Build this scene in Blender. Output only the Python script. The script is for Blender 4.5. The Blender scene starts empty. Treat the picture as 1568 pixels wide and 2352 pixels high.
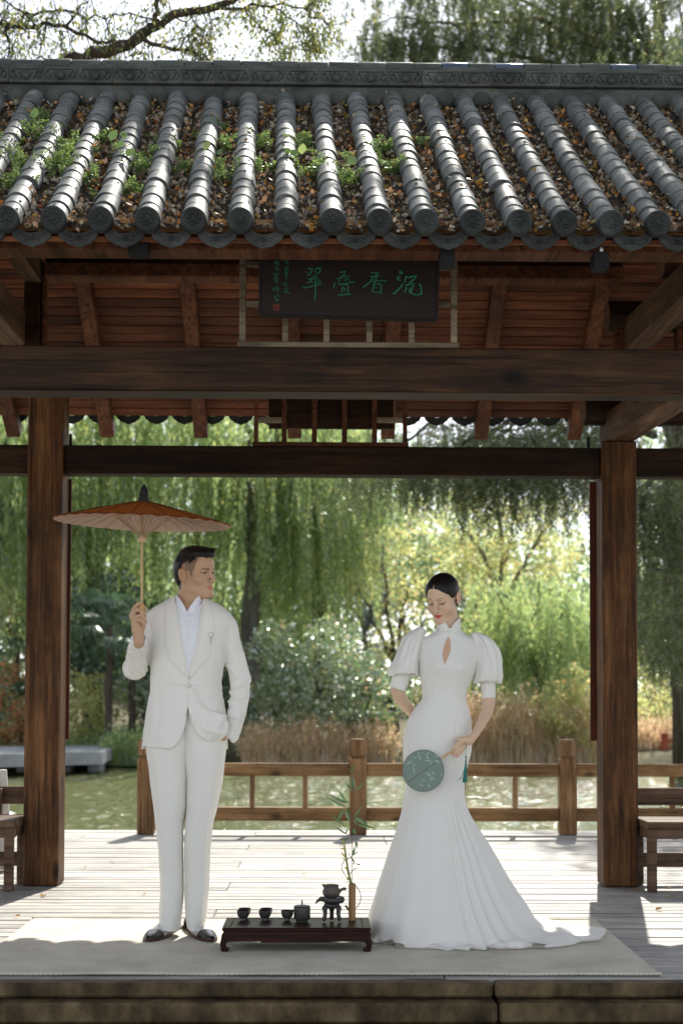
import bpy, bmesh, math, random
import numpy as np
from mathutils import Vector, Matrix, noise as mnoise

PI = math.pi
random.seed(7)
rng = np.random.default_rng(11)
C = bpy.context.scene.collection
SC = bpy.context.scene

# ------------------------------------------------------------------ camera
CAMZ = 1.09
FPX = 50 / 36 * 2352                      # focal length in pixels of a 1568x2352 frame
YAW, PITCH, ROLL = math.radians(0.75), math.radians(2.3), math.radians(0.18)
R = (Matrix.Rotation(-YAW, 3, 'Z') @ Matrix.Rotation(PI / 2 + PITCH, 3, 'X') @ Matrix.Rotation(ROLL, 3, 'Z'))
RT = R.transposed()
_d = RT @ Vector((0, 1, 0))
SX = (784 + FPX * _d.x / -_d.z - 743) / 2352
SY = (1606 - (1176 - FPX * _d.y / -_d.z)) / 2352


def pix(X, Y, Z):
    c = RT @ (Vector((X, Y, Z)) - Vector((0, 0, CAMZ)))
    return 784 + FPX * c.x / -c.z - SX * 2352, 1176 - FPX * c.y / -c.z + SY * 2352


def ray(px, py):
    return R @ Vector(((px - 784 + SX * 2352) / FPX, (1176 + SY * 2352 - py) / FPX, -1))


def at(px, py, Y):                        # the point that stands at distance Y and shows at (px, py)
    d = ray(px, py)
    t = Y / d.y
    return d.x * t, Y, CAMZ + d.z * t


def floor_at(px, py, Z=0.0):
    d = ray(px, py)
    t = (Z - CAMZ) / d.z
    return d.x * t, d.y * t, Z


cam = bpy.data.cameras.new('camera')
camo = bpy.data.objects.new('camera', cam)
C.objects.link(camo)
camo.matrix_world = Matrix.Translation((0, 0, CAMZ)) @ R.to_4x4()
cam.lens = 50
cam.sensor_width = 36
cam.sensor_fit = 'AUTO'
cam.shift_x, cam.shift_y = SX, SY
cam.clip_start, cam.clip_end = 0.1, 1500
cam.dof.use_dof = True
cam.dof.focus_distance = 6.45
cam.dof.aperture_fstop = 3.0
SC.camera = camo

# ------------------------------------------------------------------ light
SUN_EL, SUN_AZ = math.radians(45.5), math.radians(11)      # behind the pavilion, a little to the right
world = bpy.data.worlds.new('World')
SC.world = world
world.use_nodes = True
wn = world.node_tree
wn.nodes.clear()
sky = wn.nodes.new('ShaderNodeTexSky')
sky.sky_type = 'NISHITA'
sky.sun_disc = False
sky.sun_elevation = SUN_EL
sky.sun_rotation = SUN_AZ
sky.air_density = 0.8
sky.dust_density = .6
sky.ozone_density = 1.0
bg = wn.nodes.new('ShaderNodeBackground')
bg.inputs['Strength'].default_value = 0.15
wo = wn.nodes.new('ShaderNodeOutputWorld')
shs = wn.nodes.new('ShaderNodeHueSaturation')          # thin autumn haze: a paler sky
shs.inputs['Saturation'].default_value = 0.35
wn.links.new(sky.outputs[0], shs.inputs['Color'])
wn.links.new(shs.outputs[0], bg.inputs[0])
wn.links.new(bg.outputs[0], wo.inputs[0])
sun = bpy.data.lights.new('sun', 'SUN')
sun.energy = 5.0
sun.angle = math.radians(0.53)
sun.color = (1.0, 0.95, 0.86)
suno = bpy.data.objects.new('sun', sun)
C.objects.link(suno)
sdir = Vector((math.sin(SUN_AZ) * math.cos(SUN_EL), math.cos(SUN_AZ) * math.cos(SUN_EL), math.sin(SUN_EL)))
suno.rotation_euler = sdir.to_track_quat('Z', 'Y').to_euler()
SC.view_settings.view_transform = 'Standard'
SC.view_settings.look = 'None'
SC.view_settings.gamma = 1
SC.view_settings.use_curve_mapping = False
SC.view_settings.exposure = 0.86
try:
    SC.cycles.use_denoising = True
    SC.cycles.denoiser = 'OPENIMAGEDENOISE'
    SC.cycles.max_bounces = 8
    SC.cycles.diffuse_bounces = 4
    SC.cycles.glossy_bounces = 3
    SC.cycles.transmission_bounces = 6
    SC.cycles.transparent_max_bounces = 6
    SC.cycles.sample_clamp_indirect = 6
    SC.cycles.caustics_reflective = False
    SC.cycles.caustics_refractive = False
    SC.render.use_persistent_data = False
except Exception:
    pass

# ------------------------------------------------------------------ materials
MATS = {}


def nodes(name):
    m = bpy.data.materials.new(name)
    m.use_nodes = True
    nt = m.node_tree
    nt.nodes.clear()
    out = nt.nodes.new('ShaderNodeOutputMaterial')
    MATS[name] = m
    return m, nt, out


def N(nt, t, **kw):
    n = nt.nodes.new(t)
    for k, v in kw.items():
        if k in n.inputs.keys():
            n.inputs[k].default_value = v
        else:
            setattr(n, k, v)
    return n


def ramp(nt, stops):
    r = nt.nodes.new('ShaderNodeValToRGB')
    els = r.color_ramp.elements
    while len(els) < len(stops):
        els.new(0.5)
    for e, (p, c) in zip(els, stops):
        e.position = p
        e.color = (c[0], c[1], c[2], 1) if len(c) == 3 else c
    return r


def coords(nt, sc=(1, 1, 1), rnd=True, kind='Object'):
    tc = nt.nodes.new('ShaderNodeTexCoord')
    mp = nt.nodes.new('ShaderNodeMapping')
    mp.inputs['Scale'].default_value = sc
    nt.links.new(tc.outputs[kind], mp.inputs[0])
    if rnd:
        oi = nt.nodes.new('ShaderNodeObjectInfo')
        mu = nt.nodes.new('ShaderNodeMath')
        mu.operation = 'MULTIPLY'
        mu.inputs[1].default_value = 37.0
        nt.links.new(oi.outputs['Random'], mu.inputs[0])
        cb = nt.nodes.new('ShaderNodeCombineXYZ')
        for i in range(3):
            nt.links.new(mu.outputs[0], cb.inputs[i])
        nt.links.new(cb.outputs[0], mp.inputs['Location'])
    return mp.outputs[0]


def wood(name, c1, c2, c3, axis='x', rough=0.6, scale=1.0, knots=0.5, bump=0.25, vary=0.35, stain=0.5, spec=0.15):
    """grain stretched along the axis, knots, weather stains, a different tone for each object"""
    m, nt, out = nodes(name)
    L = nt.links.new
    a = {'x': (1.2, 14, 14), 'y': (14, 1.2, 14), 'z': (14, 14, 1.2)}[axis]
    a = tuple(v * scale for v in a)
    v = coords(nt, a)
    n1 = N(nt, 'ShaderNodeTexNoise', Scale=1.6, Detail=7, Roughness=0.6, Distortion=0.6)
    L(v, n1.inputs['Vector'])
    n2 = N(nt, 'ShaderNodeTexNoise', Scale=9.0, Detail=4, Roughness=0.65)
    L(v, n2.inputs['Vector'])
    mx = N(nt, 'ShaderNodeMath', operation='MULTIPLY_ADD')
    mx.inputs[1].default_value = 0.4
    L(n2.outputs[0], mx.inputs[0])
    L(n1.outputs[0], mx.inputs[2])
    r = ramp(nt, [(0.45, c1), (0.68, c2), (0.92, c3)])
    L(mx.outputs[0], r.inputs[0])
    col = r.outputs[0]
    # knots
    kk = {'x': (2.4, 4, 4), 'y': (4, 2.4, 4), 'z': (4, 4, 2.4)}[axis]
    vk = coords(nt, tuple(q * scale for q in kk))
    vo = N(nt, 'ShaderNodeTexVoronoi', Scale=1.0, Randomness=1.0)
    L(vk, vo.inputs['Vector'])
    kr = ramp(nt, [(0.05, (1 - 0.92 * knots,) * 3), (0.10, (1 - 0.45 * knots,) * 3), (0.15, (1, 1, 1))])
    L(vo.outputs['Distance'], kr.inputs[0])
    m1 = N(nt, 'ShaderNodeMix', data_type='RGBA', blend_type='MULTIPLY')
    m1.inputs[0].default_value = 1
    L(col, m1.inputs[6])
    L(kr.outputs[0], m1.inputs[7])
    # fine dark checks along the grain
    vc = coords(nt, {'x': (.9, 46, 46), 'y': (46, .9, 46), 'z': (46, 46, .9)}[axis])
    n4 = N(nt, 'ShaderNodeTexNoise', Scale=1.0, Detail=3, Roughness=0.7)
    L(vc, n4.inputs['Vector'])
    cr = ramp(nt, [(0.34, (.25, .22, .20)), (0.43, (.85, .85, .85)), (0.5, (1, 1, 1)), (0.68, (1.0, 1.0, 1.0)), (0.78, (1.0, 1.0, 1.0))])
    L(n4.outputs[0], cr.inputs[0])
    mc_ = N(nt, 'ShaderNodeMix', data_type='RGBA', blend_type='MULTIPLY')
    mc_.inputs[0].default_value = .85
    L(m1.outputs[2], mc_.inputs[6])
    L(cr.outputs[0], mc_.inputs[7])
    m1 = mc_
    # large stains
    vs = coords(nt, (2.2, 2.2, 2.2))
    n3 = N(nt, 'ShaderNodeTexNoise', Scale=1.3, Detail=5, Roughness=0.6)
    L(vs, n3.inputs['Vector'])
    sr = ramp(nt, [(0.3, (1 - stain * .75, 1 - stain * .75, 1 - stain * .7)), (0.62, (1, 1, 1))])
    L(n3.outputs[0], sr.inputs[0])
    m2 = N(nt, 'ShaderNodeMix', data_type='RGBA', blend_type='MULTIPLY')
    m2.inputs[0].default_value = 1
    L(m1.outputs[2], m2.inputs[6])
    L(sr.outputs[0], m2.inputs[7])
    oi = N(nt, 'ShaderNodeObjectInfo')
    mr = N(nt, 'ShaderNodeMapRange')
    mr.inputs[3].default_value = 1 - vary
    mr.inputs[4].default_value = 1 + vary
    L(oi.outputs['Random'], mr.inputs[0])
    m3 = N(nt, 'ShaderNodeMix', data_type='RGBA', blend_type='MULTIPLY')
    m3.inputs[0].default_value = 1
    L(m2.outputs[2], m3.inputs[6])
    L(mr.outputs[0], m3.inputs[7])
    b = N(nt, 'ShaderNodeBsdfPrincipled', Roughness=rough)
    b.inputs['Specular IOR Level'].default_value = spec
    L(m3.outputs[2], b.inputs['Base Color'])
    hh_ = N(nt, 'ShaderNodeMath', operation='MULTIPLY')
    L(mx.outputs[0], hh_.inputs[0])
    L(cr.outputs[0], hh_.inputs[1])
    bp = N(nt, 'ShaderNodeBump', Strength=bump, Distance=0.005)
    L(hh_.outputs[0], bp.inputs['Height'])
    L(bp.outputs[0], b.inputs['Normal'])
    L(b.outputs[0], out.inputs[0])
    return m


def mottled(name, stops, scale=3.0, rough=0.8, bump=0.3, dist=0.004, sc=(1, 1, 1), detail=8, vary=0.0, spec=0.3,
            fine=0.0, rnd=True, metallic=0.0, fscale=60):
    m, nt, out = nodes(name)
    L = nt.links.new
    v = coords(nt, sc, rnd)
    n1 = N(nt, 'ShaderNodeTexNoise', Scale=scale, Detail=detail, Roughness=0.62)
    L(v, n1.inputs['Vector'])
    r = ramp(nt, stops)
    L(n1.outputs[0], r.inputs[0])
    col = r.outputs[0]
    if vary:
        oi = N(nt, 'ShaderNodeObjectInfo')
        mr = N(nt, 'ShaderNodeMapRange')
        mr.inputs[3].default_value = 1 - vary
        mr.inputs[4].default_value = 1 + vary
        L(oi.outputs['Random'], mr.inputs[0])
        m3 = N(nt, 'ShaderNodeMix', data_type='RGBA', blend_type='MULTIPLY')
        m3.inputs[0].default_value = 1
        L(col, m3.inputs[6])
        L(mr.outputs[0], m3.inputs[7])
        col = m3.outputs[2]
    b = N(nt, 'ShaderNodeBsdfPrincipled', Roughness=rough, Metallic=metallic)
    b.inputs['Specular IOR Level'].default_value = spec
    L(col, b.inputs['Base Color'])
    h = n1.outputs[0]
    if fine:
        n2 = N(nt, 'ShaderNodeTexNoise', Scale=fscale, Detail=3)
        L(v, n2.inputs['Vector'])
        ma = N(nt, 'ShaderNodeMath', operation='MULTIPLY_ADD')
        ma.inputs[1].default_value = fine
        L(n2.outputs[0], ma.inputs[0])
        L(h, ma.inputs[2])
        h = ma.outputs[0]
    if bump:
        bp = N(nt, 'ShaderNodeBump', Strength=bump, Distance=dist)
        L(h, bp.inputs['Height'])
        L(bp.outputs[0], b.inputs['Normal'])
    L(b.outputs[0], out.inputs[0])
    return m


def leafmat(name, stops, trans=0.5, gloss=0.12, rough=0.35):
    m, nt, out = nodes(name)
    L = nt.links.new
    g = N(nt, 'ShaderNodeNewGeometry')
    r = ramp(nt, stops)
    L(g.outputs['Random Per Island'], r.inputs[0])
    d = N(nt, 'ShaderNodeBsdfDiffuse')
    t = N(nt, 'ShaderNodeBsdfTranslucent')
    hs = N(nt, 'ShaderNodeHueSaturation', Saturation=.98, Value=1.9)
    hs.inputs['Hue'].default_value = 0.49
    L(r.outputs[0], hs.inputs['Color'])
    L(r.outputs[0], d.inputs[0])
    L(hs.outputs[0], t.inputs[0])
    mx = N(nt, 'ShaderNodeMixShader')
    mx.inputs[0].default_value = trans
    L(d.outputs[0], mx.inputs[1])
    L(t.outputs[0], mx.inputs[2])
    gl = N(nt, 'ShaderNodeBsdfGlossy', Roughness=rough)
    gl.inputs[0].default_value = (0.8, 0.85, 0.8, 1)
    m2 = N(nt, 'ShaderNodeMixShader')
    m2.inputs[0].default_value = gloss
    L(mx.outputs[0], m2.inputs[1])
    L(gl.outputs[0], m2.inputs[2])
    L(m2.outputs[0], out.inputs[0])
    return m


def plain(name, col, rough=0.6, spec=0.4, metallic=0.0, trans=0.0, sss=0.0, bump=0.0, bscale=200, attr=None, coat=0.0,
          weave=None, sheen=0.0):
    m, nt, out = nodes(name)
    L = nt.links.new
    b = N(nt, 'ShaderNodeBsdfPrincipled', Roughness=rough, Metallic=metallic)
    b.inputs['Specular IOR Level'].default_value = spec
    b.inputs['Base Color'].default_value = (*col, 1)
    b.inputs['Coat Weight'].default_value = coat
    b.inputs['Sheen Weight'].default_value = sheen
    if attr:
        a = N(nt, 'ShaderNodeAttribute', attribute_name=attr)
        L(a.outputs['Color'], b.inputs['Base Color'])
    if sss:
        b.inputs['Subsurface Weight'].default_value = sss
        b.inputs['Subsurface Radius'].default_value = (1, 0.4, 0.2)
        b.inputs['Subsurface Scale'].default_value = 0.012
    if bump:
        v = coords(nt, (1, 1, 1), False)
        n1 = N(nt, 'ShaderNodeTexNoise', Scale=bscale, Detail=3)
        L(v, n1.inputs['Vector'])
        bp = N(nt, 'ShaderNodeBump', Strength=bump, Distance=0.0015)
        L(n1.outputs[0], bp.inputs['Height'])
        L(bp.outputs[0], b.inputs['Normal'])
    s = b.outputs[0]
    if trans:
        t = N(nt, 'ShaderNodeBsdfTranslucent')
        t.inputs[0].default_value = (*col, 1)
        mx = N(nt, 'ShaderNodeMixShader')
        mx.inputs[0].default_value = trans
        L(s, mx.inputs[1])
        L(t.outputs[0], mx.inputs[2])
        s = mx.outputs[0]
    L(s, out.inputs[0])
    return m


wood('post_wood', (.030, .013, .005), (.105, .045, .016), (.23, .112, .045), 'z', rough=.55, scale=.8, knots=.95, stain=.85, bump=.5)
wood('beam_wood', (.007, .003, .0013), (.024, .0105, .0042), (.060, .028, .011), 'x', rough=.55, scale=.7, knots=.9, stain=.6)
wood('tie_wood', (.05, .026, .016), (.10, .055, .034), (.16, .095, .062), 'y', rough=.65, scale=.8, knots=.6, stain=.6)
wood('board_wood', (.06, .016, .007), (.12, .038, .015), (.20, .078, .033), 'x', rough=.6, scale=.9, knots=.7, stain=.5, vary=.45)
wood('rafter_wood', (.05, .016, .008), (.10, .036, .016), (.16, .07, .036), 'y', rough=.6, scale=.9, knots=.7, stain=.6, vary=.3)
wood('frame_wood', (.10, .075, .05), (.20, .16, .11), (.30, .25, .18), 'x', rough=.7, scale=1.2, knots=.3, stain=.7, vary=.2)
wood('rail_wood', (.13, .065, .025), (.28, .155, .065), (.42, .26, .125), 'x', rough=.6, scale=.9, knots=.7, stain=.6, vary=.15)
wood('rail_post_wood', (.13, .065, .028), (.28, .155, .068), (.42, .25, .125), 'z', rough=.55, scale=.9, knots=.7, stain=.6, vary=.15)
wood('bench_wood', (.06, .035, .022), (.13, .08, .05), (.22, .14, .09), 'x', rough=.6, scale=.9, knots=.5, stain=.6, vary=.15)
wood('deck_wood', (.28, .265, .24), (.42, .40, .365), (.54, .52, .48), 'x', rough=.55, scale=.9, knots=.3, stain=.45, vary=.16, bump=.5)
wood('red_board', (.045, .011, .006), (.075, .019, .009), (.11, .03, .014), 'z', rough=.45, scale=.7, knots=.2, stain=.4, vary=.1)
wood('table_wood', (.012, .004, .004), (.028, .009, .007), (.05, .017, .012), 'x', rough=.28, scale=1.3, knots=.0, stain=.3, vary=.05, bump=.08)
wood('grey_post_wood', (.06, .04, .03), (.12, .08, .055), (.2, .13, .09), 'z', rough=.7, scale=.9, vary=.1)
mottled('sign_lacquer', [(.3, (.006, .003, .003)), (.7, (.013, .006, .006))], scale=4, rough=.5, bump=.05, spec=.2)
mottled('tile_clay', [(.33, (.025, .030, .025)), (.46, (.070, .077, .072)), (.60, (.125, .133, .125)), (.72, (.25, .255, .235))], scale=7, rough=.6, bump=.4,
        dist=.003, vary=.32, fine=.35, spec=.5)
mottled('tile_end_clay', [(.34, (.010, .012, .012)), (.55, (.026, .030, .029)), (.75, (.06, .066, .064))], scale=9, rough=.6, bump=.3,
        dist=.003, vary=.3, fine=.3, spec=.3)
mottled('ridge_clay', [(.34, (.035, .040, .036)), (.52, (.07, .077, .070)), (.72, (.125, .134, .122))], scale=5, rough=.75, bump=.5,
        dist=.006, vary=.14, fine=.4)
mottled('blue_glaze', [(.4, (.03, .05, .085)), (.7, (.05, .08, .13))], scale=6, rough=.35, bump=.1, spec=.6)
mottled('litter_bed', [(.35, (.018, .013, .008)), (.55, (.045, .034, .022)), (.75, (.09, .07, .045))], scale=30, rough=.95, bump=.8, dist=.01, rnd=False)
mottled('step_stone', [(.32, (.022, .014, .006)), (.46, (.065, .043, .019)), (.6, (.125, .088, .042)), (.78, (.22, .17, .095))], scale=9, rough=.75,
        bump=.6, dist=.006, sc=(1, 1, .6), fine=.4, vary=.08)
mottled('paving', [(.35, (.34, .33, .30)), (.65, (.50, .48, .44))], scale=2, rough=.85, bump=.3, rnd=False)
mottled('earth', [(.35, (.06, .05, .025)), (.5, (.10, .09, .045)), (.7, (.16, .14, .07))], scale=.6, rough=.95, bump=.6, dist=.05, rnd=False, fine=.5, fscale=8)
mottled('concrete', [(.35, (.27, .28, .29)), (.65, (.42, .43, .44))], scale=1.5, rough=.8, bump=.3)
mottled('rug_wool', [(.33, (.47, .435, .365)), (.5, (.58, .54, .455)), (.67, (.66, .62, .53))], scale=3.2, rough=.95, bump=.55, dist=.003, fine=1.2, fscale=320, spec=.1, rnd=False)
mottled('black_clay', [(.35, (.022, .020, .019)), (.65, (.05, .046, .042))], scale=14, rough=.42, bump=.15, dist=.001, fine=.5, fscale=220, spec=.5)
mottled('brown_clay', [(.35, (.045, .035, .030)), (.65, (.085, .068, .056))], scale=14, rough=.45, bump=.15, dist=.001, fine=.5, fscale=220, spec=.5)
mottled('cup_glaze', [(.35, (.30, .29, .24)), (.65, (.42, .40, .34))], scale=20, rough=.3, bump=.0, spec=.5)
mottled('vase_bamboo', [(.35, (.24, .12, .045)), (.65, (.42, .25, .11))], scale=8, rough=.4, bump=.1, dist=.001, sc=(6, 6, .6))
mottled('pole_bamboo', [(.35, (.38, .27, .10)), (.65, (.58, .45, .20))], scale=9, rough=.35, bump=.05, dist=.001, sc=(5, 5, .8))
mottled('bark', [(.35, (.035, .027, .02)), (.65, (.09, .072, .055))], scale=6, rough=.9, bump=.8, dist=.02, sc=(1, 1, .3))
mottled('grey_bark', [(.35, (.10, .095, .085)), (.65, (.20, .19, .17))], scale=6, rough=.9, bump=.6, dist=.02, sc=(1, 1, .3))
mottled('red_post', [(.35, (.28, .055, .03)), (.65, (.42, .10, .05))], scale=5, rough=.6, bump=.1)
mottled('pale_board', [(.35, (.5, .5, .47)), (.65, (.68, .68, .64))], scale=3, rough=.7, bump=.2, sc=(4, 4, .5))
plain('suit', (.82, .80, .745), rough=.85, spec=.15, bump=.35, bscale=900, sheen=.15)
plain('lapel_satin', (.80, .775, .71), rough=.55, spec=.25, bump=.1, bscale=900)
plain('shirt', (.80, .81, .86), rough=.8, spec=.2, bump=.1, bscale=600)
plain('button', (.70, .69, .64), rough=.35)
plain('dress_satin', (.84, .825, .775), rough=.58, spec=.3, bump=.12, bscale=1200, trans=.08)
plain('skin', (.5, .3, .2), rough=.48, spec=.35, sss=.18, attr='Col', bump=.08, bscale=500)
plain('hair', (.007, .005, .004), rough=.46, spec=.3, bump=.4, bscale=260)
plain('eye_surface', (.6, .6, .6), rough=.1, spec=.5, attr='Col')
plain('shoe_black', (.012, .011, .011), rough=.22, spec=.6)
plain('shoe_white', (.62, .62, .58), rough=.4, spec=.4)
plain('sole', (.05, .022, .012), rough=.5)
plain('pearl', (.8, .8, .76), rough=.15, spec=.7)
plain('silver', (.6, .62, .58), rough=.25, metallic=.9)
plain('gold', (.45, .30, .10), rough=.3, metallic=.8)
plain('canopy_paper', (.46, .14, .025), rough=.5, spec=.3, trans=.4)
plain('lining_paper', (.66, .50, .40), rough=.7, trans=.4)
plain('rib_bamboo', (.50, .34, .22), rough=.6)
plain('rib_dark', (.045, .016, .006), rough=.5)
plain('finial_black', (.010, .010, .011), rough=.5, spec=.25)
plain('handle_wood', (.60, .32, .13), rough=.45)
plain('hub_wood', (.62, .45, .26), rough=.45)
plain('fan_silk', (.245, .315, .27), rough=.7, trans=.2)
plain('fan_rim', (.09, .135, .115), rough=.5)
plain('fan_print', (.36, .46, .40), rough=.7)
plain('fan_handle', (.55, .38, .18), rough=.5)
plain('tassel_silk', (.03, .20, .18), rough=.5, sheen=.3)
plain('green_paint', (.0, .12, .055), rough=.38, spec=.5)
plain('red_seal', (.13, .012, .008), rough=.6)
plain('dark_iron', (.008, .008, .009), rough=.7, spec=.2)
plain('twig', (.10, .055, .03), rough=.7)
plain('green_stem', (.16, .22, .07), rough=.55)
plain('yellow_stem', (.55, .45, .08), rough=.6, trans=.3)

leafmat('willow_leaf', [(0, (.12, .19, .085)), (.45, (.21, .31, .13)), (.8, (.36, .45, .16)), (1, (.52, .52, .18))], trans=.6, gloss=.08)  # paled leaf colours carry the haze over the far bank
leafmat('dark_leaf', [(0, (.035, .08, .045)), (.6, (.06, .12, .06)), (1, (.10, .17, .08))], trans=.4, gloss=.16, rough=.3)
leafmat('shrub_leaf', [(0, (.06, .12, .05)), (.5, (.13, .22, .09)), (.85, (.26, .34, .13)), (1, (.48, .30, .14))], trans=.5, gloss=.28, rough=.3)
leafmat('yellow_leaf', [(0, (.24, .30, .12)), (.5, (.38, .42, .17)), (.85, (.52, .50, .20)), (1, (.58, .38, .15))], trans=.6, gloss=.08)
leafmat('autumn_leaf', [(0, (.10, .12, .03)), (.4, (.24, .20, .05)), (.8, (.42, .17, .05)), (1, (.45, .09, .05))], trans=.5, gloss=.08)
leafmat('juniper_leaf', [(0, (.03, .055, .02)), (.5, (.075, .11, .04)), (.85, (.15, .18, .06)), (1, (.26, .22, .09))], trans=.45, gloss=.10)
leafmat('branch_leaf', [(0, (.05, .085, .02)), (.5, (.12, .16, .03)), (.8, (.24, .25, .05)), (1, (.36, .32, .08))], trans=.45, gloss=.1)
leafmat('reed_leaf', [(0, (.30, .20, .11)), (.4, (.50, .36, .21)), (.8, (.66, .52, .34)), (1, (.38, .40, .18))], trans=.5, gloss=.1)
leafmat('blue_leaf', [(0, (.06, .085, .09)), (.5, (.12, .15, .15)), (1, (.22, .25, .24))], trans=.4, gloss=.15)
leafmat('wood_leaf', [(0, (.16, .23, .15)), (.5, (.28, .37, .22)), (.85, (.44, .50, .27)), (1, (.56, .54, .28))], trans=.6, gloss=.06)  # distance haze is put into these pale leaf colours
leafmat('litter_leaf', [(0, (.028, .02, .012)), (.18, (.10, .075, .045)), (.38, (.25, .21, .15)), (.55, (.16, .085, .03)), (.7, (.36, .33, .26)), (.82, (.42, .15, .03)),
                        (.93, (.50, .26, .05)), (1, (.14, .17, .04))], trans=.12, gloss=.08)
leafmat('weed_leaf', [(0, (.05, .10, .02)), (.6, (.10, .17, .035)), (1, (.20, .27, .07))], trans=.5, gloss=.08)
leafmat('bamboo_leaf', [(0, (.055, .12, .04)), (.7, (.10, .18, .06)), (1, (.18, .24, .08))], trans=.35, gloss=.1)


def water_material():
    m, nt, out = nodes('pond_water')
    L = nt.links.new
    v = coords(nt, (1, 1, 1), False)
    n1 = N(nt, 'ShaderNodeTexNoise', Scale=7.0, Detail=3, Roughness=.6)
    n2 = N(nt, 'ShaderNodeTexNoise', Scale=1.6, Detail=2, Roughness=.5)
    mp = N(nt, 'ShaderNodeMapping')
    mp.inputs['Scale'].default_value = (1.0, 1.6, 1)
    L(v, mp.inputs[0])
    L(mp.outputs[0], n1.inputs['Vector'])
    L(mp.outputs[0], n2.inputs['Vector'])
    n3 = N(nt, 'ShaderNodeTexNoise', Scale=12.0, Detail=2, Roughness=.5)
    L(mp.outputs[0], n3.inputs['Vector'])
    cr = ramp(nt, [(.48, (0, 0, 0)), (.78, (1, 1, 1))])
    L(n3.outputs[0], cr.inputs[0])
    a = N(nt, 'ShaderNodeMath', operation='MULTIPLY_ADD')
    a.inputs[1].default_value = 2.0
    L(n2.outputs[0], a.inputs[0])
    L(n1.outputs[0], a.inputs[2])
    bp0 = N(nt, 'ShaderNodeBump', Strength=1.0, Distance=.010)
    L(a.outputs[0], bp0.inputs['Height'])
    bp = N(nt, 'ShaderNodeBump', Strength=1.0, Distance=.010)
    L(cr.outputs[0], bp.inputs['Height'])
    L(bp0.outputs[0], bp.inputs['Normal'])
    b = N(nt, 'ShaderNodeBsdfPrincipled', Roughness=.06, IOR=1.33)
    b.inputs['Base Color'].default_value = (.105, .115, .05, 1)
    b.inputs['Specular IOR Level'].default_value = .5
    L(bp.outputs[0], b.inputs['Normal'])
    L(b.outputs[0], out.inputs[0])


water_material()


# ------------------------------------------------------------------ object helpers
ORG = {}


def tag(o, label=None, cat=None, group=None, kind=None):
    if label: o['label'] = label
    if cat: o['category'] = cat
    if group: o['group'] = group
    if kind: o['kind'] = kind
    return o


def empty(name, loc, label, cat, group=None, kind=None):
    o = bpy.data.objects.new(name, None)
    C.objects.link(o)
    o.location = loc
    o.empty_display_size = .1
    ORG[o.name] = Vector(loc)
    return tag(o, label, cat, group, kind)


def mk(name, V, F, mat, parent=None, smooth=False, col=None, angle=None):
    """one mesh object; vertices given in world space"""
    V = np.asarray(V, dtype=np.float32).reshape(-1, 3)
    org = ORG[parent.name] if parent is not None else Vector((0, 0, 0))
    V = V - np.array(org, dtype=np.float32)
    me = bpy.data.meshes.new(name)
    if isinstance(F, np.ndarray):
        nv, nf, k = len(V), len(F), F.shape[1]
        me.vertices.add(nv)
        me.vertices.foreach_set('co', V.ravel())
        me.loops.add(nf * k)
        me.loops.foreach_set('vertex_index', F.astype(np.int32).ravel())
        me.polygons.add(nf)
        me.polygons.foreach_set('loop_start', np.arange(0, nf * k, k, dtype=np.int32))
        me.polygons.foreach_set('loop_total', np.full(nf, k, dtype=np.int32))
        me.update(calc_edges=True)
        me.validate()
    else:
        me.from_pydata([tuple(map(float, v)) for v in V], [], F)
        me.update()
    if smooth:
        me.polygons.foreach_set('use_smooth', np.ones(len(me.polygons), dtype=bool))
        if angle:
            me.set_sharp_from_angle(angle=math.radians(angle))
    if isinstance(mat, (list, tuple)):
        for q in mat:
            me.materials.append(MATS[q])
    elif mat:
        me.materials.append(MATS[mat])
    if col is not None:
        a = me.color_attributes.new('Col', 'FLOAT_COLOR', 'POINT')
        c4 = np.ones((len(V), 4), dtype=np.float32)
        c4[:, :3] = col
        a.data.foreach_set('color', c4.ravel())
    o = bpy.data.objects.new(name, me)
    C.objects.link(o)
    if parent is not None:
        o.parent = parent
        ORG[o.name] = org
    else:
        ORG[o.name] = Vector((0, 0, 0))
    return o


def copy_tree(o, parent=None):
    c = o.copy()
    C.objects.link(c)
    c.parent = parent
    for ch in list(o.children):
        copy_tree(ch, c)
    return c


class G:
    """collects shapes that become ONE mesh"""
    def __init__(s): s.V, s.F = [], []

    def add(s, V, F):
        n = len(s.V)
        s.V += [tuple(v) for v in V]
        s.F += [tuple(i + n for i in f) for f in F]
        return s

    def mk(s, name, mat, parent=None, smooth=False, angle=None):
        return mk(name, s.V, s.F, mat, parent, smooth, angle=angle)


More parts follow.
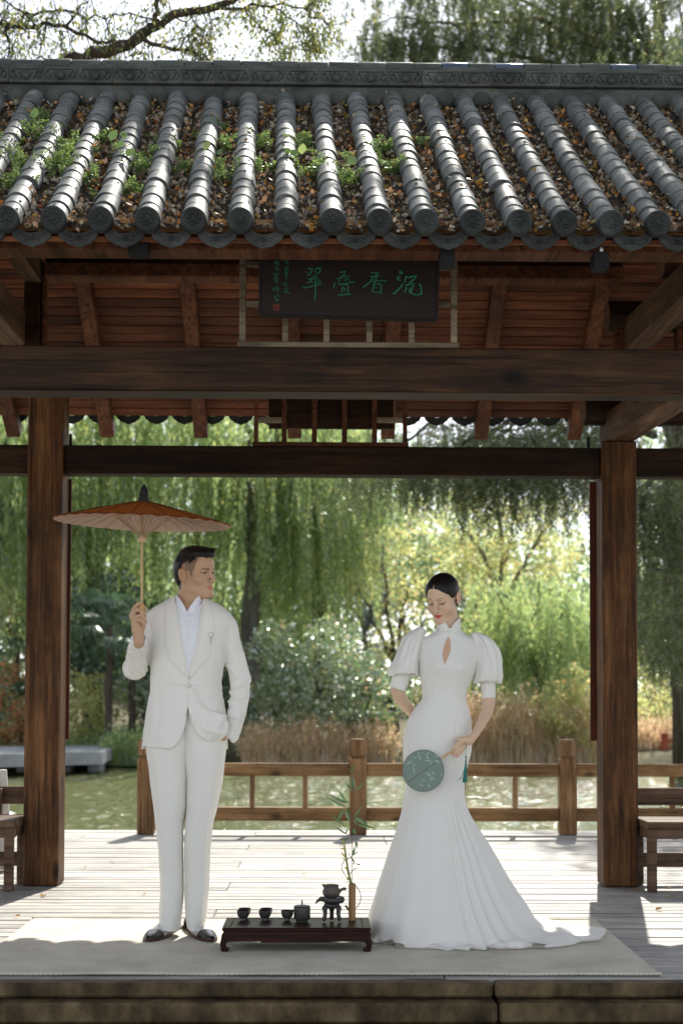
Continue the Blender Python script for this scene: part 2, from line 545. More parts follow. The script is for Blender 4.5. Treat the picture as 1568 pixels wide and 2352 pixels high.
def cbox(x0, x1, y0, y1, z0, z1, b=.004):
    """box with chamfered edges"""
    b = min(b, (x1 - x0) * .4, (y1 - y0) * .4, (z1 - z0) * .4)
    V, idx = [], {}
    X, Y, Z = (x0, x1), (y0, y1), (z0, z1)
    for i in (0, 1):
        for j in (0, 1):
            for k in (0, 1):
                sx, sy, sz = (1 - 2 * i) * b, (1 - 2 * j) * b, (1 - 2 * k) * b
                idx[(i, j, k, 0)] = len(V); V.append((X[i], Y[j] + sy, Z[k] + sz))
                idx[(i, j, k, 1)] = len(V); V.append((X[i] + sx, Y[j], Z[k] + sz))
                idx[(i, j, k, 2)] = len(V); V.append((X[i] + sx, Y[j] + sy, Z[k]))
    F = []
    g = lambda *a: idx[a]
    for i in (0, 1):
        f = [g(i, 0, 0, 0), g(i, 1, 0, 0), g(i, 1, 1, 0), g(i, 0, 1, 0)]
        F.append(f if i else f[::-1])
        f = [g(0, i, 0, 1), g(1, i, 0, 1), g(1, i, 1, 1), g(0, i, 1, 1)]
        F.append(f[::-1] if i else f)
        f = [g(0, 0, i, 2), g(1, 0, i, 2), g(1, 1, i, 2), g(0, 1, i, 2)]
        F.append(f if i else f[::-1])
    for i in (0, 1):
        for j in (0, 1):
            e = (i + j) % 2 == 0
            f = [g(i, j, 0, 0), g(i, j, 1, 0), g(i, j, 1, 1), g(i, j, 0, 1)]
            F.append(f[::-1] if e else f)
            f = [g(i, 0, j, 0), g(i, 1, j, 0), g(i, 1, j, 2), g(i, 0, j, 2)]
            F.append(f if e else f[::-1])
            f = [g(0, i, j, 1), g(1, i, j, 1), g(1, i, j, 2), g(0, i, j, 2)]
            F.append(f[::-1] if e else f)
    for i in (0, 1):
        for j in (0, 1):
            for k in (0, 1):
                f = [g(i, j, k, 0), g(i, j, k, 1), g(i, j, k, 2)]
                F.append(f[::-1] if (i + j + k) % 2 else f)
    F = [f[::-1] for f in F]
    # faces above are wound consistently; flip if the first points inward
    return V, F


def fixn(V, F):
    bm = bmesh.new()
    vs = [bm.verts.new(v) for v in V]
    for f in F:
        try: bm.faces.new([vs[i] for i in f])
        except ValueError: pass
    bmesh.ops.recalc_face_normals(bm, faces=bm.faces)
    bm.verts.index_update()
    V2 = [tuple(v.co) for v in bm.verts]
    F2 = [tuple(v.index for v in f.verts) for f in bm.faces]
    bm.free()
    return V2, F2


_cb = cbox(-.5, .5, -.5, .5, -.5, .5, .1)
def cbox_n(*a, **k):
    V, F = cbox(*a, **k)
    return fixn(V, F)


def obox(p0, p1, w, h, b=.004, up=(0, 0, 1)):
    """beam from p0 to p1, w wide, h high"""
    p0, p1 = Vector(p0), Vector(p1)
    d = p1 - p0
    L = d.length
    V, F = cbox_n(0, L, -w / 2, w / 2, -h / 2, h / 2, b=b)
    ex = d.normalized()
    ey = Vector(up).cross(ex).normalized()
    ez = ex.cross(ey)
    return [tuple(p0 + ex * v[0] + ey * v[1] + ez * v[2]) for v in V], F


def tube(P, Rr, n=8, cap=True, flat=1.0):
    P = [Vector(p) for p in P]
    if not hasattr(Rr, '__len__'): Rr = [Rr] * len(P)
    V, F = [], []
    t0 = (P[1] - P[0]).normalized()
    ref = Vector((0, 0, 1)) if abs(t0.z) < .9 else Vector((1, 0, 0))
    u = t0.cross(ref).normalized()
    for i, p in enumerate(P):
        t = (P[min(i + 1, len(P) - 1)] - P[max(i - 1, 0)])
        if t.length < 1e-9: t = t0
        t.normalize()
        u = (u - t * u.dot(t))
        if u.length < 1e-6: u = t.orthogonal()
        u.normalize()
        w = t.cross(u)
        for k in range(n):
            a = 2 * PI * k / n
            V.append(tuple(p + (u * math.cos(a) + w * math.sin(a) * flat) * Rr[i]))
    for i in range(len(P) - 1):
        for k in range(n):
            a, b = i * n + k, i * n + (k + 1) % n
            F.append((a, b, b + n, a + n))
    if cap:
        F.append(tuple(range(n))[::-1])
        F.append(tuple((len(P) - 1) * n + k for k in range(n)))
    return V, F


def lathe(prof, c, n=24, axis=None, sx=1, sy=1):
    """profile [(r,z)...] turned about the vertical through c"""
    V, F = [], []
    for r, z in prof:
        for k in range(n):
            a = 2 * PI * k / n
            V.append((c[0] + r * math.cos(a) * sx, c[1] + r * math.sin(a) * sy, c[2] + z))
    for i in range(len(prof) - 1):
        for k in range(n):
            a, b = i * n + k, i * n + (k + 1) % n
            F.append((a, b, b + n, a + n))
    if prof[0][0] > 1e-6: F.append(tuple(range(n))[::-1])
    if prof[-1][0] > 1e-6: F.append(tuple((len(prof) - 1) * n + k for k in range(n)))
    return V, F


def prism(poly, y0, y1):
    """polygon in x,z pushed from y0 to y1"""
    n = len(poly)
    V = [(x, y0, z) for x, z in poly] + [(x, y1, z) for x, z in poly]
    F = [tuple(range(n)), tuple(range(n, 2 * n))[::-1]]
    F += [(i, i + n, (i + 1) % n + n, (i + 1) % n) for i in range(n)]
    return fixn(V, F)


def ball(c, r, n=10, m=7):
    if not hasattr(r, '__len__'): r = (r, r, r)
    V, F = [(c[0], c[1], c[2] - r[2])], []
    for i in range(1, m):
        t = -PI / 2 + PI * i / m
        for k in range(n):
            a = 2 * PI * k / n
            V.append((c[0] + r[0] * math.cos(t) * math.cos(a), c[1] + r[1] * math.cos(t) * math.sin(a), c[2] + r[2] * math.sin(t)))
    V.append((c[0], c[1], c[2] + r[2]))
    for k in range(n): F.append((0, 1 + (k + 1) % n, 1 + k))
    for i in range(m - 2):
        for k in range(n):
            a, b = 1 + i * n + k, 1 + i * n + (k + 1) % n
            F.append((a, b, b + n, a + n))
    e = len(V) - 1
    for k in range(n): F.append((e, e - n + k, e - n + (k + 1) % n))
    return V, F


def loft(rings, closed=True, cap=(True, True)):
    """rings: list of equal length lists of points"""
    n = len(rings[0])
    V = [p for r in rings for p in r]
    F = []
    for i in range(len(rings) - 1):
        for k in range(n if closed else n - 1):
            a, b = i * n + k, i * n + (k + 1) % n
            F.append((a, b, b + n, a + n))
    if cap[0]: F.append(tuple(range(n))[::-1])
    if cap[1]: F.append(tuple((len(rings) - 1) * n + k for k in range(n)))
    return V, F


def leaf_quads(P, D, S, W=.45, droop=0.0):
    """P points, D direction (unit), S length -> rhombus leaves as arrays"""
    P, D = np.asarray(P, float), np.asarray(D, float)
    n = len(P)
    S = np.broadcast_to(np.asarray(S, float), (n,))[:, None]
    rv = rng.normal(size=(n, 3))
    side = np.cross(D, rv)
    side /= np.linalg.norm(side, axis=1, keepdims=True) + 1e-9
    nrm = np.cross(D, side)
    mid = P + D * S * .45 + nrm * S * .06
    V = np.stack([P, mid + side * S * W * .5, P + D * S, mid - side * S * W * .5], axis=1).reshape(-1, 3)
    F = np.arange(4 * n, dtype=np.int32).reshape(-1, 4)
    return V, F


def unit(v):
    return v / (np.linalg.norm(v, axis=-1, keepdims=True) + 1e-9)

_CBF = fixn(*cbox(-.5, .5, -.5, .5, -.5, .5, b=.1))[1]
def cbox_n(x0, x1, y0, y1, z0, z1, b=.004):
    return cbox(x0, x1, y0, y1, z0, z1, b)[0], _CBF


def struct(name, V, F, mat, smooth=False):
    return tag(mk(name, V, F, mat, None, smooth), kind='structure')


# ================================================================== GROUND, WATER
WATER_Z = -.62
DECK_F, DECK_B = 5.62, 11.95


def sm(a, b, x):
    t = np.clip((x - a) / (b - a), 0, 1)
    return t * t * (3 - 2 * t)


def shore_y(x):
    return 36.5 + 1.2 * np.sin(x * .23 + 1) + .5 * np.sin(x * .9) - 2.2 * sm(9, 16, x) - 3.5 * sm(-8, -14, x)


def ground_z(x, y):
    far = sm(-.8, 1.6, y - shore_y(x))
    near = sm(5.45, 5.2, y)
    side = sm(26, 30, np.abs(x))
    land = np.maximum(np.maximum(far, near), side)
    h = -1.7 + land * (1.7 - .36)
    return h + far * (sm(0, 26, y - shore_y(x)) * 1.6 + .10 * np.sin(x * .7) * np.cos(y * .5))


gx = np.concatenate([np.linspace(-700, -60, 9), np.linspace(-50, 50, 121), np.linspace(60, 700, 9)])
gy = np.concatenate([np.linspace(-300, -10, 6), [-5, 0, 4, 5.0, 5.2, 5.3, 5.45, 6, 10, 20, 30], np.linspace(31, 70, 60), np.linspace(80, 1100, 9)])
GX, GY = np.meshgrid(gx, gy, indexing='ij')
GZ = ground_z(GX, GY)
V = np.stack([GX, GY, GZ], -1).reshape(-1, 3)
ni, nj = GX.shape
ii, jj = np.meshgrid(np.arange(ni - 1), np.arange(nj - 1), indexing='ij')
F = np.stack([ii * nj + jj, (ii + 1) * nj + jj, (ii + 1) * nj + jj + 1, ii * nj + jj + 1], -1).reshape(-1, 4)
struct('ground', V, F, 'earth', True)
wx = np.concatenate([[-40, -30, -20, -14], np.arange(-11, 11.01, .085), [14, 20, 30, 40]])
wy = np.concatenate([[5.3, 8], np.arange(11.5, 42.01, .13)])
WX, WY = np.meshgrid(wx, wy, indexing='ij')
WX = WX + rng.normal(0, .012, WX.shape); WY = WY + rng.normal(0, .02, WX.shape)
chop = rng.normal(0, .0135, WX.shape) * np.clip((14 - np.abs(WX)) / 2, 0, 1) * np.clip((WY - 9) / 2, 0, 1)
WZ = WATER_Z + chop + .010 * np.sin(WX * 5.1 + WY * 2.3) * np.sin(WY * 3.7 + 1) + .006 * np.sin(WX * 11 - WY * 7)
ni, nj = WX.shape
ii, jj = np.meshgrid(np.arange(ni - 1), np.arange(nj - 1), indexing='ij')
struct('water', np.stack([WX, WY, WZ], -1).reshape(-1, 3), np.stack([ii * nj + jj, (ii + 1) * nj + jj, (ii + 1) * nj + jj + 1, ii * nj + jj + 1], -1).reshape(-1, 4), 'pond_water')
V, F = cbox_n(-14, 14, -22, 5.16, -.5, -.33, b=.01)
struct('pavement', V, F, 'paving')  # unseen paving added in front, pale to bounce light onto the figures

# ------------------------------------------------------------------ deck of planks
deck = empty('deck', (0, 0, 0), None, None, kind='structure')
pitch = .121
nrow = int((DECK_B - DECK_F) / pitch)
joins = [(-5.2, -1.9, .48, 3.9, 6.2), (-5.2, -.55, 2.4, 6.2), (-5.2, -2.9, .48, 2.9, 6.2)]
lib = {}
for r in range(nrow):
    y0 = DECK_F + r * pitch
    js = joins[(r // 3) % 3]
    for k in range(len(js) - 1):
        g = 0.0018
        w = js[k + 1] - js[k] - g
        key = round(w, 3)
        if key not in lib:
            V, F = cbox_n(-w / 2, w / 2, 0, pitch - .007, -.045, 0, b=.005)
            o = mk('deck_plank', V, F, 'deck_wood', deck)
            lib[key] = o.data
        else:
            o = bpy.data.objects.new('deck_plank', lib[key])
            C.objects.link(o)
            o.parent = deck
        o.location = ((js[k] + js[k + 1]) / 2, y0, random.uniform(-.003, 0))
        o.rotation_euler = (random.uniform(-.008, .008), 0, random.uniform(-.0006, .0006))
g = G()
for x in np.arange(-5, 6.1, .55):
    g.add(*cbox_n(x - .04, x + .04, DECK_F + .12, DECK_B - .05, -.18, -.05))
g.mk('deck_joist', 'grey_post_wood', deck)
g = G()
for x in np.arange(-5, 6.1, 1.65):
    for y in (8.0, 11.6):
        g.add(*cbox_n(x - .07, x + .07, y - .07, y + .07, -1.75, -.18))
g.mk('deck_pile', 'grey_post_wood', deck)

# ------------------------------------------------------------------ steps of stone blocks
steps = empty('steps', (0, 0, 0), None, None, kind='structure')
for (zt, zb, yf, cuts) in ((-.004, -.062, 5.53, (-5, -2.4, at(1132, 2265, 5.56)[0], 3.1, 5)),
                           (-.067, -.146, 5.465, (-5, -2.6, at(1132, 2265, 5.56)[0] + .01, 3.3, 5)),
                           (-.152, -.33, 5.38, (-5, -1.4, 1.5, 5))):
    for k in range(len(cuts) - 1):
        V, F = cbox_n(cuts[k] + .004, cuts[k + 1] - .004, yf, DECK_F - .006 if zt > -.05 else DECK_F + .1, zb, zt, b=.011)
        mk('step_block', V, F, 'step_stone', steps)

# ================================================================== PAVILION
pav = empty('pavilion', (0, 7.3, 0), 'open timber pavilion with grey tiled roof strewn with fallen leaves', 'pavilion')
XL, XR = floor_at(105, 2028)[0], floor_at(1410, 2028)[0]
YR, YF = 8.42, 6.25
PW = .205
for x, yy, dx in ((XL, YR, 0), (XR, YR, 0), (XL - .04, YF, 0), (XR + .12, YF, 0)):
    V, F = cbox_n(x - PW / 2, x + PW / 2, yy - PW / 2, yy + PW / 2, .002, (2.62 if x > 0 else 3.06) if yy > 8 else 2.39, b=.008)
    mk('post', V, F, 'post_wood', pav)
for x in (XL - 3.3, XR + 3.3):
    for yy in (YR, YF):
        V, F = cbox_n(x - PW / 2, x + PW / 2, yy - PW / 2, yy + PW / 2, .002, 2.60, b=.008)
        mk('post', V, F, 'post_wood', pav)


def zpix(y, Y, x=760):
    return at(x, y, Y)[2]


# big front beam and rear beam
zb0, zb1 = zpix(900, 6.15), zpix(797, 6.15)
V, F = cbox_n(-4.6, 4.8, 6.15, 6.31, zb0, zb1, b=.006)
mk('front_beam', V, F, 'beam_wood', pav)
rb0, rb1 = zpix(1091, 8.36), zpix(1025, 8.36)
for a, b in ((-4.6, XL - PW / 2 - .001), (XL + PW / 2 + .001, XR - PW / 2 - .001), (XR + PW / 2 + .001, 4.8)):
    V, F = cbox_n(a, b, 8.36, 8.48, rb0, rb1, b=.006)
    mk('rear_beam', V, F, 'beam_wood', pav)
for px in (76, 163, 1350):
    x, y, z = at(px, 1000, 8.42)
    V, F = tube([(x, 8.42, rb1 - .01), (x, 8.42, rb1 + .075)], .009, 8)
    mk('iron_pin', V, F, 'dark_iron', pav)

# tie beams running back to front
def tie(p0, p1, w, h, mat='tie_wood', name='tie_beam'):
    V, F = obox(p0, p1, w, h, b=.006)
    mk(name, V, F, mat, pav)


tie((XR + .0, 8.52, 2.71), (XR + .20, 6.0, 2.71), .16, .175)
tie((1.74, 7.98, 3.14), (1.86, 5.95, 3.14), .14, .175)
tie((-1.74, 7.98, 3.16), (-1.76, 5.95, 3.16), .14, .19)
x, _, _ = at(76, 645, 7.9)
tie((x, 7.98, 3.485), (x, 5.9, 3.485), .095, .14)
V, F = cbox_n(x - .045, x + .045, 7.88, 7.97, 2.8, 3.41)
mk('short_post', V, F, 'beam_wood', pav)
V, F = cbox_n(x + .052, x + .075, 7.9, 7.95, 2.8, 3.5)
mk('short_post', V, F, 'rafter_wood', pav)
for px in (1425, 1565):
    x = at(px, 800, 7.9)[0]
    V, F = cbox_n(x - .035, x + .035, 7.88, 7.95, 2.8, 3.2)
    mk('short_post', V, F, 'rafter_wood', pav)
# round purlins whose sawn ends face the middle bay
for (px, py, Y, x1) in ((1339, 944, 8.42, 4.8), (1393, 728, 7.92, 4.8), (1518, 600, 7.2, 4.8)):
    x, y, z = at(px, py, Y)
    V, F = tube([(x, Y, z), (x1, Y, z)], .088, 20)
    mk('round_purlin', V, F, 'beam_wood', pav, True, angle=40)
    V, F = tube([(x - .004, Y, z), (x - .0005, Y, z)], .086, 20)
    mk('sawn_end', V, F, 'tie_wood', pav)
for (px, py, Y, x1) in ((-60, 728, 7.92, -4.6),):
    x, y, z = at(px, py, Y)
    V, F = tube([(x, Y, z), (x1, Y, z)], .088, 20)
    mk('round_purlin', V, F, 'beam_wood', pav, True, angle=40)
# purlin across the middle bay; the dark sheet over it stands in for deep shade
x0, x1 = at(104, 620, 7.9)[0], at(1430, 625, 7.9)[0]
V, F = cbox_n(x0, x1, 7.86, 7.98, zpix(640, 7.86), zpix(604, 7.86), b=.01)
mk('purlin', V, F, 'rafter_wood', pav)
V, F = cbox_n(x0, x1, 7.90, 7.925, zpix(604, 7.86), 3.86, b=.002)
mk('shade_board', V, F, 'beam_wood', pav)

# ---- roof planes
EY, RY = 5.50, 7.13                       # eave and ridge line of the front slope
XE, _, ZE = at(658, 503, EY)
XRi, _, ZR = at(655, 222, RY)
SP = 107.7 * EY / FPX
SKEW = XRi - XE
SL = math.hypot(RY - EY, ZR - ZE)
ANG = math.atan2(ZR - ZE, RY - EY)
print('eave z', ZE, 'ridge z', ZR, 'angle', math.degrees(ANG), 'spacing', SP, 'skew', SKEW, 'slope', SL)


def roof(x, s, h=0.0):
    """point of the front slope: x at the eave, s metres up the slope, h above it"""
    sag = -.010 * math.sin(PI * min(max(s / SL, 0), 1))
    return (x + SKEW * s / SL, EY + s * math.cos(ANG) - (h + sag) * math.sin(ANG), ZE + s * math.sin(ANG) + (h + sag) * math.cos(ANG))


# rear slope (seen from below): boards, rafters, tile edge
REY = 9.12
REZ = zpix(958, REY)
RAPY, RAPZ = 7.25, REZ + (REY - 7.25) * math.tan(math.radians(35.5))
ra = math.atan2(RAPZ - REZ, REY - RAPY)
rl = math.hypot(RAPZ - REZ, REY - RAPY)


def rear(x, s, h=0.0):
    return (x, REY - s * math.cos(ra) + h * math.sin(ra), REZ + s * math.sin(ra) + h * math.cos(ra))


bw = .0675
for k in range(int(rl / bw)):
    for a, b in ((-4.5, -2.6), (-2.6, .35 if k % 2 else -.2), (.35 if k % 2 else -.2, 2.7), (2.7, 4.8)):
        P = [rear(0, k * bw + .0012, 0), rear(0, (k + 1) * bw - .0022, random.uniform(.0, .004))]
        mid = [(P[0][i] + P[1][i]) / 2 for i in range(3)]
        V, F = cbox_n(a + .001, b - .001, -bw / 2 + .001, bw / 2 - .001, 0, .018, b=.004)
        ca, sa = math.cos(-ra), math.sin(-ra)
        V = [(v[0], mid[1] + v[1] * ca - v[2] * sa, mid[2] + v[1] * sa + v[2] * ca) for v in V]
        mk('ceiling_board', V, F, 'board_wood', pav)
for k in range(8):
    x = at(434, 620, 8.25)[0] + (k - 3) * .603
    tie(rear(x, -.10, -.052), rear(x, rl - .1, -.052), .088, .10, 'rafter_wood', 'rafter')
# covering slab over the boards, both slopes, so that no light leaks
V = [rear(-4.5, -.02, .024), rear(4.8, -.02, .024), rear(4.8, rl, .024), rear(-4.5, rl, .024), rear(-4.5, -.02, .07), rear(4.8, -.02, .07), rear(4.8, rl + .03, .07), rear(-4.5, rl + .03, .07)]
F = [(0, 1, 2, 3), (4, 5, 6, 7), (0, 1, 5, 4), (1, 2, 6, 5), (2, 3, 7, 6), (3, 0, 4, 7)]
mk('rear_roof_bed', *fixn(V, F), 'litter_bed', pav)
fb0 = -.075
for k in range(13):
    V = []
    s0, s1 = k * SL / 13, (k + 1) * SL / 13 - .004
    for x in (-4.5, 4.8):
        for s in (s0, s1):
            for h in (fb0 - .02, fb0):
                V.append(roof(x, s, h))
    F = [(0, 1, 3, 2), (4, 5, 7, 6), (0, 1, 5, 4), (2, 3, 7, 6), (0, 2, 6, 4), (1, 3, 7, 5)]
    mk('ceiling_board', *fixn(V, F), 'board_wood', pav)
for k in range(8):
    x = at(434, 620, 8.25)[0] + (k - 3) * .603
    tie(roof(x, .40, fb0 - .075), roof(x, SL - .05, fb0 - .075), .088, .10, 'rafter_wood', 'rafter')

# front eave boards
z0, z1 = zpix(553, 5.60), zpix(505, 5.60)
V, F = cbox_n(-4.5, 4.8, 5.60, 5.64, z0, z1, b=.003)
mk('eave_board', V, F, 'rail_wood', pav)
V, F = cbox_n(-4.5, 4.8, 5.66, 5.78, zpix(577, 5.66), zpix(556, 5.66), b=.004)
mk('eave_purlin', V, F, 'rafter_wood', pav)

# ---- pan channels (wavy sheet), litter lies in them
cols = list(range(-17, 20))
nxs = []
V, F = [], []
xs = np.arange(-17.5, 19.51, .125)
ss = np.linspace(.03, SL, 24)
for x in xs:
    ph = (x % 1.0)
    h = -.052 + .030 * abs(math.cos(PI * (x + .5))) ** 0.8 if False else -.050 + .028 * (math.cos(2 * PI * x) * .5 + .5)
    for s in ss:
        V.append(roof(XE + x * SP, s, h))
ns = len(ss)
for i in range(len(xs) - 1):
    for j in range(ns - 1):
        a = i * ns + j
        F.append((a, a + ns, a + ns + 1, a + 1))
mk('pan_channel', V, F, 'litter_bed', pav, True)

# ---- barrel tiles
NT = 17
tl = SL / NT
V, F = [], []
n = 12
prof = [(-.004, .0485), (.0, .0500), (.004, .0495), (tl * .5, .0485), (tl + .012, .0450)]
for (s, r) in prof:
    for k in range(n + 1):
        a = PI * k / n
        V.append((-r * math.cos(a), s, r * math.sin(a) * 1.0 - .018))
for i in range(len(prof) - 1):
    for k in range(n):
        a = i * (n + 1) + k
        F.append((a, a + 1, a + n + 2, a + n + 1))
F.append(tuple(range(n + 1)))
tile_src = mk('roof_tile', V, F, 'tile_clay', None, True, angle=50)
tile_me = tile_src.data
bpy.data.objects.remove(tile_src)
view_cols = range(-7, 10)
extra = G()
for c in cols:
    for t in range(NT):
        s = t * tl
        x, y, z = roof(XE + c * SP, s, .0)
        jit = random.uniform(-.0025, .0025)
        px, py = pix(x, y, z)
        if c in view_cols:
            o = bpy.data.objects.new('roof_tile', tile_me)
            C.objects.link(o)
            o.parent = pav
            o.location = Vector((x + jit, y, z + random.uniform(-.001, .0015))) - ORG[pav.name]
            sag = -.010 * PI / SL * math.cos(PI * s / SL)
            o.rotation_euler = (ANG + sag + random.uniform(-.02, .02), random.uniform(-.05, .05), -SKEW / SL + random.uniform(-.028, .028))
            k = random.uniform(.93, 1.07)
            o.scale = (k, 1, k)
        else:
            ca, sa = math.cos(ANG), math.sin(ANG)
            extra.add([(x + v.co.x, y + v.co.y * ca - v.co.z * sa, z + v.co.y * sa + v.co.z * ca) for v in tile_me.vertices],
                      [tuple(p.vertices) for p in tile_me.polygons])
o = extra.mk('outer_tile', 'tile_clay', pav, True, 50)
o['kind'] = 'stuff'

# ---- tile ends with a moulded mask, drip tiles with a moulded flower
def moulded_disc():
    g = G()
    prof = [(0, -.016), (.034, -.016), (.037, -.020), (.044, -.022), (.049, -.018), (.051, -.008), (.051, .02), (0, .02)]
    V, F = lathe(prof, (0, 0, 0), 24)
    g.add([(v[0], v[2], v[1]) for v in V], F)
    for (x, z, r) in ((-.014, .008, .007), (.014, .008, .007), (0, -.003, .009), (-.012, .019, .008), (.012, .019, .008), (0, .024, .006), (-.017, -.010, .008),
                      (.017, -.010, .008), (0, -.017, .008), (-.024, .004, .006), (.024, .004, .006), (-.009, -.023, .005), (.009, -.023, .005)):
        V, F = ball((x, -.017, z), (r, r * .75, r * .8), 8, 5)
        g.add(V, F)
    return g


def drip():
    g = G()
    out = []
    for k in range(13):                     # hollow upper edge
        t = k / 12
        out.append((-.078 + .156 * t, .024 - .034 * math.sin(PI * t)))
    low = [(.082, .014), (.079, -.010), (.068, -.030), (.056, -.037), (.042, -.049), (.026, -.054), (.010, -.060), (.0, -.064), (-.010, -.060), (-.026, -.054), (-.042, -.049), (-.056, -.037),
           (-.068, -.030), (-.079, -.010), (-.082, .014)]
    poly = out + low
    g.add(*prism(poly, -.006, .012))
    inner = [(x * .80, z * .78 - .006) for x, z in poly]
    rim = G()
    m = len(poly)
    V = [(x, -.011, z) for x, z in poly] + [(x, -.011, z) for x, z in inner] + [(x, -.006, z) for x, z in poly] + [(x, -.006, z) for x, z in inner]
    F = []
    for i in range(m):
        j = (i + 1) % m
        F += [(i, j, j + m, i + m), (i, j, j + 2 * m, i + 2 * m), (i + m, j + m, j + 3 * m, i + 3 * m)]
    g.add(V, F)
    for k in range(7):
        a = 2 * PI * k / 7
        g.add(*ball((.011 * math.cos(a), -.008, -.026 + .009 * math.sin(a)), (.0055, .005, .0045), 6, 4))
    g.add(*ball((0, -.009, -.026), .005, 6, 4))
    for s in (-1, 1):
        for (x, z, rx) in ((.030, -.020, .012), (.045, -.010, .009), (.024, -.033, .008)):
            g.add(*ball((s * x, -.008, z), (rx, .004, .004), 6, 4))
    return g


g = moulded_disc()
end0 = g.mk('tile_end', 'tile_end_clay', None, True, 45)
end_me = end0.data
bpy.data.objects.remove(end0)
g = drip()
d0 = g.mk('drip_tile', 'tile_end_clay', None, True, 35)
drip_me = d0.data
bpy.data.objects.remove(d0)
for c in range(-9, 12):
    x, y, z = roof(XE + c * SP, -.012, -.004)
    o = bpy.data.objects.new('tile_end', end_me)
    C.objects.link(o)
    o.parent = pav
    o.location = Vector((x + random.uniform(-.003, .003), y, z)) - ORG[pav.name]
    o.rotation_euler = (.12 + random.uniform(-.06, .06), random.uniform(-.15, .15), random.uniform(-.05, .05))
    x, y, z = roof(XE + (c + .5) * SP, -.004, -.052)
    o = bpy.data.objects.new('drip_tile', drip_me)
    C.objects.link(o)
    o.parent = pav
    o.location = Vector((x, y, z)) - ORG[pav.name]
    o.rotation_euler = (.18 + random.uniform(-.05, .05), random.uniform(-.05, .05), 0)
for k in range(30):
    x = -2.9 + k * SP * 1.0
    p = rear(x, -.02, .035)
    o = bpy.data.objects.new('drip_tile', drip_me)
    C.objects.link(o)
    o.parent = pav
    o.location = Vector(p) - ORG[pav.name]
    o.rotation_euler = (-.15, 0, PI)

# ---- ridge: lower course, moulded band, rounded cap
RF = 7.10
zc = lambda y: zpix(y, RF)
V, F = cbox_n(-4.5, 4.8, RF + .012, RF + .28, zc(232), zc(196), b=.006)
mk('ridge_course', V, F, 'ridge_clay', pav)
gg = G()
for c in cols:                           # small hoods where the tile rows meet the ridge
    x, y, z = roof(XE + (c + .5) * SP, SL - .01, .02)
    gg.add(*ball((x, RF + .03, zc(222)), (.062, .03, .05), 10, 6))
gg.mk('ridge_hood', 'ridge_clay', pav, True)
bwid = .1745
zlo, zhi = zc(196) + .001, zc(160)
hh = (zhi - zlo)
g = G()
g.add(*cbox_n(-bwid / 2 + .001, bwid / 2 - .001, .0, .25, -hh / 2, hh / 2, b=.003))
for zz in (-hh / 2 + .006, hh / 2 - .006):
    g.add(*tube([(-bwid / 2 + .002, -.002, zz), (bwid / 2 - .002, -.002, zz)], .006, 6))
for xx in (-bwid / 2 + .005, bwid / 2 - .005):
    g.add(*tube([(xx, -.002, -hh / 2 + .004), (xx, -.002, hh / 2 - .004)], .005, 6))
V, F = lathe([(.026, .004), (.024, -.010), (.019, -.004), (.0, -.006)], (0, 0, 0), 14)
g.add([(v[0], v[2] - .001, v[1]) for v in V], F)
for k in range(8):
    a = 2 * PI * k / 8
    g.add(*ball((.014 * math.cos(a), -.004, .014 * math.sin(a)), (.006, .008, .006), 6, 4))
for s in (-1, 1):
    for kk, (x0, z0, x1, z1) in enumerate(((.030, -.024, .058, .024), (.034, .020, .050, -.006), (.056, -.020, .076, .004), (.062, .022, .076, .010))):
        pts = [(s * (x0 + (x1 - x0) * t), -.003, z0 + (z1 - z0) * t + .006 * math.sin(PI * t)) for t in (0, .25, .5, .75, 1)]
        g.add(*tube([(p_[0], -.005, p_[2]) for p_ in pts], [.003, .007, .008, .007, .003], 6))
blk = g.mk('ridge_block', 'ridge_clay', None, True, 40)
blk_me = blk.data
bpy.data.objects.remove(blk)
bx0 = at(615, 178, RF)[0]
for k in range(-14, 22):
    o = bpy.data.objects.new('ridge_block', blk_me)
    C.objects.link(o)
    o.parent = pav
    o.location = Vector((bx0 + k * bwid, RF + random.uniform(-.002, .002), (zlo + zhi) / 2)) - ORG[pav.name]
    o.rotation_euler = (random.uniform(-.01, .01), 0, random.uniform(-.008, .008))
capw = bwid * .83
x = -4.5
blue = [(992, 1066), (1143, 1210), (1374, 1438)]
while x < 4.8:
    w = capw * random.uniform(.9, 1.1)
    p = pix(x + w / 2, RF, zhi)[0]
    isb = any(a <= p <= b for a, b in blue)
    V, F = [], []
    nn = 14
    zt = zc(141) - .018 + random.uniform(-.003, .003)
    for (xx, rr) in ((x + .0005, .046), (x + .004, .050), (x + w - .004, .050), (x + w - .0005, .046)):
        for q in range(nn):
            a = 2 * PI * q / nn
            V.append((xx, RF + .05 + rr * 1.7 * math.cos(a) + .05, zt + rr * math.sin(a)))
    for i in range(3):
        for q in range(nn):
            a, b = i * nn + q, i * nn + (q + 1) % nn
            F.append((a, b, b + nn, a + nn))
    F += [tuple(range(nn)), tuple(range(3 * nn, 4 * nn))]
    o = mk('ridge_cap', V, F, 'blue_glaze' if isb else 'ridge_clay', pav, True, angle=50)
    if isb: o['label'] = 'blue glazed ridge cap'
    x += w
V, F = cbox_n(-4.5, 4.8, RF + .008, RF + .24, zhi, zt, b=.004)
mk('ridge_course', V, F, 'ridge_clay', pav)

